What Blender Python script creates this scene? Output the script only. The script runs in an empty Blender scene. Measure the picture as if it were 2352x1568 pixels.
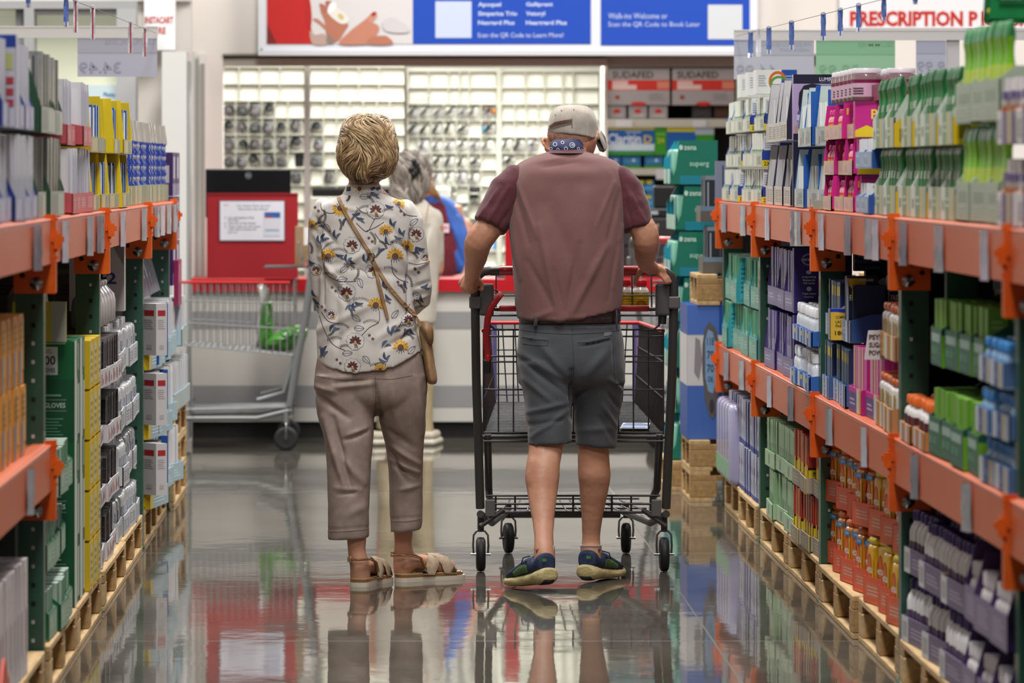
import bpy, bmesh, math, random
from math import sin, cos, pi, radians
from mathutils import Vector, Matrix, noise
from mathutils.bvhtree import BVHTree
random.seed(7)
SC = bpy.context.scene
COL = SC.collection
# ------------------------------------------------------------------ camera, world, lights, exposure
FPX = 10500.0; CX = 905.0; CY = 392.0; EYE = 1.45
cam_d = bpy.data.cameras.new('camera'); cam = bpy.data.objects.new('camera', cam_d); COL.objects.link(cam)
cam.location = (0, 0, EYE); cam.rotation_euler = (pi/2, 0, 0)
cam_d.sensor_width = 36; cam_d.lens = FPX/2352*36
cam_d.shift_x = (1176-CX)/2352; cam_d.shift_y = -(784-CY)/2352
cam_d.clip_end = 200
cam_d.dof.use_dof = True; cam_d.dof.focus_distance = 16.1; cam_d.dof.aperture_fstop = 4.8
SC.camera = cam
SC.view_settings.view_transform = 'Standard'; SC.view_settings.look = 'None'
SC.view_settings.gamma = 1; SC.view_settings.use_curve_mapping = False
SC.view_settings.exposure = -0.22
w = bpy.data.worlds.new('world'); SC.world = w; w.use_nodes = True
w.node_tree.nodes['Background'].inputs[0].default_value = (0.93, 0.96, 1.0, 1)
w.node_tree.nodes['Background'].inputs[1].default_value = 0.12
def area(name, loc, rot, sx, sy, power, col=(1, .97, .93)):
    l = bpy.data.lights.new(name, 'AREA'); l.shape = 'RECTANGLE'; l.size = sx; l.size_y = sy
    l.energy = power; l.color = col
    o = bpy.data.objects.new(name, l); COL.objects.link(o); o.location = loc; o.rotation_euler = rot
    return o
for i, y in enumerate((6.5, 12.5, 18.5)):
    area('high_bay_lamp', (0.3, y, 7.5), (0, 0, 0), 1.2, 3.2, 520)
area('high_bay_lamp', (-4, 21.5, 7.0), (0, 0, 0), 3, 1.5, 620)
area('high_bay_lamp', (4, 21.5, 7.0), (0, 0, 0), 3, 1.5, 620)
area('pharmacy_ceiling_panel', (.62, 26.95, 2.6), (radians(-35), 0, 0), 1.15, .3, 60, (1, 1, .93))
area('pharmacy_ceiling_panel', (-.45, 26.4, 2.9), (radians(-18), 0, 0), 1.2, .5, 55, (1, 1, .93))

def PT(px, py, Y): return Vector(((px-CX)*Y/FPX, Y, EYE-(py-CY)*Y/FPX))
XL = -0.963; XR = 1.43
def YR(px): return FPX*XR/(px-CX)
def YL(px): return FPX*-XL/(CX-px)

# ------------------------------------------------------------------ materials
_M = {}
def lin(c):
    c = c/255.0
    return c/12.92 if c <= .04045 else ((c+.055)/1.055)**2.4
def rgb(h):
    if isinstance(h, str): return tuple(lin(int(h[i:i+2], 16)) for i in (0, 2, 4))
    return h
def M(h, rough=.5, metal=0.0, emit=0.0, coat=0.0, alpha=1.0, trans=0.0, spec=.5, key=''):
    k = (h, rough, metal, emit, coat, alpha, trans, spec, key)
    if k in _M: return _M[k]
    m = bpy.data.materials.new('paint_%s' % (h if isinstance(h, str) else 'x')); m.use_nodes = True
    b = m.node_tree.nodes['Principled BSDF']; c = rgb(h)
    b.inputs['Base Color'].default_value = (*c, 1); b.inputs['Roughness'].default_value = rough
    b.inputs['Metallic'].default_value = metal; b.inputs['Coat Weight'].default_value = coat
    b.inputs['Specular IOR Level'].default_value = spec
    if emit: b.inputs['Emission Color'].default_value = (*c, 1); b.inputs['Emission Strength'].default_value = emit
    if alpha < 1: b.inputs['Alpha'].default_value = alpha
    if trans: b.inputs['Transmission Weight'].default_value = trans
    _M[k] = m; return m
def noisy(name, c1, c2, scale=6, rough=.5, detail=6, bump=0.0, stretch=(1, 1, 1), metal=0, coat=0, bscale=None, lo=.35, hi=.65, sheen=0, rough2=None):
    """procedural two-tone material driven by object-space noise"""
    if name in _M: return _M[name]
    m = bpy.data.materials.new(name); m.use_nodes = True; nt = m.node_tree; b = nt.nodes['Principled BSDF']
    tc = nt.nodes.new('ShaderNodeTexCoord'); mp = nt.nodes.new('ShaderNodeMapping'); mp.inputs['Scale'].default_value = stretch
    nt.links.new(tc.outputs['Object'], mp.inputs[0])
    n = nt.nodes.new('ShaderNodeTexNoise'); n.inputs['Scale'].default_value = scale; n.inputs['Detail'].default_value = detail
    nt.links.new(mp.outputs[0], n.inputs['Vector'])
    r = nt.nodes.new('ShaderNodeValToRGB'); r.color_ramp.elements[0].position = lo; r.color_ramp.elements[1].position = hi
    r.color_ramp.elements[0].color = (*rgb(c1), 1); r.color_ramp.elements[1].color = (*rgb(c2), 1)
    nt.links.new(n.outputs['Fac'], r.inputs[0]); nt.links.new(r.outputs[0], b.inputs['Base Color'])
    b.inputs['Roughness'].default_value = rough; b.inputs['Metallic'].default_value = metal; b.inputs['Coat Weight'].default_value = coat
    if sheen: b.inputs['Sheen Weight'].default_value = sheen
    if bump:
        n2 = nt.nodes.new('ShaderNodeTexNoise'); n2.inputs['Scale'].default_value = bscale or scale; n2.inputs['Detail'].default_value = detail
        nt.links.new(mp.outputs[0], n2.inputs['Vector'])
        bp = nt.nodes.new('ShaderNodeBump'); bp.inputs['Strength'].default_value = 1.0; bp.inputs['Distance'].default_value = bump
        nt.links.new(n2.outputs['Fac'], bp.inputs['Height']); nt.links.new(bp.outputs[0], b.inputs['Normal'])
    _M[name] = m; return m

# ------------------------------------------------------------------ text
_T = {}
def text_geo(s, bold=.02):
    k = (s, bold)
    if k in _T: return _T[k]
    c = bpy.data.curves.new('t', 'FONT'); c.body = s; c.offset = bold; c.resolution_u = 2; c.fill_mode = 'FRONT'; c.align_x = 'LEFT'
    o = bpy.data.objects.new('t', c); COL.objects.link(o)
    dg = bpy.context.evaluated_depsgraph_get(); dg.update()
    me = bpy.data.meshes.new_from_object(o.evaluated_get(dg))
    vs = [(v.co.x, v.co.y) for v in me.vertices]; fs = [tuple(p.vertices) for p in me.polygons]
    bpy.data.objects.remove(o); bpy.data.curves.remove(c); bpy.data.meshes.remove(me)
    if vs:
        x0 = min(v[0] for v in vs); x1 = max(v[0] for v in vs); y0 = min(v[1] for v in vs); y1 = max(v[1] for v in vs)
        vs = [((x-x0)/(x1-x0), (y-y0)/(y1-y0)) for x, y in vs]
    _T[k] = (vs, fs); return _T[k]

# ------------------------------------------------------------------ mesh builder
class MB:
    def __init__(s): s.v = []; s.f = []; s.m = []; s.sm = []; s.mats = []; s.T = None
    def mi(s, m):
        if isinstance(m, str): m = M(m)
        for i, x in enumerate(s.mats):
            if x is m: return i
        s.mats.append(m); return len(s.mats)-1
    def add(s, vs, fs, m, smooth=False):
        n = len(s.v); i = s.mi(m)
        if s.T is not None: vs = [s.T @ Vector(v) for v in vs]
        s.v += [tuple(v) for v in vs]
        for f in fs: s.f.append(tuple(n+a for a in f)); s.m.append(i); s.sm.append(smooth)
        return s
    def box(s, x0, y0, z0, x1, y1, z1, m):
        v = [(x0, y0, z0), (x1, y0, z0), (x1, y1, z0), (x0, y1, z0), (x0, y0, z1), (x1, y0, z1), (x1, y1, z1), (x0, y1, z1)]
        return s.add(v, [(0, 3, 2, 1), (4, 5, 6, 7), (0, 1, 5, 4), (1, 2, 6, 5), (2, 3, 7, 6), (3, 0, 4, 7)], m)
    def cbox(s, c, d, m): return s.box(c[0]-d[0]/2, c[1]-d[1]/2, c[2]-d[2]/2, c[0]+d[0]/2, c[1]+d[1]/2, c[2]+d[2]/2, m)
    def rbox(s, x0, y0, z0, x1, y1, z1, m, r=.004, seg=2, smooth=False):
        bm = bmesh.new(); bmesh.ops.create_cube(bm, size=1)
        for v in bm.verts: v.co = Vector(((x0+x1)/2+v.co.x*(x1-x0), (y0+y1)/2+v.co.y*(y1-y0), (z0+z1)/2+v.co.z*(z1-z0)))
        bmesh.ops.bevel(bm, geom=bm.edges[:], offset=min(r, .45*min(x1-x0, y1-y0, z1-z0)), segments=seg, affect='EDGES', profile=.5)
        bm.verts.ensure_lookup_table(); bm.verts.index_update()
        s.add([v.co.copy() for v in bm.verts], [[v.index for v in f.verts] for f in bm.faces], m, smooth); bm.free(); return s
    def quad(s, a, b, c, d, m): return s.add([a, b, c, d], [(0, 1, 2, 3)], m)
    def prism(s, poly, off, m, smooth=False):
        """poly: 3-D points of a planar loop, extruded by vector off"""
        n = len(poly); off = Vector(off); P = [Vector(p) for p in poly]
        fs = [tuple(range(n))[::-1], tuple(range(n, 2*n))]+[(i, (i+1) % n, n+(i+1) % n, n+i) for i in range(n)]
        return s.add(P+[p+off for p in P], fs, m, smooth)
    def tube(s, pts, r, m, n=8, closed=False, cap=True, flat=1.0, up=None, round_=False):
        P = [Vector(p) for p in pts]; k = len(P)
        if not hasattr(r, '__len__'): r = [r]*k
        r = list(r)
        if round_:   # spherical ends
            d0 = (P[0]-P[1]).normalized(); d1 = (P[-1]-P[-2]).normalized()
            A = []; ra = []
            for q in (0.98, .8, .45):
                A.append(P[0]+d0*r[0]*q); ra.append(r[0]*math.sqrt(1-q*q))
            B = []; rb = []
            for q in (.45, .8, .98):
                B.append(P[-1]+d1*r[-1]*q); rb.append(r[-1]*math.sqrt(1-q*q))
            P = A+P+B; r = ra+r+rb; k = len(P)
        vs = []; prev = None
        for i in range(k):
            if closed: t = P[(i+1) % k]-P[i-1]
            elif i == 0: t = P[1]-P[0]
            elif i == k-1: t = P[-1]-P[-2]
            else: t = (P[i+1]-P[i]).normalized()+(P[i]-P[i-1]).normalized()
            if t.length < 1e-9: t = Vector((0, 0, 1))
            t.normalize()
            if prev is None:
                u = Vector(up) if up else (Vector((0, 0, 1)) if abs(t.z) < .9 else Vector((1, 0, 0)))
                a = t.cross(u).normalized()
            else:
                a = prev-t*prev.dot(t)
                a = a.normalized() if a.length > 1e-6 else t.orthogonal().normalized()
            prev = a; b = t.cross(a)
            for j in range(n):
                q = 2*pi*j/n; vs.append(P[i]+a*cos(q)*r[i]+b*sin(q)*r[i]*flat)
        fs = []
        for i in range(k if closed else k-1):
            i2 = (i+1) % k
            for j in range(n): fs.append((i*n+j, i*n+(j+1) % n, i2*n+(j+1) % n, i2*n+j))
        s.add(vs, fs, m, True)
        if cap and not closed:
            s.add(vs[:n][::-1], [tuple(range(n))], m, round_); s.add(vs[-n:], [tuple(range(n))], m, round_)
        return s
    def lathe(s, prof, m, n=16, c=(0, 0, 0), sx=1, sy=1, caps=True):
        vs = []; k = len(prof)
        for r, z in prof:
            for j in range(n): q = 2*pi*j/n; vs.append((c[0]+r*cos(q)*sx, c[1]+r*sin(q)*sy, c[2]+z))
        fs = [(i*n+j, i*n+(j+1) % n, (i+1)*n+(j+1) % n, (i+1)*n+j) for i in range(k-1) for j in range(n)]
        s.add(vs, fs, m, True)
        if caps:
            s.add(vs[:n][::-1], [tuple(range(n))], m); s.add(vs[-n:], [tuple(range(n))], m)
        return s
    def ball(s, c, r, m, n=12, sc=(1, 1, 1)):
        prof = [(max(1e-4, r*sin(pi*i/n)), -r*cos(pi*i/n)) for i in range(n+1)]
        vs = []
        for rr, z in prof:
            for j in range(n*2): q = pi*j/n; vs.append((c[0]+rr*cos(q)*sc[0], c[1]+rr*sin(q)*sc[1], c[2]+z*sc[2]))
        k = n*2
        return s.add(vs, [(i*k+j, i*k+(j+1) % k, (i+1)*k+(j+1) % k, (i+1)*k+j) for i in range(n) for j in range(k)], m, True)
    def text(s, t, o, u, v, w, h, m, bold=.02):
        """text filling the w x h rectangle at o spanned by unit vectors u, v"""
        vs, fs = text_geo(t, bold); o = Vector(o); u = Vector(u); v = Vector(v)
        return s.add([o+u*(x*w)+v*(y*h) for x, y in vs], fs, m)
    def deco(s, dims, items, off=.0004):
        """dims (x0,y0,z0,x1,y1,z1); items: (face, kind, u0, v0, u1, v1, colour[, text])"""
        x0, y0, z0, x1, y1, z1 = dims
        F = {'f': ((x0, y0, z0), (1, 0, 0), (0, 0, 1), (0, -1, 0), x1-x0, z1-z0),
             'k': ((x1, y1, z0), (-1, 0, 0), (0, 0, 1), (0, 1, 0), x1-x0, z1-z0),
             'r': ((x1, y0, z0), (0, 1, 0), (0, 0, 1), (1, 0, 0), y1-y0, z1-z0),
             'l': ((x0, y1, z0), (0, -1, 0), (0, 0, 1), (-1, 0, 0), y1-y0, z1-z0),
             't': ((x0, y0, z1), (1, 0, 0), (0, 1, 0), (0, 0, 1), x1-x0, y1-y0)}
        for i, it in enumerate(items):
            for face in it[0]:
                o, u, v, n, W, H = F[face]; o = Vector(o)+Vector(n)*off*(1+i*.6); u = Vector(u); v = Vector(v)
                a0, b0, a1, b1 = it[2]*W, it[3]*H, it[4]*W, it[5]*H
                if it[1] == 'rect': s.quad(o+u*a0+v*b0, o+u*a1+v*b0, o+u*a1+v*b1, o+u*a0+v*b1, it[6])
                elif it[1] == 'ell':
                    P = [o+u*((a0+a1)/2+(a1-a0)/2*cos(q*pi/10))+v*((b0+b1)/2+(b1-b0)/2*sin(q*pi/10)) for q in range(20)]
                    s.add(P, [tuple(range(20))], it[6])
                elif it[1] == 'ring':
                    th = .28; P = []
                    for q in range(21):
                        for k in (1, 1-th): P.append(o+u*((a0+a1)/2+k*(a1-a0)/2*cos(q*pi/10))+v*((b0+b1)/2+k*(b1-b0)/2*sin(q*pi/10)))
                    s.add(P, [(2*q, 2*q+2, 2*q+3, 2*q+1) for q in range(20)], it[6])
                elif it[1] == 'text': s.text(it[7], o+u*a0+v*b0, u, v, a1-a0, b1-b0, it[6])
                elif it[1] == 'lines':
                    k = it[7]
                    for q in range(k):
                        c0 = b0+(b1-b0)*(q+.25)/k; c1 = b0+(b1-b0)*(q+.7)/k; e = a1-(a1-a0)*((q*37) % 5)*.06
                        s.quad(o+u*a0+v*c0, o+u*e+v*c0, o+u*e+v*c1, o+u*a0+v*c1, it[6])
                elif it[1] == 'poly':
                    P = [o+u*(W*p)+v*(H*q) for p, q in it[7]]; s.add(P, [tuple(range(len(P)))], it[6])
        return s
    def mesh(s, name):
        me = bpy.data.meshes.new(name); me.from_pydata(s.v, [], s.f)
        for m in s.mats: me.materials.append(m)
        me.polygons.foreach_set('material_index', s.m); me.polygons.foreach_set('use_smooth', s.sm)
        me.update(); return me
    def build(s, name, parent=None, loc=(0, 0, 0), rz=0.0):
        o = bpy.data.objects.new(name, s.mesh(name)); COL.objects.link(o); o.location = loc; o.rotation_euler = (0, 0, rz)
        if parent: o.parent = parent
        return o
def empty(name, loc=(0, 0, 0), rz=0.0):
    o = bpy.data.objects.new(name, None); COL.objects.link(o); o.location = loc; o.rotation_euler = (0, 0, rz); o.empty_display_size = .1
    return o
def tag(o, label=None, cat=None, group=None, kind=None):
    if label: o['label'] = label
    if cat: o['category'] = cat
    if group: o['group'] = group
    if kind: o['kind'] = kind
    return o
KIDS = {}
def copy_tree(o, parent=None):
    c = o.copy(); COL.objects.link(c)
    if parent: c.parent = parent
    for ch in KIDS.get(o.name) or list(o.children): copy_tree(ch, c)
    return c
ORD = ['nearest', 'second', 'third', 'fourth', 'fifth', 'sixth', 'seventh', 'eighth', 'ninth', 'tenth', 'eleventh', 'twelfth', 'thirteenth', 'fourteenth', 'fifteenth', 'sixteenth', 'seventeenth', 'eighteenth', 'nineteenth', 'twentieth', 'twenty-first', 'twenty-second', 'twenty-third', 'twenty-fourth', 'twenty-fifth', 'twenty-sixth', 'twenty-seventh', 'twenty-eighth', 'twenty-ninth', 'thirtieth']
def olab(desc, i, n, where):
    r = olab0(desc, i, n, where)
    for a, b in ((' from near end', ''), ('back row, ', 'back, '), (' tier of ', ' tier, '), ('atop ', ''), ('beside ', 'by ')):
        if len(r.split()) > 16: r = r.replace(a, b)
    return ' '.join(r.split()[:16])
def olab0(desc, i, n, where):
    if n == 1: return '%s, %s' % (desc, where)
    if i == 0: return '%s, nearest, %s' % (desc, where)
    if i == n-1 and n > 2: return '%s, farthest, %s' % (desc, where)
    return '%s, %s from near end, %s' % (desc, ORD[i] if i < len(ORD) else '%dth' % (i+1), where)
# ------------------------------------------------------------------ floor and walls
def floor_mat():
    m = bpy.data.materials.new('polished_concrete'); m.use_nodes = True; nt = m.node_tree; b = nt.nodes['Principled BSDF']; L = nt.links.new
    g = nt.nodes.new('ShaderNodeNewGeometry'); mp = nt.nodes.new('ShaderNodeMapping'); mp.inputs['Location'].default_value = (-.985, -14.1, 0)
    L(g.outputs['Position'], mp.inputs[0])
    n = nt.nodes.new('ShaderNodeTexNoise'); n.inputs['Scale'].default_value = 1.3; n.inputs['Detail'].default_value = 9; L(mp.outputs[0], n.inputs['Vector'])
    r = nt.nodes.new('ShaderNodeValToRGB'); r.color_ramp.elements[0].color = (.075, .068, .055, 1); r.color_ramp.elements[1].color = (.14, .128, .106, 1)
    r.color_ramp.elements[0].position = .35; r.color_ramp.elements[1].position = .7
    L(n.outputs['Fac'], r.inputs[0])
    # saw cut joints every 3.25 m
    sp = nt.nodes.new('ShaderNodeSeparateXYZ'); L(mp.outputs[0], sp.inputs[0])
    def joint(out, period, wd):
        a = nt.nodes.new('ShaderNodeMath'); a.operation = 'PINGPONG'; a.inputs[1].default_value = period/2; L(out, a.inputs[0])
        c = nt.nodes.new('ShaderNodeMath'); c.operation = 'LESS_THAN'; c.inputs[1].default_value = wd; L(a.outputs[0], c.inputs[0]); return c
    j1 = joint(sp.outputs['X'], 3.25, .003); j2 = joint(sp.outputs['Y'], 3.25, .006)
    mx = nt.nodes.new('ShaderNodeMath'); mx.operation = 'MAXIMUM'; L(j1.outputs[0], mx.inputs[0]); L(j2.outputs[0], mx.inputs[1])
    mc = nt.nodes.new('ShaderNodeMixRGB'); L(mx.outputs[0], mc.inputs[0]); L(r.outputs[0], mc.inputs[1]); mc.inputs[2].default_value = (.10, .095, .085, 1)
    L(mc.outputs[0], b.inputs['Base Color'])
    rr = nt.nodes.new('ShaderNodeMath'); rr.operation = 'MULTIPLY_ADD'; L(mx.outputs[0], rr.inputs[0]); rr.inputs[1].default_value = .4; rr.inputs[2].default_value = .04
    L(rr.outputs[0], b.inputs['Roughness'])
    b.inputs['IOR'].default_value = 1.5
    # every slab lies at its own very slight tilt, plus trowel waves
    dv = nt.nodes.new('ShaderNodeVectorMath'); dv.operation = 'SCALE'; dv.inputs['Scale'].default_value = 1/3.25; L(mp.outputs[0], dv.inputs[0])
    fl = nt.nodes.new('ShaderNodeVectorMath'); fl.operation = 'FLOOR'; L(dv.outputs[0], fl.inputs[0])
    wn = nt.nodes.new('ShaderNodeTexWhiteNoise'); wn.noise_dimensions = '2D'; L(fl.outputs[0], wn.inputs['Vector'])
    sb = nt.nodes.new('ShaderNodeVectorMath'); sb.operation = 'SUBTRACT'; L(wn.outputs['Color'], sb.inputs[0]); sb.inputs[1].default_value = (.5, .5, .5)
    sc = nt.nodes.new('ShaderNodeVectorMath'); sc.operation = 'SCALE'; sc.inputs['Scale'].default_value = .003; L(sb.outputs[0], sc.inputs[0])
    n3 = nt.nodes.new('ShaderNodeTexNoise'); n3.inputs['Scale'].default_value = 5; n3.inputs['Detail'].default_value = 3; L(mp.outputs[0], n3.inputs['Vector'])
    bp = nt.nodes.new('ShaderNodeBump'); bp.inputs['Strength'].default_value = 1; bp.inputs['Distance'].default_value = .0006; L(n3.outputs['Fac'], bp.inputs['Height'])
    ad = nt.nodes.new('ShaderNodeVectorMath'); ad.operation = 'ADD'; L(bp.outputs[0], ad.inputs[0]); L(sc.outputs[0], ad.inputs[1])
    nm = nt.nodes.new('ShaderNodeVectorMath'); nm.operation = 'NORMALIZE'; L(ad.outputs[0], nm.inputs[0]); L(nm.outputs[0], b.inputs['Normal'])
    return m
WALL = noisy('painted_wall', 'd6cfc9', 'ddd7d1', 1.5, .7)
WALLG = M('8f9294', .6); TRIMW = M('d9d8da', .45)
def rectpx(mb, p0, q0, p1, q1, Y, th, m):
    A = PT(p0, q1, Y); B = PT(p1, q0, Y); mb.box(A.x, Y, A.z, B.x, Y+th, B.z, m)
f = MB(); f.box(-9, -2, -.1, 9, 34, 0, floor_mat()); tag(f.build('floor'), kind='structure')
YW = 25.4     # plane of the pharmacy front wall
def wpx(px): return (px-CX)*YW/FPX
def wpz(py): return EYE-(py-CY)*YW/FPX
ox0 = wpx(512); ox1 = wpx(1925); oz1 = wpz(128); TOPZ = 4.2
wb = MB()
wb.box(wpx(432), YW, 0, ox0, YW+.15, TOPZ, WALL)                 # left of opening
wb.box(ox0, YW, oz1, ox1, YW+.15, TOPZ, WALL)
wb.box(ox1, YW, 0, 9, YW+.15, TOPZ, WALL)
tag(wb.build('wall_back'), kind='structure')
t = MB(); t.box(ox0, YW-.012, oz1, ox1, YW+.16, oz1+.012, M('8b867d', .6)); t.box(ox0, YW+.1, oz1-.055, ox1, YW+.16, oz1, M('a8a298', .6))
tag(t.build('trim_1'), kind='structure')
t = MB()
rectpx(t, 433, 118, 447, 1008, YW-.05, .05, M('c9c8c4', .5)); rectpx(t, 447, 135, 457, 1008, YW-.03, .03, M('b3b2ae', .5)); rectpx(t, 457, 124, 472, 1008, YW-.05, .05, M('dad7d4', .5)); rectpx(t, 461, 146, 470, 1008, YW-.06, .01, M('9c968f', .5)); rectpx(t, 398, 462, 432, 1010, YW-.62, .1, M('828285', .5))
tag(t.build('trim_2'), kind='structure')
# far left: grey framed window, white pillar
YB = 24.2
def bp_(px, py, Y=YB): return PT(px, py, Y)
wf = MB(); a = bp_(-40, 0); 
GF = M('9a9b9c', .5)
wl2 = MB(); rectpx(wl2, 312, -400, 440, 1020, YB+.35, .1, WALL); rectpx(wl2, -900, -400, 440, 3, YB+.31, .03, M('c9c8c3', .6)); tag(wl2.build('wall_far'), kind='structure')
for nm, (p0, q0, p1, q1) in zip(('window_1', 'window_2', 'window_3'), ((-180, 20, 36, 900), (78, 30, 268, 900), (-420, 20, -190, 900))):
    wf = MB(); rectpx(wf, p0, q0, p1, q1, YB+.2, .02, M('d9dcc4', .3, emit=.35))
    tag(wf.build(nm), kind='structure')
wf = MB()
rectpx(wf, -420, 2, 312, 20, YB, .2, GF); rectpx(wf, 36, 20, 55, 900, YB+.05, .15, M('7e8082', .5)); rectpx(wf, 55, 20, 78, 900, YB, .2, GF)
rectpx(wf, 268, 20, 312, 900, YB, .2, M('a6a7a8', .5)); rectpx(wf, 78, 20, 268, 32, YB+.02, .15, M('8a8b8c', .5)); rectpx(wf, -190, 20, -176, 900, YB, .2, GF)
tag(wf.build('trim_3'), kind='structure')
wf = MB(); rectpx(wf, 372, 118, 428, 1010, YB-.3, .4, M('cfcecb', .5)); rectpx(wf, 424, 140, 434, 1010, YB-.25, .3, M('9b9d9c', .5)); tag(wf.build('trim_4'), kind='structure')
# blue lettering seen through the window glass
s = MB(); rectpx(s, 200, 195, 268, 235, YB+.14, .01, M('cfe0e6', .4)); A = PT(238, 221, YB+.135); s.text('Photo', A, (1, 0, 0), (0, 0, 1), .06, .022, M('2a78b0', .4))
tag(s.build('window_poster'), 'pale poster with blue lettering on the left window glass', 'poster')
# room walls that close the hall (never in frame)
sd = MB(); sd.box(-9.1, -2, 0, -9, 34, 6, WALL); tag(sd.build('wall_side_left'), kind='structure')
sd = MB(); sd.box(9, -2, 0, 9.1, 34, 6, WALL); tag(sd.build('wall_side_right'), kind='structure')
sd = MB(); sd.box(-9, 30.2, 0, 9, 30.3, 4.2, M('d8d6c8', .7)); tag(sd.build('wall_pharmacy_back'), kind='structure')

# ------------------------------------------------------------------ signs on the back wall
def flat(mb, p0, q0, p1, q1, Y, m, th=.004): rectpx(mb, p0, q0, p1, q1, Y, th, m)
def ptext(mb, t, p0, q0, p1, q1, Y, m, bold=.02):
    A = PT(p0, q1, Y); B = PT(p1, q0, Y); mb.text(t, A, (1, 0, 0), (0, 0, 1), B.x-A.x, B.z-A.z, m, bold)
def ppoly(mb, pts, Y, m):
    P = [PT(p, q, Y) for p, q in pts]; mb.add(P, [tuple(range(len(P)))], m)
def smooth_poly(pts, k=4):
    out = []; n = len(pts)
    for i in range(n):
        p0, p1, p2, p3 = pts[i-1], pts[i], pts[(i+1) % n], pts[(i+2) % n]
        for j in range(k):
            t = j/k
            out.append(tuple(.5*(2*p1[a]+(p2[a]-p0[a])*t+(2*p0[a]-5*p1[a]+4*p2[a]-p3[a])*t*t+(3*p1[a]-p0[a]-3*p2[a]+p3[a])*t**3) for a in (0, 1)))
    return out
YS = YW-.14
BLUE = M('0044b4', .6); BLUEL = M('b9c8ee', .4)
sg = empty('wall_sign', PT(1166, 125, YS)); tag(sg, 'long white framed sign board with photo and blue panels above the pharmacy opening', 'sign')
def child(mb, name, parent):
    o = mb.build(name); o.parent = parent; o.matrix_parent_inverse = Matrix.Translation(-Vector(parent.location)) if not parent.rotation_euler.z else (Matrix.Translation(Vector(parent.location)) @ Matrix.Rotation(parent.rotation_euler.z, 4, 'Z')).inverted()
    return o
fr = MB(); flat(fr, 593, -260, 1740, 127, YS, M('dfe2ea', .4), .13); flat(fr, 593, 116, 1740, 127, YS-.01, M('d2d4da', .4), .01)
for p in (601, ):
    A = PT(p, 113, YS-.002); fr.ball(A, .006, M('777777', .3, 1), 6)
child(fr, 'frame', sg)
ph = MB(); flat(ph, 613, -250, 948, 101, YS-.004, M('d6d3d4', .4))
e = [0]
def pl(pts, m, k=4):
    e[0] += 1; ppoly(ph, smooth_poly(pts, k)[::-1], YS-.0045-.0004*e[0], m)
pl([(613, -60), (700, -60), (706, 20), (714, 60), (722, 101), (613, 101)], M('c01511', .5), 1)
pl([(613, 55), (622, 70), (636, 101), (613, 101)], M('7a130e', .5), 1)
pl([(700, -40), (712, 0), (716, 40), (712, 70), (702, 50), (700, 0)], M('b5120e', .5))
pl([(712, 70), (724, 80), (745, 78), (752, 101), (718, 101)], M('b89e92', .5))
pl([(736, 12), (745, 20), (757, 35), (772, 45), (792, 50), (800, 58), (792, 72), (776, 95), (756, 95), (748, 72), (746, 50), (737, 28)], M('b5735c', .5))
pl([(720, 42), (732, 45), (748, 60), (746, 67), (733, 55), (721, 47)], M('b97a63', .5))
pl([(748, 3), (760, 3), (765, 14), (758, 30), (750, 16)], M('a9634f', .5))
pl([(734, 8), (746, 12), (752, 24), (744, 28), (736, 18)], M('b06a56', .5))
pl([(762, 10), (778, 20), (800, 40), (798, 52), (782, 54), (760, 38), (752, 24)], M('e6e0da', .4))
pl([(758, 8), (770, 6), (772, 16), (760, 30), (752, 26)], M('f0eef2', .4))
pl([(780, 30), (790, 38), (786, 46), (776, 38)], M('c9c07a', .4))
pl([(780, 101), (800, 75), (825, 55), (842, 42), (856, 28), (864, 32), (852, 50), (866, 56), (871, 66), (862, 84), (850, 96), (848, 101)], M('c08068', .5))
pl([(850, 86), (875, 82), (890, 84), (901, 101), (845, 101)], M('b5745a', .5))
pl([(846, 42), (856, 34), (866, 30), (862, 42), (850, 54)], M('c98b74', .5))
pl([(853, 32), (859, 27), (864, 28), (862, 34), (856, 38)], M('a3221f', .4))
pl([(752, 78), (762, 84), (768, 95), (758, 101), (752, 95)], M('8d7b70', .4))
pl([(880, 50), (900, 40), (930, 55), (940, 72), (915, 76), (885, 70)], M('ccc9cc', .5))
child(ph, 'picture', sg)
b1 = MB(); flat(b1, 948, -250, 1357, 101, YS-.004, BLUE)
flat(b1, 1000, 3, 1083, 87, YS-.0055, M('c6d2ee', .4))
for t_, p0, p1, q0, q1 in (('Apoquel', 1098, 1151, 5, 18), ('Simparica Trio', 1098, 1188, 26, 39), ('Nexgard Plus', 1098, 1182, 47, 60), ('Galliprant', 1208, 1270, 5, 17), ('Vetoryl', 1208, 1252, 26, 39), ('Heartgard Plus', 1208, 1302, 47, 60)):
    ptext(b1, t_, p0, q0, p1, q1, YS-.006, M('c3d2f4', .4), .03)
ptext(b1, 'Scan the QR Code to Learn More!', 1097, 75, 1294, 88, YS-.006, BLUEL, .01)
child(b1, 'blue_panel', sg)
b2 = MB(); flat(b2, 1380, -250, 1722, 104, YS-.004, BLUE); flat(b2, 1626, 11, 1705, 90, YS-.0055, M('cfd3d8', .4))
ptext(b2, 'Walk-ins Welcome or', 1397, 30, 1533, 43, YS-.006, BLUEL, .005); ptext(b2, 'Scan the QR Code to Book Later', 1397, 50, 1608, 63, YS-.006, BLUEL, .005)
child(b2, 'blue_panel', sg)
s = MB(); flat(s, 1928, -60, 2800, 66, YW-.03, M('dddcdf', .4), .02)
RED = M('b8261f', .4)
ptext(s, 'PRESCRIPTION P', 1952, 25, 2246, 61, YW-.031, RED, .045); ptext(s, 'ICKUP', 2254, 25, 2362, 61, YW-.031, RED, .045)
tag(s.build('wall_sign'), 'white wall sign with red PRESCRIPTION lettering at upper right', 'sign')
s = MB(); flat(s, 331, -80, 402, 115, YB+.16, M('e6e4e6', .4), .15)
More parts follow.
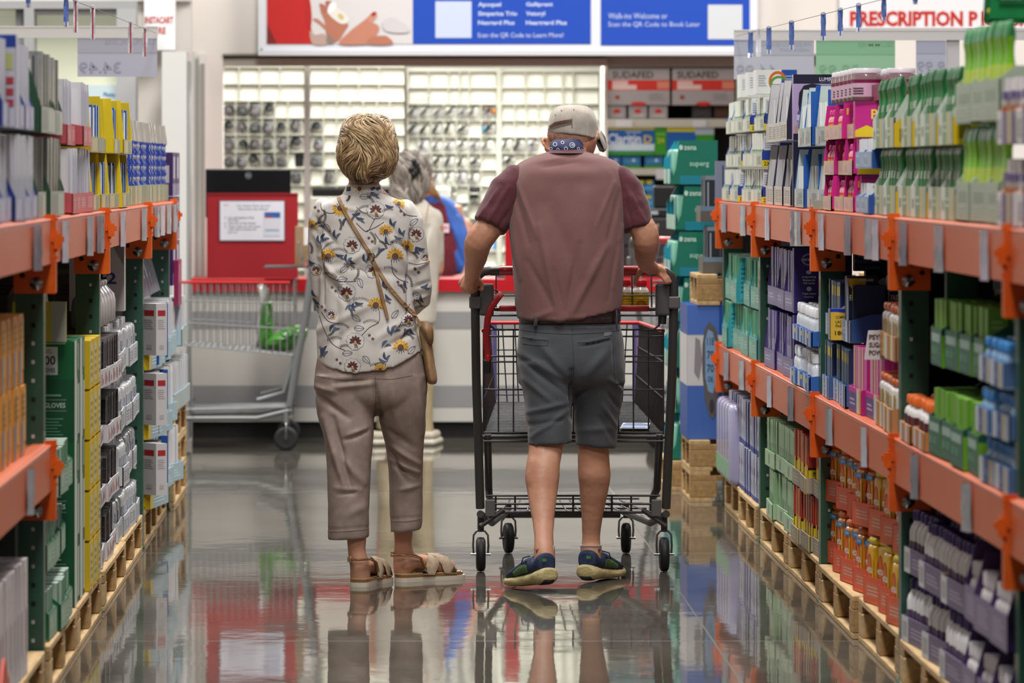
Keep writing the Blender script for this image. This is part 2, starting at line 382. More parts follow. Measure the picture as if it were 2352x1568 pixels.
ptext(s, 'INSTACART', 333, 38, 398, 54, YB+.158, M('b5403c', .4), .03); ptext(s, 'RE', 364, 62, 381, 78, YB+.158, M('b5403c', .4), .03); ptext(s, 'STO', 334, 62, 361, 78, YB+.158, M('b5403c', .4), .03)
tag(s.build('wall_sign'), 'white sign with small red lettering at upper left beside the window', 'sign')
# ------------------------------------------------------------------ pharmacy interior
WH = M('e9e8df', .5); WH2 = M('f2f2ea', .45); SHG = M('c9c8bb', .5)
def bin_unit(p0, p1, q0, rows, pitch, cols, Y, label, mat=WH, lip=SHG, dep=.09):
    """white divided bin shelving; cols: list (per row, last repeats) of divider px"""
    sc = Y/FPX; base = PT(p0, q0, Y); x0 = base.x; x1 = PT(p1, q0, Y).x
    root = empty('bin_shelving', (x0, Y, 0)); tag(root, label, 'shelving')
    zt = base.z; zb = zt-rows*pitch*sc
    b = MB(); b.box(0, dep, 0, x1-x0, dep+.01, zt+.02, mat)
    b.box(-.012, 0, 0, 0, dep, zt+.02, lip); b.box(x1-x0, 0, 0, x1-x0+.014, dep, zt+.02, lip)
    b.build('back_panel', root)
    for r in range(rows+1):
        s_ = MB(); z = zt-r*pitch*sc; s_.box(0, 0, z-.008, x1-x0, dep, z, lip); s_.build('shelf', root)
        if r < rows:
            cs = cols[min(r, len(cols)-1)]
            if cs:
                for c in cs:
                    d = MB(); xx = (c-p0)*sc; d.box(xx-.003, .0, z-pitch*sc, xx+.003, dep, z-.008, lip); d.build('divider', root)
                if r > 0 or 1:
                    bf = MB(); e_ = [p0]+list(cs)+[p1]
                    for a_, b_ in zip(e_[:-1], e_[1:]):
                        bf.box((a_-p0)*sc+.005, .03, z-pitch*sc, (b_-p0)*sc-.005, .034, z-pitch*sc*.16, mat)
                    bf.build('bin_front', root)
    return root
YA = 27.3; YC = 27.6
colsA = [[549, 596, 643]]*2+[[541, 571, 601, 631, 661]]
colsB = [[777, 824, 871]]*2+[[743, 773, 803, 834, 865, 895]]
colsC = [[985, 1030, 1056, 1078]]*2+[[961, 990.5, 1019, 1048, 1076, 1105]]
colsD = [[1206, 1250, 1292, 1316]]*2+[[1182, 1209, 1236, 1264, 1292, 1318, 1346]]
bin_unit(500, 700, 191-38.8, 12, 38.8, colsA, YA, 'white divided bin shelving at far left of the pharmacy, mostly bagged orders')
bin_unit(711, 930, 191-38.8, 12, 38.8, colsB, YA, 'white bin shelving behind the blonde woman with mostly empty bins')
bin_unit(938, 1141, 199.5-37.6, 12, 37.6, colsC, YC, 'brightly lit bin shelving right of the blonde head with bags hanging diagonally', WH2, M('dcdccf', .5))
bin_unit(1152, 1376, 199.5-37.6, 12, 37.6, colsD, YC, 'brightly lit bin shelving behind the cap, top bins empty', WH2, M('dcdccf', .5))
area('shelf_lamp', (PT(1150, 0, 27.0).x, 27.05, 2.22), (radians(-38), 0, 0), 1.15, .12, 40, (1, 1, .95))
# header and glass frame posts in the opening
t = MB()
rectpx(t, 505, 134, 1395, 151, YW+.02, .1, M('a8a298', .6)); rectpx(t, 1388, 141, 1395, 1000, YW+.2, .1, M('d8d6cb', .5))
tag(t.build('trim_5'), kind='structure')
t = MB(); rectpx(t, 699, 150, 711, 640, YW+.3, .06, M('a9a9a6', .5)); rectpx(t, 929, 150, 935, 640, YW+.3, .06, M('9f9f95', .5)); rectpx(t, 511, 150, 513, 640, YW+.3, .06, M('b9b7ae', .5))
tag(t.build('trim_6'), kind='structure')

# bagged prescriptions: pale crinkled bag with a dark folded band across it
def bag_proto(kind, k):
    mb = MB(); R = random.Random(k*13+5)
    wbag = .068; h = .085
    pale = M((['dcdcd6', 'd4d4d2', 'cfcdd0', 'e0dfd6'] if kind == 0 else ['8f8d90', '7f8080', '9a9798', 'a7a6a0'])[k % 4], .55); dark = M(['161816', '3a3836', '55524f', '262a26'][(k+kind) % 4], .8, spec=.1)
    # body: puffy pillow
    N = 7; vs = []; 
    for side in (1, -1):
        for i in range(N):
            for j in range(N):
                u = i/(N-1); v = j/(N-1); puff = sin(pi*u)*sin(pi*v)*.022*side
                vs.append(((u-.5)*wbag*(.8+.2*v)+R.uniform(-1, 1)*.002, -puff+R.uniform(-1, 1)*.0025, v*h*.8+R.uniform(-1, 1)*.002))
    fs = []
    for s_ in (0, 1):
        for i in range(N-1):
            for j in range(N-1):
                a_ = s_*N*N+i*N+j; q = (a_, a_+1, a_+N+1, a_+N); fs.append(q if s_ == 0 else q[::-1])
    mb.add(vs, fs, pale, True)
    if kind == 0:   # diagonal folded top, bright shelves
        P = []
        for i in range(9):
            t_ = i/8; P.append((-.034+.062*t_**1.3, -.027-.006*sin(pi*t_), .008+.082*t_**.75))
        mb.tube(P, [.003+.0125*sin(pi*min(1, (i+.6)/8.6))*(1.25 if k % 2 else .75) for i in range(9)], dark, 6, flat=.5)
    else:           # arch of handle cord
        P = []
        for i in range(11):
            q = pi*(i/10)*.85-.1+.3*k; P.append((-.030*cos(q), -.028, .012+.062*sin(q)))
        mb.tube(P, [.004+.0095*sin(pi*i/10) for i in range(11)], dark, 6, flat=.5)
        mb.ball((R.uniform(-.016, .016), -.019, .02+.01*k), .026, M(['6a6468', '5b5d5e', '75706f', '4d4f50'][k % 4], .5), 6, (1, .4, .9))
    return mb.build('bagged_prescription')
PB = {}
bagn = 0
def put_bag(kind, k, px, py, Y, sc, label, group):
    key = (kind, k)
    if key not in PB: o = bag_proto(kind, k); PB[key] = o
    else: o = PB[key].copy(); COL.objects.link(o)
    p = PT(px, py, Y); o.location = (p.x, Y+.008, p.z); R5 = random.Random(int(px*7+py)); o.scale = (sc*R5.uniform(.85, 1.12)*(-1 if kind and R5.random() < .4 else 1), 1, sc*R5.uniform(.8, 1.05)); o.rotation_euler = (0, R5.uniform(-.22, .22), 0)
    tag(o, label, 'bag', group); return o
R_ = random.Random(3)
rowname = ['third', 'fourth', 'fifth', 'sixth', 'seventh', 'eighth', 'ninth', 'tenth', 'eleventh']
for r in range(2, 7):
    yb = 152.2+38.8*(r+1)-1.5
    cells = [527, 556, 586, 616, 646, 680]
    for c in range(6):
        if r == 2 and c > 3: continue
        if r == 5 and c == 5: continue
        put_bag(1, (r*5+c*3) % 4, cells[c], yb, YA, 1.0 if c < 5 else 1.15, 'crumpled grey bagged order, %s row of far-left bins, %s from the left' % (rowname[r-2], ['first', 'second', 'third', 'fourth', 'fifth', 'sixth'][c]), 'bagged orders in the far-left bins')
    if r in (3, 4, 5):
        put_bag(1, r % 4, 729, yb, YA, 1.0, 'grey bagged order in left column behind the blonde woman, %s row' % rowname[r-2], 'bagged orders behind the woman')
put_bag(1, 2, 757, 152.2+38.8*7-1.5, YA, 1.0, 'lone grey bagged order in a bin left of the blonde head', 'bagged orders behind the woman')
lay = {2: [0, 1, 2, 3, 4, 5, 6], 3: [0, 1, 2, 3, 4, 6], 4: [1, 2, 3, 4, 5, 6], 5: [2, 3, 4, 5], 6: [2, 3, 4, 5], 7: [2, 3, 5], 8: [3, 4], 9: [2, 5], 10: [4]}
cc = [950, 976, 1005, 1034, 1062, 1090, 1122]
for r, cs in lay.items():
    yb = 199.5-37.6+37.6*(r+1)-1.5
    for c in cs:
        o = put_bag(0, (r*3+c*2) % 4, cc[c], yb, YC, .98, 'pale bag with dark diagonal fold, %s row, %s bright bin from left' % (rowname[r-2], ['first', 'second', 'third', 'fourth', 'fifth', 'sixth', 'seventh'][c]), 'bags with diagonal folds in the bright bins')
for r, c, p in ((4, 0, 1167), (4, 1, 1195), (4, 2, 1222), (5, 0, 1167), (6, 0, 1165), (7, 1, 1195)):
    put_bag(0, (r+c) % 4, p, 199.5-37.6+37.6*(r+1)-1.5, YC, .98, 'pale folded bag in bright bin above the left maroon shoulder, %s row %s' % (rowname[r-2], ['left', 'middle', 'right'][c]), 'folded bags above the maroon shoulder')
for (px, py, colr, nm) in ((1132, 262, 'e08a12', 'orange'), (1113, 303, '28a8dc', 'blue')):
    mb = MB(); mb.T = Matrix.Diagonal((1.15, 1, 1.15, 1)); mb.ball((0, 0, .016), .014, M(colr, .3), 8, (1, .6, 1)); mb.tube([(-.012 + .006*i - (.0 if nm == 'blue' else .04), -.002, .012+.034*sin(pi*i/6)) for i in range(7)], [.003, .005, .006, .007, .006, .004, .003], M('6a4028', .4), 6)
    mb.T = None; o = mb.build('bottle_bag'); p = PT(px, py, YC); o.location = (p.x, YC-.01, p.z); tag(o, 'small bag with bright %s bottle cap in the bright pharmacy bins' % nm, 'bag')
# dark box in far-left bins, printers and devices at counter height
def dev(name, p0, q0, p1, q1, Y, dep, m, label, cat, extra=None, r=.01):
    A = PT(p0, q1, Y); B = PT(p1, q0, Y); mb = MB(); w_, h_ = B.x-A.x, B.z-A.z
    mb.rbox(0, 0, 0, w_, dep, h_, m, r)
    if extra: extra(mb, w_, h_)
    o = mb.build(name); o.location = A; tag(o, label, cat); return o
BLK = M('0d0e10', .4)
dev('black_case', 677, 353, 697, 383, YA+.02, .1, BLK, 'black case standing in a far-left pharmacy bin', 'case', lambda mb, w, h: mb.box(.3*w, -.004, .12*h, .7*w, 0, .8*h, M('20242a', .3)))
dev('back_desk', 712, 452, 905, 1000, YW+.88, .34, WH, 'white back desk carrying the long printer behind the counter', 'desk')
dev('printer', 716, 431, 900, 452, YW+.9, .3, BLK, 'long black printer on back counter left of blonde woman', 'printer', lambda mb, w, h: mb.box(.05*w, -.003, .6*h, .95*w, 0, .75*h, M('30343a', .3)))
dev('label_printer', 1080, 431, 1100, 456, YC-.1, .12, BLK, 'black two slot label printer in the bright bins', 'printer', lambda mb, w, h: (mb.box(-.001, -.002, .42*h, w, 0, .55*h, M('d8d8d0', .4))))
dev('paper_tray', 1000, 430, 1035, 455, YC-.1, .2, WH2, 'white paper tray stacked with sheets in the pharmacy', 'tray', lambda mb, w, h: [mb.box(.08*w, -.004, h*(.15+.2*i), .92*w, 0, h*(.22+.2*i), M('b9b9b4', .4)) for i in range(4)])
dev('paper_sign', 1105, 552, 1140, 572, YC-.005, .004, M('e8ebee', .5), 'small white notice with blue frame inside the pharmacy', 'notice', lambda mb, w, h: (mb.deco((0, 0, 0, w, .004, h), [('f', 'rect', 0, 0, 1, 1, M('4b86c2', .4)), ('f', 'rect', .2, .2, .8, .8, M('e4e8ea', .4)), ('f', 'rect', .45, .3, .55, .7, M('4b86c2', .4))])), r=.0008)
# ---- Sudafed / Claritin unit
YS2 = 26.9
root = empty('medicine_shelf_unit', PT(1392, 1005, YS2)); root.location.z = 0; tag(root, 'tall shelf unit of cold and allergy medicine right of the cap', 'shelving')
A = PT(1392, 150, YS2); B = PT(1705, 1000, YS2); W_ = B.x-A.x; ztop = A.z
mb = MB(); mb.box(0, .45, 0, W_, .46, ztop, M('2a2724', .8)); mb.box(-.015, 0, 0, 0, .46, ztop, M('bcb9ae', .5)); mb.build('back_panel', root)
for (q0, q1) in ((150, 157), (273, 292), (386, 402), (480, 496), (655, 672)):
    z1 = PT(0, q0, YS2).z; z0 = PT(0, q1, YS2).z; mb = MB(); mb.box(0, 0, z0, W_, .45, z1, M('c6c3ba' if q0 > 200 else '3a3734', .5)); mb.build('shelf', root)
for p in (1431, 1600):
    dev('shelf_tag', p-16 if p < 1500 else p-8, 276, p+22, 292, YS2-.006, .003, M('dadae2', .4), 'blank white shelf tag %s the medicine shelf edge' % ('on left of' if p < 1500 else 'on right of'), 'tag', r=.0005)
dev('shelf_tag', 1507, 388, 1538, 412, YS2-.006, .003, M('dadae2', .4), 'blank white tag hanging below the allergy box shelf', 'tag', r=.0005)
def pbox(name, p0, q0, p1, q1, Y, dep, base, items, label, cat='box', group=None, rz=0):
    A = PT(p0, q1, Y); B = PT(p1, q0, Y); w_, h_ = B.x-A.x, B.z-A.z
    mb = MB(); mb.box(0, 0, 0, w_, dep, h_, base); mb.deco((0, 0, 0, w_, dep, h_), items); o = mb.build(name, rz=rz); o.location = A; tag(o, label, cat, group); return o
SUD = M('a9a2a6', .6); SR = M('d2281c', .4)
def sud(o=0):
    return [('f', 'rect', 0, .40, 1, .68, SR), ('f', 'rect', .08, .55, .33, .66, M('e0b9b6', .4)), ('f', 'rect', .08, .42, .47, .55, M('e3c6c4', .4)), ('f', 'rect', .8, .44, 1, .64, M('e0876f', .4)),
            ('f', 'text', .08, .73, .74, .92, M('2a2628', .4), 'SUDAFED'), ('f', 'lines', .66, .12, .92, .32, M('99949a', .4), 5), ('f', 'ell', .12, .15, .2, .27, M('9c4a36', .4)), ('f', 'ell', .38, -.02, .62, .09, SR)]
pbox('medicine_display_box', 1395, 157, 1538, 241, YS2+.02, .3, SUD, sud(), 'grey and red cold medicine display box, left on the top pharmacy shelf', group='cold medicine display boxes')
pbox('medicine_display_box', 1544, 157, 1687, 241, YS2+.02, .3, SUD, sud(), 'grey and red cold medicine display box, right on the top pharmacy shelf', group='cold medicine display boxes')
for i, p in enumerate((1396, 1444, 1491)):
    pbox('medicine_box', p, 243, p+42, 272, YS2+.04, .2, SUD, [('f', 'rect', .1, .12, .92, .88, M('a9a2a8', .4)), ('f', 'ell', .3, .4, .7, .75, SR), ('f', 'text', .2, .15, .8, .32, M('d8d2d6', .4), 'cold')], 'small grey red medicine box under the left display box, %s' % ['left', 'middle', 'right'][i], group='small medicine boxes')
pbox('medicine_box', 1590, 243, 1634, 272, YS2+.1, .2, M('3c3a3e', .5), [('f', 'rect', .1, .2, .9, .7, M('4b4347', .5))], 'dark medicine box under the right display box')
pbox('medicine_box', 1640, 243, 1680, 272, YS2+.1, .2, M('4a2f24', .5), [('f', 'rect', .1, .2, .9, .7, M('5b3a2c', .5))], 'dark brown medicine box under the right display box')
CB = M('1462b8', .4); CG = M('3a9a26', .4); CYE = M('d6cf2c', .4)
cl = [('f', 'rect', 0, .86, 1, 1, CYE), ('f', 'rect', 0, .38, 1, .84, CB), ('f', 'rect', 0, .15, 1, .38, M('cfe2ee', .4)), ('f', 'rect', 0, 0, 1, .12, CG), ('f', 'text', .03, .38, .72, .74, M('e6eef6', .4), 'Claritin'), ('f', 'text', .78, .4, .95, .68, M('e8c426', .4), 'D'), ('f', 'lines', .4, .75, .72, .83, M('cfe0f4', .4), 1)]
pbox('allergy_box', 1393, 289, 1503, 356, YS2+.02, .2, CB, cl, 'blue green allergy box with big white lettering')
pbox('allergy_box', 1504, 290, 1531, 356, YS2+.02, .2, CG, [('f', 'rect', .1, .7, .9, .75, M('8bc34a', .4)), ('f', 'text', .2, .42, .8, .6, M('c7d437', .4), '24')], 'green narrow allergy box beside the blue one')
pbox('allergy_box', 1532, 289, 1640, 356, YS2+.02, .2, CB, [('f', 'rect', 0, .8, .6, 1, CYE), ('f', 'rect', .6, .7, 1, 1, M('b6c7d6', .4)), ('f', 'rect', .62, 0, 1, .7, CG)], 'blue green allergy box half hidden behind the teal stand')
for i, p in enumerate((1394, 1428, 1480, 1534)):
    pbox('allergy_carton', p, 358, p+44 if i else p+32, 385, YS2+.03, .2, M('1b5d9b', .4), [('f', 'rect', 0, 0, 1, .2, CG), ('f', 'rect', .1, .35, .9, .8, M('3f83b8', .4)), ('f', 'ell', .55, .5, .7, .75, M('d8e6ee', .4))], 'small blue allergy carton under the big box, %s from the left' % ['first', 'second', 'third', 'fourth'][i], group='small blue allergy cartons')
k_ = 0
for (p, q) in ((1462, 414), (1480, 414), (1478, 448), (1500, 448), (1462, 448)):
    pbox('allergy_carton', p, q, p+22, q+32, YS2+.05, .2, M('1f7fc4', .4), [('f', 'rect', .2, .75, .8, 1, CYE), ('f', 'rect', .1, .3, .9, .6, M('5aa9dc', .4))], 'bright blue yellow carton below allergy shelf, %s of five' % ['first', 'second', 'third', 'fourth', 'fifth'][k_], group='bright blue cartons'); k_ += 1
dev('till_monitor', 1501, 426, 1552, 478, 25.32, .04, BLK, 'black till screen right of the maroon sleeve', 'screen')
dev('card_reader', 1478, 478, 1552, 500, 25.3, .12, M('17181b', .35), 'black card reader under the till screen', 'machine', lambda mb, w, h: mb.box(.2*w, -.004, .35*h, .45*w, 0, .7*h, M('9aa0a4', .3)))
dev('till_cabinet', 1330, 500, 1590, 636, 25.26, .1, M('141416', .6), 'dark till cabinet behind the man with equipment on top', 'cabinet', lambda mb, w, h: (mb.box(.35*w, -.01, .55*h, .58*w, 0, .78*h, M('2a2b2e', .4)), mb.box(.62*w, -.01, .2*h, .95*w, 0, .6*h, M('232326', .5))))
# cream ribbons of the receipt
mb = MB(); mb.tube([PT(1497, 505, 25.24), PT(1506, 520, 25.22), PT(1512, 515, 25.24), PT(1508, 535, 25.21), PT(1500, 548, 25.24)], [.006, .012, .01, .012, .006], M('a8917a', .6), 8, flat=.3); tag(mb.build('receipt_paper'), 'curled tan receipt paper at the dark till', 'paper')
# ---- counter
YK = 24.8
cr = empty('pharmacy_counter', (PT(420, 0, YK).x, YK, 0)); tag(cr, 'long white pharmacy counter with grey stripes and dark kick base', 'counter')
def cbx(q0, q1, m, name, dy=0.0, dep=.55, p0=418, p1=1960, thick=None):
    A = PT(p0, q1, YK); B = PT(p1, q0, YK); mb = MB(); mb.box(0, 0, max(0, A.z), B.x-A.x, dep, B.z, m); o = mb.build(name); o.parent = cr; o.location = (A.x-cr.location.x, dy, 0); return o
CWH = noisy('laminate', 'bdbab5', 'c4c1bb', 2, .35)
CGR = M('8b8b8c', .35)
cbx(968, 1006, M('0b0b0c', .6), 'kick_base', .04, .45)
cbx(935, 968, CWH, 'front_panel'); cbx(885, 935, CGR, 'grey_stripe', -.002); cbx(755, 885, CWH, 'front_panel'); cbx(715, 755, CGR, 'grey_stripe', -.002); cbx(669, 715, CWH, 'front_panel')
CRED = M('ae0b1b', .35)
cbx(640, 669, CRED, 'countertop', -.03, .6, 418, 1960)
mb = MB()
for p, q in ((472, 700), (446, 915), (470, 936), (900, 900), (1450, 905)): mb.ball(PT(p, q, YK-.004)-Vector(cr.location), .005, M('999999', .3, 1), 5)
mb.build('screw_caps', cr)
# red screen with paper notice
RP = M('9a0415', .65)
rp = empty('red_counter_screen', (PT(476, 0, YK).x, YK-.06, PT(0, 641, YK).z)); tag(rp, 'upright red screen panel standing on the left end of the counter', 'screen')
def onp(name, p0, q0, p1, q1, dy, th, m, parent, extra=None):
    A = PT(p0, q1, YK); B = PT(p1, q0, YK); mb = MB(); mb.box(0, 0, 0, B.x-A.x, th, B.z-A.z, m)
    if extra: extra(mb, B.x-A.x, B.z-A.z)
    o = mb.build(name, parent); o.location = Vector((A.x, YK+dy, A.z))-Vector(parent.location); return o
onp('panel', 476, 443, 685, 641, -.06, .03, RP, rp); onp('edge_strip', 476, 443, 685, 447, -.066, .006, M('8d0b17', .5), rp)
nt_ = MB(); A = PT(505, 553, YK); B = PT(655, 460, YK); w_, h_ = B.x-A.x, B.z-A.z; nt_.box(0, 0, 0, w_, .003, h_, M('d9d9e4', .35))
TX = M('5a5a66', .5)
nt_.deco((0, 0, 0, w_, .003, h_), [('f', 'rect', 0, 0, 1, 1, M('5b5d72', .4)), ('f', 'rect', .012, .02, .988, .98, M('dcdce6', .35)), ('f', 'text', .27, .83, .77, .89, TX, 'For Faster Pick Up and'), ('f', 'text', .29, .75, .74, .81, TX, 'Pharmacy Pay Ahead'), ('f', 'text', .06, .87, .14, .90, M('b8323a', .4), 'COSTCO'),
    ('f', 'text', .13, .55, .53, .6, TX, 'You will receive a Text'), ('f', 'text', .13, .49, .3, .53, TX, 'Message'), ('f', 'text', .13, .41, .55, .46, TX, 'Click link to Pay Ahead'), ('f', 'text', .13, .33, .63, .38, TX, 'When ready you will receive'), ('f', 'text', .13, .26, .57, .31, TX, 'a QR code to present for'), ('f', 'text', .13, .19, .27, .23, TX, 'pick up'),
    ('f', 'ell', .08, .56, .1, .59, TX), ('f', 'ell', .08, .42, .1, .45, TX), ('f', 'ell', .08, .34, .1, .37, TX),
    ('f', 'rect', .68, .12, .93, .72, M('cfd0da', .4)), ('f', 'rect', .69, .57, .93, .71, M('2a5ea6', .4)), ('f', 'rect', .70, .57, .82, .62, M('9a3b4c', .4)), ('f', 'rect', .70, .25, .91, .28, M('5c8cc0', .4))], .0003)
o = nt_.build('notice_sheet'); o.location = (A.x, YK-.065-.003, A.z); tag(o, 'white printed notice taped on the red counter screen', 'notice')
A = PT(472, 443, YK)
mo = empty('computer_monitor', (PT(570, 0, YK).x, YK+.02, PT(0, 640, YK).z)); tag(mo, 'black computer monitor back rising behind the red screen', 'monitor')
mb = MB(); A = PT(472, 500, YK+.03)-Vector(mo.location); B = PT(668, 388, YK+.03)-Vector(mo.location); mb.rbox(A.x, .0, A.z, B.x, .035, B.z, M('0c0d10', .22), .006)
mb.build('screen_back', mo)
mb = MB(); c = PT(570, 403, YK)-Vector(mo.location)
mb.tube([(c.x+.016*cos(q*pi/8), -.002, c.z+.016*sin(q*pi/8)) for q in range(16)], .0016, M('8f969c', .3), 5, closed=True)
mb.text('hp', (c.x-.009, -.002, c.z-.009), (1, 0, 0), (0, 0, 1), .018, .018, M('9fa6ac', .3)); mb.build('round_logo', mo)
mb = MB(); mb.box(c.x-.05, .04, 0, c.x+.05, .06, .38, BLK); mb.rbox(c.x-.12, -.05, 0, c.x+.12, .16, .012, BLK, .004); mb.build('stand', mo)
# red post at the right of the counter
mb = MB(); A = PT(1160, 641, YK); B = PT(1192, 455, YK); mb.box(0, 0, 0, B.x-A.x, .05, B.z-A.z, CRED); o = mb.build('red_post'); o.location = (A.x, YK-.02, A.z); tag(o, 'red upright post on the counter behind the man', 'post')
mb = MB(); mb.rbox(0, 0, 0, .06, .1, .035, M('3d3f42', .4), .006); mb.box(.01, -.001, .02, .05, 0, .03, M('a8aaac', .3)); o = mb.build('stapler'); o.location = PT(1140, 641, YK+.1); tag(o, 'small grey device on the red countertop beside the red frame', 'device')
# ------------------------------------------------------------------ pallet racks
def orange():
    m = bpy.data.materials.new('beam_paint'); m.use_nodes = True; nt = m.node_tree; b = nt.nodes['Principled BSDF']; L = nt.links.new
    tc = nt.nodes.new('ShaderNodeTexCoord'); n = nt.nodes.new('ShaderNodeTexNoise'); n.inputs['Scale'].default_value = 3; n.inputs['Detail'].default_value = 7; L(tc.outputs['Object'], n.inputs['Vector'])
    r = nt.nodes.new('ShaderNodeValToRGB'); r.color_ramp.elements[0].color = (*rgb('c4521e'), 1); r.color_ramp.elements[1].color = (*rgb('d0612c'), 1); L(n.outputs[0], r.inputs[0]); L(r.outputs[0], b.inputs['Base Color'])
    b.inputs['Roughness'].default_value = .42; b.inputs['Coat Weight'].default_value = .4; b.inputs['Coat Roughness'].default_value = .3
    return m
ORB = orange(); ORC = noisy('clip_paint', 'cf4f0a', 'dd6418', 9, .4); GRN = noisy('upright_paint', '21493b', '2a5645', 5, .38, coat=.2)
SILV = M('a8aaac', .28, 1); DARK = M('0a0c0b', .8); SLOT_LIGHT = M('b5b9b4', .5)
def rack(side, X0, ys, beams_all, label, name='pallet_rack', low=None, ynear=None, depth=1.05):
    """ys: upright positions far..near; X0 front plane; beams between uprights"""
    s = side
    root = empty(name, (X0, ys[0], 0)); tag(root, label, 'rack')
    O = Vector(root.location)
    def bx(mb, xa, xb, y0, y1, z0, z1, m):   # xa/xb measured into the shelf
        a, b = sorted((s*xa, s*xb)); mb.box(a, y0-O.y, z0, b, y1-O.y, z1, m)
    for yi, y in enumerate(ys):
        for xo in (0, depth-.08):
            u = MB(); bx(u, xo, xo+.078, y, y+.006, 0, 1.32, GRN); bx(u, xo, xo+.005, y+.006, y+.07, 0, 1.32, GRN); bx(u, xo+.073, xo+.078, y+.006, y+.07, 0, 1.32, GRN)
            bx(u, xo-.006, xo+.09, y-.01, y+.09, 0, .008, GRN)
            up = u.build('upright', root)
            if xo == 0:
                h = MB(); z = .05; k = 0
                while z < 1.3:
                    mm = SLOT_LIGHT if (k*7+yi*3) % 5 in (0, 1, 3) and s < 0 else DARK
                    if s > 0 and (k*7+yi) % 4 == 1: mm = SLOT_LIGHT
                    bx(h, .022, .034, y-.0006, y, z, z+.013, DARK); bx(h, .024, .033, y-.001, y-.0006, z+.002, z+.0125, mm); z += .051; k += 1  # painted slots: dark for shade inside, pale for light seen through
                h.build('painted_slots', up)
    for (za, zb, idx) in beams_all:
        for i in idx:
            y1 = ys[i]; y0 = ys[i+1] if i+1 < len(ys) else ynear
            b = MB(); ya, yb = y0+.035, y1+.03
            # box beam with a rolled step on the upper edge
            prof = [(-.022, za), (-.022, zb-.012), (-.016, zb-.003), (.0, zb), (.030, zb), (.030, za)]
            P = [(s*px_, ya-O.y, pz) for px_, pz in prof]; b.prism(P, (0, yb-ya, 0), ORB)
            b.tube([(s*-.017, ya-O.y, zb-.007), (s*-.017, yb-O.y, zb-.007)], .006, ORB, 6)
            bo = b.build('beam', root)
            for yc, fl in ((y1, 1), (y0, 0)):
                c = MB()
                if not fl: continue
                yy = yc
                bx(c, -.034, -.004, yy-.004, yy+.0, za-.08, zb+.01, ORC)            # plate edge at the upright front
                bx(c, -.034, -.028, yy, yy+.035 if fl else yy+.04, za-.08, zb+.01, ORC)
                if fl:
                    bx(c, -.034, .082, yy-.007, yy-.002, za-.082, zb-.002, ORC)       # side plate
                    for (hx, hz) in ((.03, .025), (.058, .05), (.03, .075)):
                        c.lathe([(.0075, 0), (.0075, .0006)], DARK, 12, caps=True) if 0 else None
                        c.add([(s*(hx)+.008*cos(q*pi/6), yy-.0078-O.y, za-.082+hz+.008*sin(q*pi/6)) for q in range(12)], [tuple(range(12))], DARK)
                    # locking tab
                    bx(c, -.058, -.01, yy-.012, yy-.007, (za+zb)/2-.004, (za+zb)/2+.012, ORC); bx(c, -.05, -.03, yy-.016, yy-.006, (za+zb)/2-.022, (za+zb)/2+.02, ORC)
                    for dz in (.02, .055, -.05, -.03): bx(c, -.04, -.034, yy-.01, yy-.002, (za+zb)/2+dz, (za+zb)/2+dz+.008, ORC)
                co = c.build('beam_bracket', bo)
                if fl:
                    q = MB(); q.T = Matrix.Translation((s*.018, yy-.008-O.y, za-.055)) @ Matrix.Rotation(pi/2, 4, 'X')
                    q.lathe([(.018, 0), (.018, .002), (.010, .003), (.010, .009), (.005, .011)], SILV, 14); q.T = None; q.build('bolt', bo)
        d = MB(); 
        for i in idx:
            y1 = ys[i]; y0 = ys[i+1] if i+1 < len(ys) else ynear
            bx(d, .03, depth, y0+.08, y1-.01, zb-.022, zb-.004, M('6a5a48', .8))
        d.build('shelf_deck', root)  # deck also added to shut light out between the levels
    shade_back = MB(); bx(shade_back, depth, depth+.02, min(ys[-1], ynear), ys[0], 0, 1.30, M('2b2a29', .9)); shade_back.build('back_panel', root)  # made-up dark backing, added so gaps between the goods look shaded
    return root
ZU = (1.195, 1.32); ZL = (.572, .70)
ysR = [YR(1662), YR(1746), YR(1885), YR(2070), YR(2340), 7.9]
rack(1, XR, ysR, [(ZU[0], ZU[1], [0, 1, 2, 3, 4]), (ZL[0], ZL[1], [0, 1, 2, 3, 4])], 'orange and green pallet racking along the right side of the aisle', ynear=7.9)
ysL = [YL(388), YL(328), YL(228), YL(100), 10.0]
rack(-1, XL, ysL, [(ZU[0], ZU[1], [0, 1, 2, 3]), (ZL[0], ZL[1], [3])], 'orange and green pallet racking along the left side of the aisle', ynear=9.8)
# price tag holders: curled clear strips hanging on the beams
def tagproto(v):
    mb = MB(); R = random.Random(v); m = [M('c3c3d2', .2, coat=.6), M('a9abb4', .25, coat=.7), M('8c8a96', .2, coat=.8)][v % 3]
    n = 7; wd = .09
    pts = [(wd*(i/(n-1)-.5), -.002-.016*sin(pi*i/(n-1))*(.5+R.random()*.8)) for i in range(n)]
    vs = []; H = 5
    for j in range(H+1):
        z = .118*j/H
        for i, (x, y) in enumerate(pts): vs.append((x+R.uniform(-1, 1)*.0015, y-R.uniform(0, 1)*.003, z))
    k = len(vs)
    fs = [(j*n+i, j*n+i+1, (j+1)*n+i+1, (j+1)*n+i) for j in range(H) for i in range(n-1)]
    vs2 = [(a, b+.0008, c) for a, b, c in vs]
    mb.add(vs, fs, m, True); mb.add(vs2, [q[::-1] for q in fs], m, True)
    mb.box(-wd/2+.01, -.008, .02, wd/2-.015, -.0065, .055, M('5b6aa8' if v % 2 else '777a86', .4)); mb.box(-wd/2+.012, -.010, .075, wd/2-.02, -.0085, .10, M('e4e4ea', .4))
    return mb.build('price_tag_holder')
TP = {}
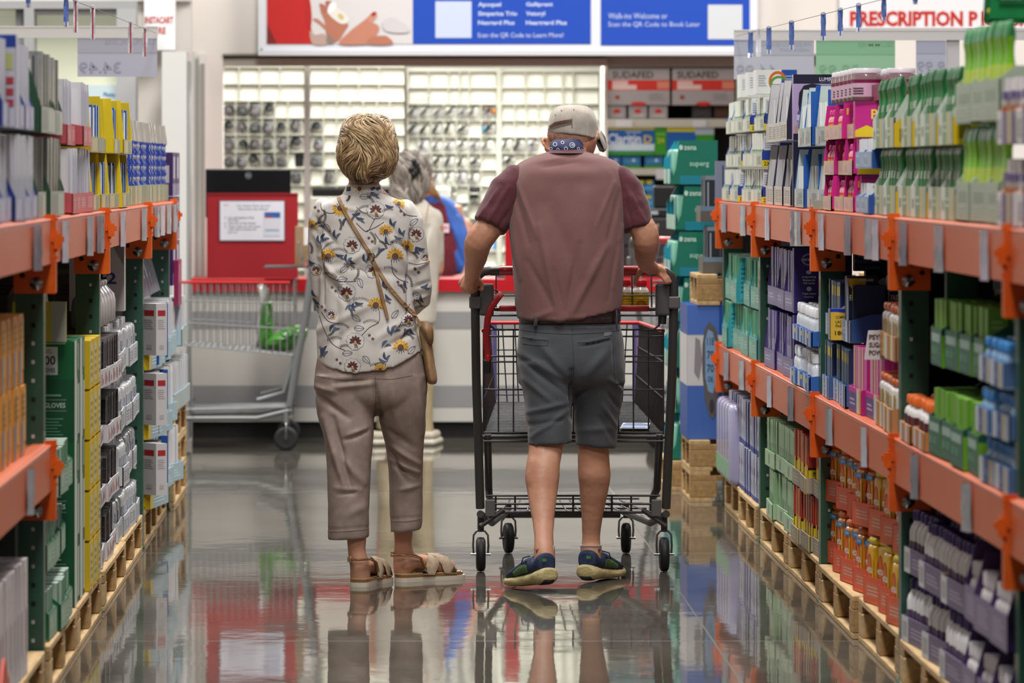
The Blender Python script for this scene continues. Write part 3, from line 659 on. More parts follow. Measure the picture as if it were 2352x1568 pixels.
def put_tag(side, px, py_top, zt, v, n, i, where):
    Y = YR(px) if side > 0 else YL(px)
    X = XR if side > 0 else XL
    if v not in TP: TP[v] = tagproto(v); o = TP[v]
    else: o = TP[v].copy(); COL.objects.link(o)
    o.location = (X-side*.024, Y, zt-.126); o.rotation_euler = (0, 0, -pi/2*side)
    tag(o, olab('clear price tag holder', i, n, where), 'price tag', 'price tag holders on the orange beams')
tl = [2290, 2185, 2100, 2035, 2020, 1970, 1908, 1854, 1843, 1781, 1725, 1680]
for i, p in enumerate(tl): put_tag(1, p, 0, ZU[1]-.004, i % 3, len(tl), i, 'upper right beam')
tl = [2250, 2127, 2008, 1928, 1837, 1786, 1722, 1686]
for i, p in enumerate(tl): put_tag(1, p, 0, ZL[1]-.004, (i+1) % 3, len(tl), i, 'lower right beam')
tl = [57, 124, 183, 206, 261, 311, 341, 355, 370, 384]
for i, p in enumerate(tl): put_tag(-1, p, 0, ZU[1]-.004, (i+2) % 3, len(tl), i, 'upper left beam')
put_tag(-1, 42, 0, ZL[1]-.004, 1, 1, 0, 'on the lower left beam by the yellow boxes')
# ------------------------------------------------------------------ pallets
WOOD = noisy('pallet_wood', 'a98a5c', 'd3b383', 7, .8, stretch=(1, 8, 8), lo=.25, hi=.75)
WOOD2 = noisy('pallet_wood_dark', '8d6c45', 'b8945f', 7, .8, stretch=(1, 8, 8), lo=.25, hi=.75)
def make_pallet(w=1.16, d=1.0, h=.135):
    root = empty('wooden_pallet')
    t = MB()
    for i in range(7):
        y = i*(d-.09)/6; t.rbox(0, y, h-.02, w, y+.09, h, WOOD, .003, 1)
    t.build('top_deck', root)
    t = MB()
    for x in (0, w/2-.05, w-.10): t.rbox(x, 0, h-.042, x+.10, d, h-.02, WOOD2, .002, 1)
    t.build('stringer_boards', root)
    for x in (0, w/2-.06, w-.12):
        for y in (0, d/2-.06, d-.12):
            b = MB(); b.rbox(x, y, .018, x+.12, y+.12, h-.042, WOOD2 if x else WOOD, .004, 1); b.build('block', root)
    t = MB()
    for y in (0, d/2-.05, d-.1): t.rbox(0, y, 0, w, y+.1, .018, WOOD, .002, 1)
    t.build('bottom_deck', root)
    return root
pal0 = None
def put_pallet(side, Ynear, z, label, group, inset=.0, sx=1.0, rz=0):
    global pal0
    if pal0 is None: pal0 = make_pallet(); r = pal0
    else: r = copy_tree(pal0)
    X = (XR if side > 0 else XL)+side*inset
    # local x runs along the aisle, local y into the shelf
    if side > 0: r.location = (X, Ynear+1.16*sx, z); r.rotation_euler = (0, 0, -pi/2+rz)
    else: r.location = (X, Ynear, z); r.rotation_euler = (0, 0, pi/2+rz)
    r.scale = (sx, 1, 1)
    tag(r, label, 'pallet', group); return r
def bay_pallets(side, y0, y1, wh, gr):
    y0 += .09; L = (y1-y0-.02)/2; 
    for i in range(2):
        put_pallet(side, y0+i*L+.01*i, 0, 'wooden floor pallet, %s of two under %s' % (('nearer', 'farther')[i], wh), gr, sx=(L-.03)/1.16, inset=random.uniform(-.012, .012))
bay_pallets(1, ysR[4], ysR[3], 'white and purple bottles at lower right', 'floor pallets on the right')
bay_pallets(1, ysR[3], ysR[2], 'the orange fiber canisters', 'floor pallets on the right')
bay_pallets(1, ysR[2], ysR[1], 'red and pale green cartons', 'floor pallets on the right')
bay_pallets(1, ysR[1], ysR[0], 'the farthest right lavender packs', 'floor pallets on the right')
bay_pallets(-1, ysL[2], ysL[1], 'the white jugs at left', 'floor pallets on the left')
bay_pallets(-1, ysL[3], ysL[2], 'the green glove boxes', 'floor pallets on the left')
bay_pallets(-1, ysL[1], ysL[0], 'the white and blue card packs', 'floor pallets on the left')
bay_pallets(-1, ysL[4], ysL[3], 'the white cartons at lower left', 'floor pallets on the left')
# ------------------------------------------------------------------ merchandise
class Proto:
    def __init__(s, fn): s.fn = fn; s.tree = None
    def place(s, loc, rz, label, cat, group=None, scale=None, rx=0.0, ry=0.0):
        if s.tree is None:
            o = s.fn(); s.tree = (o, [(c, list(c.children)) for c in o.children])
        else:
            r, kids = s.tree; o = r.copy(); COL.objects.link(o)
            for c, gg in kids:
                cc_ = c.copy(); COL.objects.link(cc_); cc_.parent = o
                for g in gg: g2 = g.copy(); COL.objects.link(g2); g2.parent = cc_
        o.location = loc; o.rotation_euler = (rx, ry, rz)
        if scale: o.scale = scale
        tag(o, label, cat, group); return o
def carton(name, w, d, h, base, items=(), lid=None):
    def fn():
        mb = MB(); m = M(base, .42) if isinstance(base, str) else base
        mb.box(0, 0, 0, w, d, h, m)
        its = [tuple(M(x, .42) if (j == 6) else x for j, x in enumerate(it)) for it in items]
        mb.deco((0, 0, 0, w, d, h), its)
        return mb.build(name)
    return Proto(fn)
def bottle(name, r, h, body, cap, label, caph=.18, deco=None, clear=False, capr=.78):
    def fn():
        root = empty(name)
        bm_ = MB(); H = h*(1-caph)
        bm_.lathe([(r*.9, 0), (r, .006), (r, H*.78), (r*.86, H*.88), (r*.62, H*.96), (r*.6, H)], M(body, .22, coat=.4), 18, (r, r, 0)); bm_.build('body', root)
        c = MB(); c.lathe([(r*capr, 0), (r*capr, h*caph-.004), (r*capr-.003, h*caph)], M(cap, .35), 18, (r, r, H)); c.build('cap', root)
        l = MB()
        if label: l.lathe([(r*1.012, H*.12), (r*1.012, H*.7)], M(label, .35), 18, (r, r, 0), caps=False)
        if deco:
            for (z0, z1, c_) in deco: l.lathe([(r*1.02, H*z0), (r*1.02, H*z1)], M(c_, .35), 18, (r, r, 0), caps=False)
        l.build('label', root); return root
    return Proto(fn)
def tray(name, w, d, lip, back, out, inn, items=(), slope=.35, frontcol=None):
    """open display tray: front lip, two sloped end panels, back, floor"""
    def fn():
        mb = MB(); o_ = M(out, .45); i_ = M(inn, .5); t = .004; fc = M(frontcol or out, .4)
        mb.box(0, 0, 0, w, d, t, i_)
        mb.box(0, 0, 0, w, t, lip, fc); mb.box(t, t, t, w-t, t+.001, lip-.001, i_)
        mb.box(0, d-t, 0, w, d, back, o_); mb.box(t, d-t-.001, t, w-t, d-t, back-.001, i_)
        for x0, x1, xi in ((0, t, t), (w-t, w, w-t-.001)):
            prof = [(0, 0), (d, 0), (d, back), (d*slope, back), (0, lip)]
            mb.prism([(x0, a, b) for a, b in prof], (x1-x0, 0, 0), o_)
            mb.prism([(xi, a, b) for a, b in ((t, t), (d-t, t), (d-t, back-.001), (d*slope, back-.002), (t, lip-.001))], (.001, 0, 0), i_)
        its = [tuple(M(x, .42) if (j == 6) else x for j, x in enumerate(it)) for it in items]
        mb.deco((0, 0, 0, w, d, lip), [i for i in its if i[0] in 'f']); mb.deco((0, 0, 0, w, d, back), [i for i in its if i[0] in 'lr'])
        return mb.build(name)
    return Proto(fn)
RG = random.Random(11)
def shelve(side, Yn, Yf, z, tr, it, ntr, per, rows=1, tiers=1, pitch=.2, iw=.05, idp=.05, tdesc='', idesc='', icat='box', where='', setb=0.0, tlab='tray', wob=.03, lean=0.0, skip=(), ysc=1.0, lift=.005, jit=1.0, yaw=0.0):
    """fill a stretch of shelf between Yn (near) and Yf (far) with trays (tr) of items (it)"""
    L = (Yf-Yn)/ntr; X0 = (XR if side > 0 else XL)
    tn = ['bottom tier', 'second tier', 'third tier', 'fourth tier', 'top tier'] if tiers > 2 else (['lower tier', 'upper tier'] if tiers == 2 else [''])
    if tiers > 2: tn[tiers-1] = 'top tier'
    for k in range(tiers):
        zz = z+k*pitch
        cnt = 0; tot = ntr*per-sum(1 for s_ in skip if s_[0] == k)*per
        for t in range(ntr):
            if (k, t) in skip: continue
            y = Yn+t*L; jx = RG.uniform(-.012, .012)*jit; rz = RG.uniform(-wob, wob)*(1 if tr else 0)+yaw
            wh = (tn[k]+' of '+where) if tn[k] else where
            if side > 0: base = Vector((X0+setb+jx, y+L*.985, zz)); rot = -pi/2+rz
            else: base = Vector((X0-setb+jx, y+L*.015, zz)); rot = pi/2+rz
            mt = Matrix.Translation(base) @ Matrix.Rotation(rot, 4, 'Z')
            if tr: tr.place(base, rot, olab(tdesc, t, ntr, wh), 'tray', 'trays: '+tdesc, scale=(1, 1, 1))
            for r in range(rows):
                for i in range(per):
                    u = (i+.5)/per*(L*.97-.012)+.004-iw/2+RG.uniform(-.004, .004)*jit
                    v = .008+r*(idp+.006)+RG.uniform(0, .006)
                    p = mt @ Vector((u, v, lift if tr else 0))
                    # ordinal counts from the near end
                    j = t*per+(per-1-i if side > 0 else i)
                    wr = wh if r == 0 else 'back row, '+wh
                    it.place(p, rot+RG.uniform(-.04, .04)*jit, olab(idesc, j, ntr*per, wr), icat, idesc+', '+where, scale=(1, 1, ysc*RG.uniform(.985, 1.01)))
SEAL = []
# ======================= RIGHT, top shelf
ZT = 1.322
def W(px0, px1, n, Yf=YR): return abs(Yf(px0)-Yf(px1))/n*.97
# S1 slim white green packets
a, b = YR(1749), YR(1662)
shelve(1, a, b, ZT, tray('display_tray', W(1749, 1662, 4), .14, .055, .13, '1c3f9a', 'ccd2cc', [('f', 'rect', 0, 0, 1, 1, 'b9bdb0'), ('f', 'rect', .02, .1, .3, .9, 'd8d9cc'), ('f', 'rect', .4, .05, .62, .95, 'cfd2c4'), ('f', 'lines', .68, .2, .95, .8, '7c8a7a', 4),
    ('r', 'rect', .05, .5, .5, .93, 'd6dbe4'), ('r', 'lines', .08, .55, .45, .88, '8b93a6', 5), ('r', 'rect', .0, .0, .34, .2, 'e6cf1e'), ('r', 'text', .05, .04, .24, .16, '202020', '2X')], .2),
    carton('slim_packet', .022, .07, .128, 'e2e6dc', [('fr', 'rect', 0, 0, 1, .45, 'b9cfb0'), ('fr', 'rect', 0, .45, 1, .5, '7f9f86'), ('r', 'rect', .35, .1, .6, .9, 'd9dfd4')]), 4, 7, tiers=3, pitch=.143, iw=.022, idp=.07, tdesc='small clear-lipped tray of slim packets', idesc='slim white green packet', icat='packet', where='farthest right shelf stack')
A = Vector((XR-.01, 18.6, ZT+.43))
ringp = carton('medicine_carton', .16, .16, .095, 'e6e8e6', [('r', 'rect', .62, 0, 1, 1, '1c4fa8'), ('r', 'ring', .3, .08, .75, .95, 'd8681e'), ('r', 'ring', .33, .08, .78, .75, '4e9a3c'), ('r', 'lines', .05, .3, .25, .8, 'a9b4bc', 5), ('r', 'lines', .72, .2, .95, .8, '8fb0d8', 5)])
for i in range(3):
    ringp.place((XR-.005, 17.98+.16+i*.42, ZT+.43), -pi/2, 'white blue carton with coloured ring atop slim packet trays, %s' % ['nearest', 'middle', 'farthest'][i], 'carton', 'ring cartons')
# S2 purple edged displays
shelve(1, YR(1821), YR(1755), ZT, tray('display_tray', W(1821, 1755, 3), .2, .07, .225, '1e1838', 'c9c9cd', [('f', 'rect', 0, 0, 1, 1, 'cbc6bd'), ('f', 'rect', .02, .05, .2, .95, 'b5afa6'), ('f', 'lines', .25, .15, .55, .85, '8f8a86', 6), ('f', 'lines', .62, .15, .92, .85, '9a958f', 6)], .1),
    carton('blister_pack', .02, .09, .165, 'bfc0c4', [('fr', 'rect', 0, .0, 1, .25, '8a8a92'), ('r', 'rect', .3, .1, .7, .95, '6d6e74'), ('r', 'rect', .05, .1, .2, .95, 'e4e4e6')]), 3, 5, tiers=2, pitch=.237, iw=.02, idp=.09, tdesc='dark purple sided tray with cream lip', idesc='silver white eye drop pack', icat='pack', where='purple edged displays', setb=-.002)
lum = carton('eye_drop_display', .05, .15, .235, 'b9a3c8', [('r', 'rect', 0, .86, 1, 1, '1a1430'), ('r', 'rect', 0, 0, 1, .1, '1a1430'), ('r', 'text', .62, .9, .98, .955, 'e2e2ea', 'LUMIFY'), ('r', 'lines', .62, .88, .98, .89, 'b9b9c8', 1),
    ('r', 'poly', 0, 0, 0, 0, '241a1c', [(.3, .2), (.16, .35), (.12, .55), (.14, .72), (.25, .83), (.45, .86), (.65, .84), (.75, .75), (.75, .2)]),
    ('r', 'poly', 0, 0, 0, 0, 'b98872', [(.2, .45), (.22, .38), (.34, .32), (.5, .3), (.75, .32), (.75, .7), (.6, .74), (.4, .72), (.25, .66), (.2, .55)]),
    ('r', 'poly', 0, 0, 0, 0, '2b1d1c', [(.28, .575), (.38, .60), (.47, .59), (.38, .57)]), ('r', 'ell', .32, .525, .42, .55, '2b2230'), ('r', 'poly', 0, 0, 0, 0, 'a8554e', [(.26, .395), (.34, .41), (.42, .40), (.34, .375)]),
    ('r', 'poly', 0, 0, 0, 0, 'c0917a', [(.05, .1), (.03, .2), (.1, .24), (.12, .34), (.18, .35), (.19, .26), (.3, .24), (.36, .16), (.3, .1)]), ('r', 'rect', .08, .3, .19, .39, 'cfc6d6'), ('r', 'poly', 0, 0, 0, 0, '6a4f8e', [(.09, .39), (.18, .39), (.15, .45), (.12, .45)])])
lum.place((XR-.004, YR(1823)+.02, ZT+.237), -pi/2, 'purple eye drop display box with a woman portrait facing the aisle end', 'box')
lum2 = carton('eye_drop_display', .05, .15, .232, '1a1430', [('r', 'rect', .05, .1, .9, .2, '3a2f5c')])
lum2.place((XR-.004, YR(1823)+.02, ZT), -pi/2, 'dark purple display box under the woman portrait box', 'box')
# S3 blue edged displays
shelve(1, YR(1898), YR(1830), ZT, tray('display_tray', W(1898, 1830, 3), .18, .065, .205, '1553a8', 'bcc9c8', [('f', 'rect', 0, 0, 1, 1, 'a9b6b6'), ('f', 'rect', .02, .1, .2, .9, 'c8d0cf'), ('f', 'rect', .3, .1, .36, .5, 'b04a52'), ('f', 'lines', .45, .2, .9, .8, '7d8f94', 5), ('r', 'rect', .0, .35, .6, .9, '1b5cb4')], .1),
    carton('blister_pack', .02, .08, .14, 'dfe3e0', [('r', 'rect', .2, .0, .55, 1, '1f6a52'), ('f', 'rect', 0, 0, 1, .3, '2a6c58'), ('r', 'rect', .7, .1, .9, .9, 'a8b8b4')]), 3, 5, tiers=2, pitch=.212, iw=.02, idp=.08, tdesc='blue sided tray with pale lip', idesc='green white blister pack', icat='pack', where='blue edged displays')
# fallen leaflet box on the shelf edge
carton('open_carton', .12, .11, .03, 'a8a698', [('t', 'lines', .1, .15, .9, .85, '6f6d66', 5), ('r', 'rect', 0, 0, 1, 1, '8d8b80')]).place((XR-.03, YR(1888), ZT), -pi/2+.25, 'flat beige opened carton lying on shelf edge before the blue displays', 'carton')
# S4 pink three tier displays + jars
PK = 'd0208c'
shelve(1, YR(1962), YR(1898), ZT, tray('display_tray', W(1962, 1898, 3), .16, .045, .112, PK, 'b81c7c', [('f', 'rect', 0, 0, 1, 1, 'd9b89a'), ('f', 'poly', 0, 0, 0, 0, 'cf9fa6', [(.1, .2), (.2, .8), (.3, .4), (.4, .8), (.5, .2)]), ('f', 'rect', .6, .15, .9, .85, 'cfa8b0'),
    ('r', 'rect', .12, .2, .7, .6, 'f0d21a'), ('r', 'text', .1, .62, .6, .86, 'f0d21a', 'Pep')], .05),
    bottle('gummy_bottle', .019, .092, 'e8a0a8', 'd8308e', 'e84858', deco=[(.3, .6, 'e8c030')]), 3, 4, tiers=3, pitch=.115, iw=.038, idp=.038, tdesc='bright pink tray with cream lip', idesc='pink capped small bottle', icat='bottle', where='bright pink displays')
pc = carton('medicine_display', .05, .12, .113, PK, [('r', 'text', .42, .52, .95, .78, 'f4e04a', 'PEP'), ('r', 'poly', 0, 0, 0, 0, 'f0d21a', [(0, .02), (.95, .02), (.95, .3), (.6, .22), (.3, .34), (0, .2)]), ('r', 'rect', .42, .3, .95, .48, 'a01870'), ('r', 'lines', .45, .32, .9, .45, 'f4d0e4', 2), ('r', 'poly', 0, 0, 0, 0, '8c1262', [(.0, .88), (.98, .97), (.98, 1), (0, 1)])])
for i in range(3):
    pc.place((XR-.004+.01*i, YR(1963), ZT+.115*(2-i)), -pi/2, 'bright pink and yellow display end carton, %s of its stack' % ['topmost', 'middle', 'lowest'][i], 'carton', 'pink end cartons')
def jar_fn():
    root = empty('gummy_jar'); r = .048
    g = MB(); g.lathe([(r*.95, 0), (r, .004), (r, .078), (r*.93, .084)], M('8c6f74', .12, coat=.6), 22, (r, r, 0)); g.build('jar_body', root)
    l = MB(); l.lathe([(r*1.01, .012), (r*1.01, .055)], M('d9b6cc', .4), 22, (r, r, 0), caps=False); l.lathe([(r*1.014, .055), (r*1.014, .066)], M('7c1448', .4), 22, (r, r, 0), caps=False)
    for zz in (.020, .028, .036):
        pts = [(r+r*1.02*cos(q), r+r*1.02*sin(q), zz) for q in [pi*1.15+i*.09 for i in range(10)]]
        l.add([(x, y, zz) for x, y, _ in pts]+[(x, y, zz+.004) for x, y, _ in pts], [(i, i+1, 11+i, 10+i) for i in range(9)], M('4c3040', .4))
    l.build('label', root)
    c = MB(); c.lathe([(r*.96, 0), (r*.96, .012), (r*.92, .015)], M('e4e0e6', .3), 22, (r, r, .086)); c.build('lid', root)
    return root
jp = Proto(jar_fn)
for i in range(6):
    jp.place((XR+.0, YR(1962)+.05+i*.13, ZT+.347), 0, olab('gummy jar with white lid and pink label', i, 6, 'front row atop pink displays'), 'jar', 'clear gummy jars')
    jp.place((XR+.105, YR(1962)+.02+i*.13, ZT+.347), 0, olab('gummy jar with white lid and pink label', i, 6, 'back row atop pink displays'), 'jar', 'clear gummy jars')
carton('maroon_carton', .5, .2, .05, '7a1238', [('r', 'rect', .5, .1, .9, .9, '8c1f48')]).place((XR+.06, YR(1972)+.3, ZT+.345), -pi/2, 'maroon flat carton lying behind gummy jars', 'carton')
# S4b blue white boxes
shelve(1, YR(2008), YR(1968), ZT, tray('display_tray', W(2008, 1968, 2), .13, .05, .08, '2a5aa8', 'c8d4e4', [('f', 'rect', 0, 0, 1, 1, '8fa8c8'), ('f', 'rect', .05, .1, .45, .9, 'a9bcd4'), ('f', 'lines', .1, .3, .4, .7, '6f88ae', 3), ('f', 'rect', .55, .1, .95, .9, '9db4d2'), ('r', 'rect', 0, .0, 1, .7, '2350a0')], .3),
    carton('tablet_box', .03, .07, .085, 'e2e6ea', [('r', 'rect', 0, 0, 1, .3, '2a5cae'), ('r', 'text', .1, .38, .5, .75, '1e4c9c', 'G'), ('r', 'text', .1, .85, .6, .93, '1e4c9c', 'PHYS'), ('f', 'rect', 0, 0, 1, .4, '9fb4d4')]), 2, 5, tiers=2, pitch=.135, iw=.03, idp=.07, tdesc='pale blue tray', idesc='white blue tablet box', icat='box', where='blue boxes beside green pouches', setb=-.012)
# S5 / S6 green pouches with flared tops
def pouch_fn(name, H, w, top, mid, low, band=None, letter='wh', flare=1.0, txt=None):
    def fn():
        root = empty(name); d = .034
        def ring(z, hw, hd): return [(w/2+hw*cos(q*pi/8)*(1 if abs(cos(q*pi/8)) < .01 else 1), d/2+hd*sin(q*pi/8), z) for q in range(16)]
        def loftr(rs, m):
            mb = MB(); vs = [p for r_ in rs for p in r_]; k = len(rs)
            mb.add(vs, [(i*16+j, i*16+(j+1) % 16, (i+1)*16+(j+1) % 16, (i+1)*16+j) for i in range(k-1) for j in range(16)], m, True)
            mb.add(rs[-1], [tuple(range(16))], m); mb.add(rs[0][::-1], [tuple(range(16))], m); return mb
        hw = w/2
        b_ = loftr([ring(0, hw*.9, d*.5), ring(H*.04, hw*.98, d*.5), ring(H*.38, hw*.92, d*.46), ring(H*.56, hw*.72, d*.36)], M(low, .35, coat=.15)); b_.build('pouch_body', root)
        n_ = loftr([ring(H*.56, hw*.72, d*.36), ring(H*.64, hw*.62, d*.3), ring(H*.74, hw*.64, d*.3), ring(H*.84, hw*.88*flare, d*.4)], M(mid, .35, coat=.15))
        if txt: n_.text(txt, (hw*.55, -.001+d*.13, H*.5), (1, 0, 0), (0, .12, 1), w*.45, .02, M('dfe6d8', .4)); n_.T = None
        n_.build('pouch_neck', root)
        t_ = loftr([ring(H*.84, hw*.88*flare, d*.4), ring(H*.9, hw*.98*flare, d*.34), ring(H*.985, hw*1.0*flare, d*.16), ring(H, hw*.99*flare, d*.05)], M(top, .35, coat=.15)); t_.build('pouch_top', root)
        l_ = MB(); zz = H*.06
        l_.quad((w*.92, d*.06, zz), (w*.92, d*.94, zz), (w*.9, d*.9, H*.34), (w*.9, d*.1, H*.34), M(letter, .4))
        l_.quad((w*.1, -.0015, zz), (w*.9, -.0015, zz), (w*.86, .001, H*.36), (w*.14, .001, H*.36), M(letter, .4)); l_.build('label', root)
        return root
    return Proto(fn)
gp = pouch_fn('green_pouch', .19, .062, '04602c', '067a38', '0a6a32', letter='d4dccc', txt='BER')
GL = [('f', 'rect', 0, 0, .3, 1, 'd6dccf'), ('f', 'rect', .06, .3, .22, .6, '9aa79a'), ('f', 'rect', .3, 0, .62, 1, '7da083'), ('f', 'lines', .35, .35, .58, .75, 'b8ccb6', 2), ('f', 'rect', .62, 0, .72, 1, 'd9c06a'), ('f', 'rect', .72, 0, 1, 1, 'a9b8a4'), ('r', 'poly', 0, 0, 0, 0, 'e0c018', [(0, 0), (.45, 0), (.45, .8), (0, .45)]), ('r', 'rect', .1, .1, .3, .35, '8a7a18')]
shelve(1, YR(2192), YR(2006), ZT, tray('display_tray', W(2192, 2006, 6), .15, .085, .15, 'c9d2c6', 'aebdae', GL, .25), gp, 6, 5, tiers=2, pitch=.195, iw=.062, idp=.036, tdesc='striped white green tray', idesc='dark green flared pouch', icat='pouch', where='dark green pouches', lift=.012)
lp = pouch_fn('lime_pouch', .235, .082, '04803c', '76bf10', 'b0cc30', letter='a8d088', flare=1.05)
shelve(1, YR(2300), YR(2196), ZT, tray('display_tray', W(2300, 2196, 3), .15, .10, .13, 'a8b8a4', '9fae9c', [('f', 'rect', .03, .05, .97, .95, 'a5b5a2'), ('f', 'rect', .2, .5, .8, .75, '8d9f8e'), ('f', 'lines', .2, .15, .8, .42, 'bcc8b8', 3)], .25), lp, 3, 4, tiers=2, pitch=.246, iw=.082, idp=.036, tdesc='grey green tray', idesc='lime pouch with green top', icat='pouch', where='lime pouches', rows=1)
bigp = pouch_fn('green_pouch', .2, .13, '06703c', '06703c', '06703c', letter='128a4c', flare=1.2)
o = bigp.place((XR+.02, 11.25, ZT+.49), 0, 'large dark green flared pouch standing highest atop the lime pouches', 'pouch')
mb = MB(); mb.ball((.03, .004, .03), .016, M('e6cf1a', .4), 8, (1.3, .2, .7)); mb.build('yellow_spot', o)
mb = MB(); mb.box(.035, -.0145, .055, .1, -.0135, .068, M('101010', .4)); mb.text('KIRKLAND', (.04, -.0148, .058), (1, 0, 0), (0, 0, 1), .055, .007, M('d0d0d0', .4)); mb.build('black_label', o)
carton('shelf_carton', .3, .3, .12, '6f8f5a', [('r', 'rect', .1, .1, .9, .9, '7d9c66')]).place((XR+.12, 11.7, ZT+.0), -pi/2, 'plain green carton behind the lime pouches', 'carton')
carton('support_carton', .34, .16, .49, '4d8f4a', [('r', 'rect', .1, .1, .9, .9, '58a052')]).place((XR+.16, 11.4, ZT), -pi/2, 'tall green carton deep behind lime pouches holding the large pouch', 'carton')
# S7 white purple packs
def twin_fn():
    root = empty('bottle_pack'); mb = MB(); mb.prism([(0, 0, 0), (0, .06, 0), (0, .05, .15), (0, .01, .15)], (.06, 0, 0), M('d6cfd2', .35)); mb.build('card_sleeve', root)
    b_ = MB(); b_.box(-.0006, .004, .10, .0606, .0, .118, M('46307c', .4)); b_.box(.0606, .01, .1, .0612, .05, .118, M('46307c', .4)); b_.build('purple_band', root)
    c = MB(); c.box(.0606, .016, .055, .062, .044, .085, M('a85a22', .4)); c.box(.01, -.002, .055, .05, .006, .085, M('a85a22', .4)); c.build('amber_window', root); return root
shelve(1, YR(2430), YR(2304), ZT, tray('display_tray', W(2430, 2304, 3), .14, .075, .1, 'd8d2d2', 'b9b4ba', [('f', 'rect', 0, 0, .3, 1, 'd6d3d4'), ('f', 'rect', .3, 0, .62, 1, '6a5a86'), ('f', 'rect', .68, 0, .78, 1, 'd8c030'), ('f', 'rect', .8, 0, 1, 1, '8a7c9c'), ('f', 'lines', .05, .2, .25, .8, '9a9499', 4)], .3), Proto(twin_fn), 3, 4, tiers=2, pitch=.19, iw=.06, idp=.06, tdesc='white purple tray', idesc='white purple bottle pack', icat='pack', where='nearest right top shelf', setb=-.01)

# ======================= RIGHT, middle shelf
ZM = .702
TG = 'a'
shelve(1, YR(1742), YR(1664), ZM, tray('display_tray', W(1742, 1664, 4), .16, .085, .19, '2a9aa6', '7fb8a8', [('f', 'rect', 0, 0, 1, 1, '6aa596'), ('f', 'rect', .05, .2, .45, .8, '83b6a8'), ('f', 'lines', .52, .3, .9, .7, 'a3cbbf', 3), ('r', 'rect', .1, .1, .4, .9, '39b0bc'), ('r', 'lines', .12, .2, .3, .8, '1b6f7c', 6)], .15),
    carton('slim_carton', .032, .1, .185, 'b6d2c2', [('f', 'rect', 0, .5, 1, 1, '57a67c'), ('r', 'rect', .0, .0, .5, 1, '4fa07e'), ('r', 'rect', .6, .05, .9, .9, 'd6e4dc')]), 4, 6, tiers=2, pitch=.2, iw=.032, idp=.1, tdesc='teal tray', idesc='slim green white carton', icat='carton', where='farthest middle shelf')
carton('tall_green_carton', .05, .05, .09, '2d9a58').place((XR+.06, 18.35, ZM+.4), -pi/2, 'small green carton atop the teal trays under the beam', 'carton')
carton('tall_green_carton', .1, .06, .09, 'c2d8d0').place((XR+.07, 18.1, ZM+.4), -pi/2, 'small pale carton atop the teal trays under the beam', 'carton')
PUR = '2c1a66'
shelve(1, YR(1822), YR(1758), ZM, tray('display_tray', W(1822, 1758, 3), .2, .07, .22, PUR, '5c4a8c', [('f', 'rect', 0, 0, 1, 1, '77729c'), ('f', 'rect', .05, .2, .9, .8, '837fa8'), ('f', 'lines', .1, .35, .6, .7, 'b3b0cc', 2)], .1),
    carton('lens_solution_box', .05, .12, .215, '3a2a78', [('f', 'rect', 0, 0, .25, 1, 'b9b6cc'), ('f', 'rect', .4, .1, .8, .5, '9a96b8'), ('f', 'rect', .3, .6, .8, .9, '5d54a0'), ('r', 'rect', .1, .1, .3, .9, '4a3a94')]), 3, 5, tiers=2, pitch=.238, iw=.05, idp=.12, tdesc='lavender lipped tray', idesc='purple lens solution box', icat='box', where='purple stack')
WT = 'd6d3e8'
lens = carton('lens_solution_display', .06, .13, .232, PUR, [('r', 'ring', .2, .73, .62, .92, '8d86b8'), ('r', 'rect', .2, .8, .62, .86, PUR), ('r', 'text', .2, .805, .62, .85, WT, 'Global Store Visit'), ('r', 'ell', .33, .6, .48, .66, 'b8b4d4'), ('r', 'text', .22, .54, .6, .575, WT, 'Long-Lasting'), ('r', 'text', .24, .495, .58, .525, WT, 'Moisture for'), ('r', 'text', .25, .45, .57, .48, WT, 'Soft Lenses'),
    ('r', 'ell', .34, .34, .48, .41, 'b8b4d4'), ('r', 'text', .22, .28, .6, .315, WT, 'Triple Action'), ('r', 'text', .27, .235, .53, .265, WT, 'Cleaning'), ('r', 'rect', .8, .5, 1, .95, '0e0a24'), ('r', 'ring', .84, .8, 1.0, .92, WT), ('r', 'rect', .7, .36, 1, .46, '9d9cae'), ('r', 'text', .84, .38, 1, .44, '2a2440', 'Hy')])
lens.place((XR-.004, YR(1823)+.0, ZM+.24), -pi/2, 'deep purple lens solution display box with white lettering', 'box')
carton('lens_solution_display', .06, .13, .232, PUR).place((XR-.004, YR(1823)+.0, ZM), -pi/2, 'plain purple display box under the lettered one', 'box')
ep = bottle('eye_drop_bottle', .017, .125, 'dfe6f0', 'e9edf2', '2b72c8', caph=.25, deco=[(.5, .7, 'e6ecf4'), (.25, .38, '1a4d9c')], capr=.85)
shelve(1, YR(1880), YR(1828), ZM, tray('display_tray', W(1880, 1828, 3), .13, .052, .06, '2d63b4', 'aab8d0', [('f', 'rect', 0, 0, .25, 1, 'd0d6de'), ('f', 'rect', .25, 0, .6, 1, '3a6cb8'), ('f', 'rect', .32, .5, .5, .8, 'd8d060'), ('f', 'rect', .6, 0, .75, 1, 'c8d0da'), ('f', 'rect', .75, 0, 1, 1, '4a78bc')], .5), ep, 3, 6, tiers=2, pitch=.152, iw=.034, idp=.034, rows=2, tdesc='blue white low tray', idesc='white blue eye drop bottle', icat='bottle', where='white bottle packs', setb=-.02)
eyep = carton('eye_drop_pack', .02, .05, .12, 'e6ebf0', [('r', 'rect', 0, 0, 1, .32, '2a68c0'), ('r', 'ell', .15, .42, .85, .66, '1c4a94'), ('r', 'ell', .2, .45, .8, .63, 'e6ebf0'), ('r', 'ell', .38, .46, .62, .62, '1c4a94'), ('r', 'poly', 0, 0, 0, 0, '2a68c0', [(0, .32), (.3, .42), (.6, .32)])])
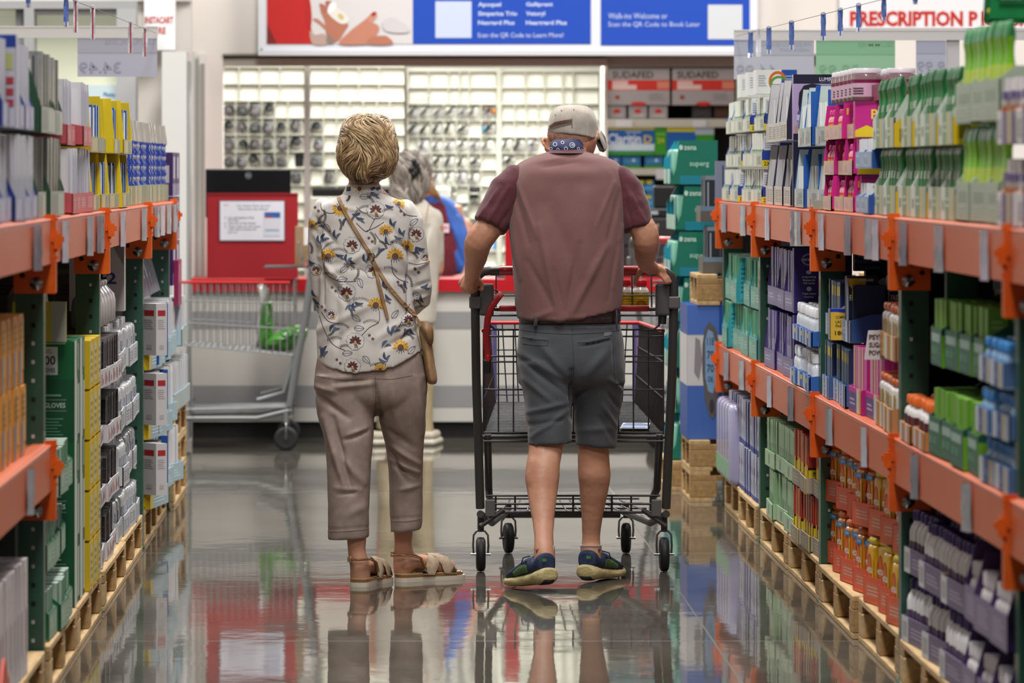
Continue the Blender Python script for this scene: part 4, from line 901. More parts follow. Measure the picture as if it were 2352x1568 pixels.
for k in range(2): eyep.place((XR+.0, YR(1884)+.06, ZM+.152*k+.055), -pi/2, 'white eye drop pack with blue eye emblem, %s' % ['lower', 'upper'][k], 'pack', 'eye emblem packs')
# lactase boxes
NV = '14284e'
shelve(1, YR(1948), YR(1889), ZM, tray('display_tray', W(1948, 1889, 3), .16, .07, .09, '3a63a6', '8394ae', [('f', 'rect', 0, 0, .2, 1, 'c3ccd6'), ('f', 'rect', .2, 0, .5, 1, '6b8cc4'), ('f', 'lines', .26, .3, .45, .7, 'a8bce0', 2), ('f', 'rect', .5, 0, .68, 1, 'd3d8dc'), ('f', 'rect', .68, 0, .94, 1, '2c5cae'), ('f', 'rect', .94, 0, 1, 1, 'd8b62a')], .4),
    carton('lactase_box', .038, .1, .178, '3b5878', [('f', 'rect', 0, 0, .3, 1, '93a6b4'), ('r', 'rect', 0, 0, 1, 1, '1b2c50'), ('f', 'rect', .3, .75, 1, .92, 'd6c022'), ('t', 'rect', .1, .1, .9, .9, '22304c')]), 3, 5, tiers=2, pitch=.205, iw=.038, idp=.1, tdesc='blue white tray with yellow edge', idesc='narrow navy lactase box', icat='box', where='navy boxes')
lb = carton('lactase_box', .05, .1, .14, '101a30', [('r', 'rect', .0, .0, .06, 1, '9fb0be'), ('r', 'poly', 0, 0, 0, 0, 'd6b21e', [(.06, .95), (.08, .8), (.2, .69), (.36, .66), (.5, .7), (.6, .8), (.62, .95)]), ('r', 'rect', 0, .955, 1, 1, '101a30'), ('r', 'text', .42, .88, .85, .94, 'd9dce2', 'KIRKLAND'), ('r', 'text', .1, .45, .95, .58, 'e4e6ea', 'FAST ACTING'), ('r', 'text', .3, .28, .95, .41, 'e4e6ea', 'LACTASE'), ('r', 'rect', .3, .17, .7, .2, 'c8a020')])
lb.place((XR+.0, YR(1903)-.55, ZM+.275), -pi/2, 'navy lactase box with white capital lettering, facing the aisle end', 'box')
lb.place((XR+.13, YR(1903)-.55, ZM+.275), -pi/2, 'navy lactase box behind the grey flap', 'box')
yb = carton('caplet_tray_end', .06, .2, .10, '10329a', [('r', 'poly', 0, 0, 0, 0, 'dcb43a', [(0, 0), (.76, 0), (.74, .25), (.66, .5), (.52, .7), (.34, .84), (.1, .9), (0, .9)]), ('r', 'text', .08, .68, .38, .78, '2a2410', 'COMPARE TO'), ('r', 'text', .08, .54, .32, .64, '2a2410', 'LACTAID'), ('r', 'text', .08, .41, .34, .5, '2a2410', 'FAST ACT'), ('r', 'text', .07, .12, .62, .3, '1a1608', '180 Caplets'), ('r', 'text', .84, .3, .98, .5, 'c8d0e8', 'N'), ('f', 'rect', 0, 0, 1, 1, '8f9cb0'), ('f', 'rect', .9, 0, 1, 1, 'c8a42a')])
YLC = YR(1925)+.0
yb.place((XR-.03, YLC, ZM+.205), -pi/2, 'yellow and blue tray end reading 180 Caplets', 'tray')
mb = MB(); mb.prism([(0, .02, .098), (0, .26, .105), (0, .26, .2), (0, .16, .2)], (.004, 0, 0), M('b3b1b4', .6)); o = mb.build('cardboard_flap', rz=-pi/2); o.location = (XR-.02, YLC-.05, ZM+.205); tag(o, 'grey slanted cardboard flap above the 180 Caplets tray', 'cardboard')
# dark overhead carton with visit text
carton('overhead_carton', .06, .42, .07, '0f1a30', [('r', 'text', .02, .62, .2, .85, '5f7ba4', 'Visit a Costco'), ('r', 'text', .0, .34, .22, .55, '5f7ba4', 'Optical Center'), ('r', 'text', .04, .05, .2, .25, '5f7ba4', 'to purchase')]).place((XR+.085, YR(1893)-.1, 1.12), -pi/2, 'dark navy carton with blue lettering tucked under the upper beam', 'carton')
carton('support_box', .06, .42, .417, '151f33').place((XR+.13, YR(1893)-.02, ZM), -pi/2, 'dark navy carton standing behind the lactase boxes', 'carton')
# pink boxes
shelve(1, YR(2008), YR(1952), ZM, tray('display_tray', W(2008, 1952, 2), .15, .075, .085, 'c8288e', '8a3a70', [('f', 'rect', .0, 0, .6, .8, '5c4a86'), ('f', 'lines', .1, .25, .5, .6, 'b8aed0', 2), ('f', 'rect', .62, 0, .8, 1, 'cfd2da'), ('f', 'rect', .8, 0, .95, 1, 'd8a028'), ('r', 'rect', 0, 0, .8, .9, 'b01c80')], .4),
    carton('magenta_carton', .05, .1, .195, 'c22a8a', [('f', 'rect', 0, 0, .4, 1, 'e2a8cc'), ('f', 'rect', .4, 0, .6, 1, 'd8d23a'), ('r', 'rect', 0, 0, .08, 1, 'd878b2'), ('r', 'rect', .3, .1, .34, .9, 'd45aa8')]), 2, 5, iw=.05, idp=.1, tdesc='magenta tray', idesc='tall magenta carton', icat='carton', where='beside the PSYLLIUM sign')
# fibre canisters
def canis_fn(body, cap, lab, stripe, h=.15, r=.042):
    def fn():
        root = empty('fiber_canister'); b_ = MB(); b_.rbox(0, 0, 0, 2*r, 2*r, h*.84, M(body, .3, coat=.3), .014, 3, True); b_.build('canister_body', root)
        c = MB(); c.rbox(.004, .004, h*.84, 2*r-.004, 2*r-.004, h, M(cap, .35), .008, 2, True); c.build('cap', root)
        l = MB(); l.deco((0, 0, 0, 2*r, 2*r, h*.84), [('fr', 'rect', .14, .08, .6, .82, M(lab, .4)), ('fr', 'rect', .6, .05, .86, .82, M(stripe, .4)), ('fr', 'text', .18, .3, .55, .4, M('e8e4da', .4), 'FIBER'), ('fr', 'lines', .63, .1, .83, .78, M('b49c20', .4), 7), ('fr', 'text', .17, .18, .57, .26, M('e8e4da', .4), 'POWDER')], .0006); l.build('label', root)
        return root
    return Proto(fn)
fc = canis_fn('dcd8d4', 'd8621a', '7c3420', 'e0cf28')
shelve(1, YR(2063), YR(2012), ZM, tray('display_tray', W(2063, 2012, 2), .18, .07, .08, 'c08a5a', 'a09080', [('f', 'rect', 0, 0, .2, 1, 'cfcfcc'), ('f', 'rect', .2, 0, .5, 1, 'b87a48'), ('f', 'rect', .5, 0, .6, 1, 'dac23a'), ('f', 'rect', .6, 0, .75, 1, 'd6d6d2'), ('f', 'rect', .75, 0, 1, 1, 'b87a48')], .4), fc, 2, 3, tiers=2, pitch=.205, iw=.084, idp=.084, rows=1, tdesc='brown white tray', idesc='white fiber canister with orange cap', icat='canister', where='fiber shelf')
mb = MB(); mb.prism([(0, 0, 0), (0, .1, .0), (0, .1, .085), (0, .012, .085)], (.02, 0, 0), M('d4d2d4', .4))
for t_, q0, q1, z0 in (('PSYLLIUM', .012, .094, .058), ('SUGAR-FREE', .012, .094, .035), ('POWDER', .012, .08, .012)):
    mb.text(t_, (.0206, q0, z0), (0, 1, 0), (0, 0, 1), q1-q0, .016, M('4a2430', .4), .04)
o = mb.build('sign_card', rz=-pi/2); o.location = (XR-.038, YR(2000)-.18, ZM+.19); tag(o, 'white card reading PSYLLIUM in front of the fiber canisters', 'card')
# orange cap bottles in near bay
ob = bottle('fiber_bottle', .03, .12, 'e2dfe0', 'd8641c', '5c2630', caph=.2, capr=.8)
shelve(1, YR(2140), YR(2078), ZM, tray('display_tray', W(2140, 2078, 2), .14, .05, .055, 'c98a52', 'b0a79a', [('f', 'rect', 0, 0, .2, 1, 'cfd2d4'), ('f', 'rect', .2, 0, .55, 1, 'bd7f50'), ('f', 'rect', .55, 0, .72, 1, 'd4d6d6'), ('f', 'rect', .72, 0, 1, 1, 'c48452')], .5), ob, 2, 5, iw=.06, idp=.06, rows=2, tdesc='orange white low tray', idesc='white bottle with orange cap', icat='bottle', where='beside green laxative trays', setb=-.01)
DG = '12503a'
lx = carton('laxative_box', .055, .05, .17, '6aa82a', [('f', 'rect', 0, 0, 1, .35, 'c9d8b0'), ('r', 'rect', 0, 0, 1, .3, 'cddcb8'), ('r', 'poly', 0, 0, 0, 0, '8cc43a', [(0, .3), (1, .5), (1, .8), (0, .6)]), ('t', 'rect', .08, .08, .92, .92, '7db83a'), ('r', 'lines', .2, .7, .8, .85, 'a8d070', 2)])
shelve(1, YR(2252), YR(2142), ZM, tray('display_tray', W(2252, 2142, 4), .17, .1, .2, DG, '0e4030', [('f', 'rect', .02, .02, .98, .98, '2b6a55'), ('f', 'rect', .08, .64, .85, .86, '9ab8ae'), ('f', 'rect', .1, .3, .3, .5, '5a8f7c'), ('f', 'rect', .45, .3, .6, .5, '5a9a72'), ('f', 'lines', .1, .1, .7, .24, '4f8472', 2), ('r', 'rect', 0, 0, .35, .42, '6fb01e'), ('r', 'rect', .35, 0, .55, .42, 'b8c8a0')], .95), lx, 4, 4, tiers=2, pitch=.235, iw=.055, idp=.05, rows=2, tdesc='dark green laxative tray', idesc='lime green laxative box', icat='box', where='laxative stack', jit=1.4)
carton('laxative_header', .03, .08, .22, DG, [('r', 'text', .12, .62, .95, .8, 'b9cec4', 'Dulcolax'), ('r', 'rect', .2, .9, .9, .98, 'c0ccc8'), ('r', 'lines', .2, .5, .9, .56, '8fb0a4', 1)]).place((XR+.02, YR(2150)-.03, ZM+.235+.16+.01), -pi/2, 'dark green header card with white lettering above the laxative boxes', 'card')
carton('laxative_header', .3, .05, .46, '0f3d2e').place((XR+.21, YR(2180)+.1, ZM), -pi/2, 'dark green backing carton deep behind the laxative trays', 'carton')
bp3 = bottle('water_pill_bottle', .024, .1, '7fb0d8', '1f84cc', '3a9cd8', caph=.22, capr=.95, deco=[(.45, .6, 'd0dce8')])
shelve(1, YR(2330), YR(2262), ZM, tray('display_tray', W(2330, 2262, 2), .13, .06, .065, '4a6a9c', '9aa8b8', [('f', 'rect', 0, 0, .25, 1, 'c8ced6'), ('f', 'rect', .25, 0, .6, 1, '3a5a94'), ('f', 'rect', .6, 0, .7, 1, 'd0b050'), ('f', 'rect', .7, 0, 1, 1, '9aa6b6'), ('f', 'lines', .32, .3, .55, .6, '8098c4', 2)], .5), bp3, 2, 5, tiers=3, pitch=.122, iw=.048, idp=.048, rows=2, tdesc='navy white yellow tray', idesc='blue capped clear bottle', icat='bottle', where='blue bottle stack', setb=-.015)
shelve(1, YR(2440), YR(2350), ZM, None, carton('purple_box', .09, .14, .2, '4b3a70', [('f', 'rect', 0, .3, 1, .6, 'b050a0')]), 1, 6, iw=.09, idesc='purple carton', icat='carton', where='nearest middle right shelf')
# ======================= RIGHT, floor pallets
ZP = .137
lv = carton('lavender_box', .09, .16, .185, 'b9bcd0', [('f', 'rect', 0, 0, 1, .1, '2c3f96'), ('f', 'rect', .9, 0, 1, 1, '24388f'), ('f', 'rect', .1, .2, .5, .8, 'a9aebf'), ('f', 'rect', .5, .4, .8, .9, 'cfd0dc'), ('r', 'rect', 0, 0, .12, 1, '1d2f86'), ('r', 'rect', 0, .9, 1, 1, '1d2f86'), ('r', 'rect', .2, .1, .9, .8, 'c4c8d6'), ('f', 'rect', .2, .55, .35, .7, '8a5a9c')])
shelve(1, YR(1742), YR(1668), ZP, None, lv, 1, 15, tiers=2, pitch=.19, iw=.09, rows=1, idp=.16, idesc='white blue edged carton', icat='carton', where='farthest right pallet')
carton('green_carton', .5, .2, .075, '4ba022').place((XR+.07, 18.9, ZP+.38), -pi/2, 'bright green carton lying on white blue edged cartons', 'carton')
def roll_fn():
    mb = MB(); mb.rbox(0, 0, 0, .15, .08, .34, M('a9a6c6', .25, coat=.6), .03, 3, True); mb.box(.03, -.001, .03, .12, 0, .1, M('7cb87c', .4)); return mb.build('soft_pack')
rp_ = Proto(roll_fn)
for i in range(5): rp_.place((XR-.035, 19.2+i*.155, ZP), -pi/2, olab('lavender wrapped soft pack', i, 5, 'far right pallet edge'), 'pack', 'lavender packs')
pg = carton('pale_green_carton', .07, .15, .175, 'a4c49c', [('f', 'rect', .1, .1, .9, .9, '94b68e'), ('r', 'rect', .0, .0, .15, 1, '86a880'), ('t', 'rect', 0, 0, 1, 1, '9cbc94'), ('f', 'rect', .3, .3, .5, .5, '6a7a70')])
shelve(1, YR(1820), YR(1762), ZP, tray('display_tray', W(1820, 1762, 3), .17, .06, .07, 'a2c29a', '8fb088', [('f', 'rect', .35, .2, .5, .8, '7f8f8a')], .5), pg, 3, 5, tiers=2, pitch=.19, iw=.07, idp=.15, rows=1, tdesc='pale green low tray', idesc='pale green carton', icat='carton', where='right pallet')
rd = carton('cough_syrup_box', .06, .075, .19, 'a8261a', [('r', 'rect', 0, 0, 1, .42, 'dcc81c'), ('r', 'text', .2, .3, .8, .38, '201c10', 'mucus'), ('r', 'text', .25, .2, .75, .27, '201c10', 'he'), ('r', 'lines', .2, .06, .8, .16, '8a7a18', 3), ('r', 'rect', 0, .42, 1, .46, '1a1010'), ('r', 'text', .62, .48, .95, .56, 'e8e0da', 'L'), ('f', 'rect', 0, 0, .55, .45, 'e8c428'), ('f', 'rect', 0, .45, .55, 1, 'dc6a1c'), ('f', 'rect', .55, 0, 1, .5, 'd8b41c')])
shelve(1, YR(1880), YR(1824), ZP, tray('display_tray', W(1880, 1824, 3), .14, .055, .06, 'a89a88', '6f6456', [('f', 'rect', 0, 0, .8, 1, '8f8576'), ('f', 'lines', .1, .2, .7, .8, 'b3a58c', 3), ('f', 'rect', .88, 0, 1, 1, 'd8b41c')], .5), rd, 3, 5, tiers=2, pitch=.2, iw=.06, idp=.075, rows=2, tdesc='brown low tray', idesc='red yellow syrup box', icat='box', where='right pallet')
sb_ = bottle('syrup_cup', .012, .05, 'e4e2e0', 'f0efee', None, caph=.4)
def meta_fn(top, body, sw, band):
    def fn():
        root = empty('fiber_canister'); w_, d_, h_ = .085, .075, .195
        b_ = MB(); b_.rbox(0, 0, 0, w_, d_, h_*.88, M(body, .3, coat=.3), .012, 3, True); b_.build('canister_body', root)
        c = MB(); c.rbox(.003, .003, h_*.88, w_-.003, d_-.003, h_, M(top, .4), .01, 2, True); c.build('lid', root)
        l = MB(); dd = [('fr', 'poly', 0, 0, 0, 0, M(sw, .4), [(.08, .03), (.08, .2), (.2, .36), (.42, .42), (.6, .3), (.7, .03)]), ('fr', 'ell', .1, .28, .62, .85, M('c6301a', .4)), ('fr', 'ell', .16, .3, .6, .8, M('e0701c', .4)), ('fr', 'text', .1, .5, .72, .62, M('eee6da', .4), 'eta'), ('fr', 'text', .2, .36, .56, .43, M('eee6da', .4), 'CIL'), ('fr', 'rect', .75, .03, .93, .8, M('e8b81c', .4))]
        if band: dd += [('fr', 'rect', .04, .84, .96, .94, M('2a86c8', .4)), ('fr', 'text', .3, .87, .8, .91, M('e0e8f0', .4), 'SUGAR-FREE'), ('r', 'rect', .76, .4, .92, .62, M('e4e0dc', .4)), ('r', 'rect', .78, .42, .80, .6, M('202020', .4)), ('r', 'rect', .83, .42, .84, .6, M('202020', .4)), ('r', 'rect', .87, .42, .9, .6, M('202020', .4))]
        l.deco((0, 0, 0, w_, d_, h_*.88), dd, .0006); l.build('label', root)
        return root
    return Proto(fn)
OT = [('f', 'rect', .02, .02, .98, .98, 'e05a34'), ('f', 'rect', .1, .2, .7, .8, 'd8684a'), ('f', 'lines', .15, .3, .6, .7, 'e09a86', 3), ('r', 'rect', 0, 0, .4, 1, '3a9cd4'), ('r', 'rect', .4, 0, 1, 1, 'd8371c'), ('r', 'lines', .45, .1, .9, .9, 'eaa08c', 5)]
shelve(1, YR(1977), YR(1884), ZP, tray('display_tray', W(1977, 1884, 4), .17, .075, .077, 'd8371c', '8a3420', OT, .5), meta_fn('d8641c', 'e8901c', '4a1a4a', True), 4, 3, tiers=2, pitch=.206, iw=.085, idp=.075, rows=2, tdesc='red blue edged tray', idesc='orange canister with blue band', icat='canister', where='orange canisters', yaw=.17, setb=.012)
OT2 = [('f', 'rect', .02, .02, .98, .98, 'e0603a'), ('f', 'rect', .1, .2, .75, .8, 'd8724e'), ('f', 'lines', .15, .3, .6, .7, 'e6a890', 3), ('f', 'rect', .85, 0, 1, 1, 'e0cc28'), ('r', 'rect', 0, 0, .2, 1, 'e0cc28'), ('r', 'rect', .2, 0, 1, 1, 'd03a1c'), ('r', 'lines', .3, .1, .9, .9, 'eaa08c', 5)]
shelve(1, YR(2062), YR(1981), ZP, tray('display_tray', W(2062, 1981, 3), .17, .08, .082, 'd03a1c', '8a3420', OT2, .5), meta_fn('e8cc1c', 'e8b41c', '4a1a3a', False), 3, 3, tiers=2, pitch=.206, iw=.085, idp=.075, rows=2, tdesc='red yellow edged tray', idesc='yellow fiber canister', icat='canister', where='yellow canisters', yaw=.17, setb=.012)
wp = bottle('vitamin_bottle', .029, .17, 'ecebee', '33206c', None, caph=.17, capr=.66, deco=[(.14, .6, '5d4a6c'), (.3, .42, 'a89cb4')])
PT_ = [('f', 'rect', 0, 0, .22, 1, 'cfd0d2'), ('f', 'rect', .03, .2, .18, .8, 'a9a8ae'), ('f', 'rect', .22, 0, .9, 1, '6a6080'), ('f', 'lines', .3, .25, .8, .7, 'a59cb4', 3), ('f', 'rect', .9, 0, 1, 1, 'd6b32a'), ('r', 'rect', 0, 0, .25, 1, 'd6b32a'), ('r', 'lines', .05, .2, .2, .8, '8a7430', 4)]
shelve(1, YR(2215), YR(2076), ZP, tray('display_tray', W(2215, 2076, 3), .15, .07, .075, '6a6080', '59506c', PT_, .5), wp, 3, 7, tiers=2, pitch=.192, iw=.058, idp=.058, rows=3, tdesc='grey purple tray with yellow edge', idesc='white bottle with purple cap', icat='bottle', where='purple cap bottles', setb=-.01, yaw=.06)
px_ = carton('supplement_box', .1, .14, .2, '2e1650', [('r', 'rect', 0, .8, 1, .98, 'b01c6a'), ('r', 'rect', .15, .86, 1, 1, 'cfc8cc'), ('r', 'rect', .4, .5, .8, .75, 'a0a0b4'), ('r', 'text', .3, .1, .7, .18, 'd8c028', '2 x'), ('f', 'rect', .0, .0, 1, .3, '5c5070'), ('f', 'rect', .1, .4, .5, .9, 'd6d2da'), ('f', 'rect', .12, .55, .48, .7, 'a83a3a'), ('t', 'rect', .1, .1, .9, .5, 'c02a78'), ('t', 'rect', .2, .5, .9, .95, 'd0ccd0')])
sp_ = bottle('supplement_bottle', .025, .14, 'e4e0e4', 'eeeaf0', 'c25040', caph=.25, deco=[(.15, .35, 'd6c8cc')])
shelve(1, YR(2330), YR(2222), ZP, tray('display_tray', W(2330, 2222, 3), .2, .085, .19, '2e1650', '4a2a60', [('f', 'rect', 0, 0, 1, 1, '7a7090'), ('f', 'lines', .2, .2, .8, .8, 'a79cb8', 5), ('r', 'rect', .5, .6, .95, .95, 'b01c6a'), ('r', 'rect', .55, .75, 1, .95, 'cfc8cc'), ('r', 'ring', .2, .4, .6, .7, '9a88a8'), ('r', 'text', .2, .05, .5, .15, 'd8c028', '2 x')], .15), sp_, 3, 5, tiers=2, pitch=.2, iw=.05, idp=.05, rows=2, tdesc='deep purple tray', idesc='white bottle with red label', icat='bottle', where='purple trays at lower right', setb=-.01)
shelve(1, 9.0, YR(2352), ZP, None, px_, 1, 9, tiers=2, pitch=.203, iw=.1, idp=.14, idesc='purple pink carton', icat='carton', where='nearest right pallet')
# ======================= LEFT, top shelf  ('l' faces look back up the aisle)
def WL_(p0, p1, n): return abs(YL(p0)-YL(p1))/n*.97
tb = carton('toothbrush_pack', .026, .07, .215, 'c9c9d4', [('f', 'rect', 0, 0, .4, 1, 'dededf'), ('f', 'rect', .5, .1, .8, .5, '9aa0c0'), ('l', 'rect', .35, .05, .8, .95, 'dcdce0'), ('l', 'rect', .4, .68, .72, .84, 'a8ac5a'), ('l', 'rect', .42, .5, .8, .58, 'b03a48'), ('l', 'rect', .42, .38, .8, .46, 'b03a48'), ('l', 'rect', .42, .26, .8, .34, 'b03a48'), ('l', 'rect', .42, .14, .8, .22, 'b03a48'), ('f', 'rect', .1, .2, .3, .6, 'b6c8bc')])
shelve(-1, YL(-60), YL(80), ZT, tray('display_tray', WL_(-60, 80, 5), .15, .062, .16, '253a8c', '9a9cb0', [('f', 'rect', 0, 0, 1, 1, '9d9fbe'), ('f', 'rect', .05, .1, .4, .9, 'aeb0cc'), ('f', 'poly', 0, 0, 0, 0, 'c6c6d8', [(.1, .1), (.3, .9), (.4, .9), (.2, .1)]), ('f', 'rect', .6, .1, .95, .9, 'b2b2ca')], .3), tb, 5, 6, tiers=2, pitch=.236, iw=.026, idp=.07, tdesc='lavender lipped blue tray', idesc='white toothbrush pack with red squares', icat='pack', where='nearest left displays')
hd = carton('toothbrush_display', .05, .16, .23, 'c2c3d2', [('l', 'rect', 0, .86, 1, 1, '20409c'), ('l', 'lines', .3, .9, .8, .95, 'c6cce0', 1), ('l', 'ring', .38, .36, .78, .68, '20409c'), ('l', 'text', .46, .48, .7, .56, '20409c', 'DR'), ('l', 'text', .3, .2, .8, .25, '8a8fa8', 'RECOMMENDED'), ('f', 'rect', 0, 0, 1, 1, 'cbccda'), ('l', 'rect', .84, .62, .96, .8, 'b8ba7a'), ('l', 'rect', .84, .46, .97, .54, 'b03a48'), ('l', 'rect', .84, .34, .97, .42, 'b03a48'), ('l', 'rect', .84, .22, .97, .3, 'b03a48')])
hd.place((XL+.018, YL(24)-.06, ZT+.238), pi/2, 'white display box with round blue emblem, upper left corner of shelf', 'box')
bl = carton('foil_pack', .045, .07, .215, M('a9aca6', .22, .75), [('f', 'rect', 0, 0, .2, 1, 'cfd2cc'), ('l', 'rect', .0, .0, .25, 1, '31563c'), ('l', 'rect', .55, .3, .7, .9, 'dfe0dc'), ('l', 'rect', .75, .05, .85, .95, '565a56'), ('f', 'rect', .7, 0, 1, 1, '5a3d24')])
shelve(-1, YL(86), YL(157), ZT, tray('display_tray', WL_(86, 157, 3), .14, .07, .2, '2c5238', '6a6e66', [('f', 'rect', 0, 0, 1, 1, 'a3a79c'), ('f', 'rect', .1, .1, .5, .9, '8f948a'), ('f', 'rect', .55, .05, .95, .9, 'b6b9ae')], .3), bl, 3, 5, tiers=2, pitch=.232, iw=.045, idp=.07, tdesc='dark green tray with grey lip', idesc='silver foil pack', icat='pack', where='silver packs')
wb_ = carton('whitening_box', .055, .09, .19, 'd6d6dc', [('f', 'rect', 0, 0, .3, 1, '8c90b8'), ('f', 'rect', .3, 0, .45, 1, 'e2e2e4'), ('l', 'rect', 0, 0, .3, 1, '9498bc'), ('l', 'rect', .5, .1, .9, .9, 'dedee2'), ('f', 'rect', .7, .1, .9, .9, 'a8aac6')])
shelve(-1, YL(158), YL(207), ZT, tray('display_tray', WL_(158, 207, 2), .15, .06, .07, 'b8505a', '4a2a34', [('f', 'rect', 0, 0, 1, 1, 'c45a62'), ('f', 'rect', .08, .2, .4, .8, 'cf7c80'), ('f', 'rect', .55, .2, .9, .8, 'cf7c80'), ('f', 'lines', .12, .3, .36, .7, 'dda4a6', 3)], .4), wb_, 2, 7, tiers=2, pitch=.205, iw=.055, idp=.09, tdesc='rose red low tray', idesc='tall white blue box', icat='box', where='rose tray displays')
yl_ = carton('toothpaste_card', .03, .08, .15, '2458a8', [('l', 'rect', .2, .1, .75, .92, '2f66b4'), ('l', 'rect', .75, .05, .95, .95, 'e4e6ea'), ('l', 'rect', .25, .72, .7, .8, 'd8c41e'), ('f', 'rect', 0, 0, .5, 1, 'dfe3e6'), ('l', 'text', .3, .25, .6, .6, 'c9d8ea', 'NI')])
shelve(-1, YL(208), YL(289), ZT, tray('display_tray', WL_(208, 289, 4), .14, .05, .185, 'dcc41a', 'cfb81a', [('f', 'rect', 0, 0, 1, 1, 'a8a078'), ('f', 'rect', .1, .1, .5, .9, 'c4b888'), ('f', 'rect', .6, .1, .9, .9, '8f9a8a')], .08), yl_, 4, 4, tiers=2, pitch=.187, iw=.03, idp=.08, tdesc='tall yellow tray', idesc='blue white toothpaste card', icat='card', where='yellow displays', setb=-.01)
cr_ = carton('floss_carton', .05, .08, .07, 'b8b48c', [('f', 'rect', 0, 0, .2, 1, 'd8b020'), ('f', 'rect', .3, .1, .8, .9, 'c8d0c0'), ('l', 'rect', 0, 0, 1, 1, '9aa694')])
shelve(-1, YL(291), YL(400)-.3, ZT, None, cr_, 5, 9, iw=.05, idp=.08, idesc='small cream floss carton', icat='carton', where='farthest left shelf')
def floss_fn():
    root = empty('floss_pack'); mb = MB(); N = 6; P = []
    for i in range(N*4+1):
        z = .17*i/(N*4); P.append((0, .012+.008*abs(sin(z/.17*pi*4)), z))
    Q = [(0, .065-.004*abs(sin(z*74)), z) for _, _, z in P]
    mb.prism(P+Q[::-1], (.022, 0, 0), M('1c3c9c', .3, coat=.4)); mb.build('blue_card', root)
    c = MB()
    for k in range(4): c.ball((.026, .03, .025+k*.042), .016, M('c9cfdc', .1, coat=.8), 6, (.4, .9, 1.1)); 
    c.build('clear_blisters', root)
    t_ = MB(); t_.prism([(.004, .01, .17), (.004, .05, .17), (.004, .045, .245), (.004, .02, .25)], (.008, .0, 0), M('bdb9b2', .12, coat=.8)); t_.build('hang_flap', root)
    return root
shelve(-1, YL(291), YL(400)-.3, ZT+.072, None, Proto(floss_fn), 5, 6, iw=.03, idp=.08, idesc='blue floss card with clear flap', icat='pack', where='farthest left shelf')
# ======================= LEFT near bay, lower beam and floor
ob_ = carton('nexium_box', .15, .13, .185, 'd8901c', [('l', 'rect', .30, .45, .42, .95, '2c2c40'), ('l', 'rect', .62, .45, .74, .95, '2c2c40'), ('l', 'rect', 0, 0, .05, 1, 'e8a832'), ('f', 'rect', .1, 0, .5, .5, '7c8494'), ('f', 'rect', .5, .2, .95, .95, 'd9a058'), ('f', 'lines', .2, .55, .8, .9, '8a6a30', 4), ('l', 'rect', .52, .4, .54, .98, 'b87410')])
shelve(-1, 10.25, YL(72), ZM, None, ob_, 1, 10, tiers=2, pitch=.187, iw=.15, idp=.13, rows=1, idesc='orange yellow carton with dark bars', icat='carton', where='left lower beam')
ob2 = carton('digestive_box', .09, .11, .13, 'd09a2a', [('l', 'rect', 0, 0, .5, .5, '3a4a7c'), ('l', 'rect', .5, .0, 1, .6, 'c9c0a8'), ('f', 'rect', .1, .1, .9, .5, '8a86a0')])
shelve(-1, 11.0, YL(95), ZM, None, ob2, 1, 12, tiers=1, iw=.09, idp=.11, setb=-.02+.16, idesc='small yellow grey carton', icat='carton', where='behind orange cartons')
carton('glove_display', .1, .3, .45, '12382a', [('l', 'text', .35, .5, .9, .56, '6f8f80', 'GLOVES'), ('l', 'lines', .4, .62, .9, .8, '2a5a46', 4), ('l', 'rect', .3, .42, .95, .44, '4a7060')]).place((XL-.12, 12.3, ZM), pi/2, 'dark green glove display carton behind orange cartons', 'carton')
carton('dark_carton', .1, .35, .36, '11241c', [('l', 'text', .45, .72, .85, .84, 'a9b4ac', 'EZZI'), ('l', 'lines', .5, .6, .85, .68, '6a7a70', 1)]).place((XL-.06, 12.35, ZP+.05), pi/2, 'dark green carton with white capitals at lower left', 'carton')
ws = carton('wipes_box', .1, .09, .3, 'd6d0d2', [('f', 'rect', 0, 0, .3, 1, 'e2dcdc'), ('f', 'rect', .3, .1, .4, .9, 'b03a34'), ('t', 'rect', .3, .3, .7, .7, '4a4a6c'), ('l', 'rect', .1, .05, .5, .9, 'dcd6d8'), ('l', 'rect', .85, 0, 1, 1, 'b8b0b6'), ('f', 'rect', .6, .2, .9, .6, 'cfc8cc')])
shelve(-1, 10.3, 12.0, ZP, None, ws, 1, 15, iw=.1, idp=.09, rows=1, idesc='tall white carton with red stripe', icat='carton', where='nearest left pallet', setb=-.005)
shelve(-1, 10.4, 11.2, ZP+.302, None, carton('red_white_box', .09, .08, .12, 'b8948c', [('l', 'rect', .3, .3, .9, .9, 'b83a34'), ('l', 'ell', .3, .4, .6, .7, 'd8c040'), ('f', 'rect', .1, .1, .9, .5, 'd8d0d0')]), 1, 8, iw=.09, idp=.08, idesc='small red white carton', icat='carton', where='atop tall white cartons')
mb = MB(); mb.prism([(XL+.012, 10.9, ZP+.0), (XL+.012, 11.35, ZP), (XL+.012, 11.1, ZP+.13)], (.006, 0, 0), M('c83a1e', .4)); tag(mb.build('red_corner_flap'), 'red triangular flap at the lower left corner', 'flap')
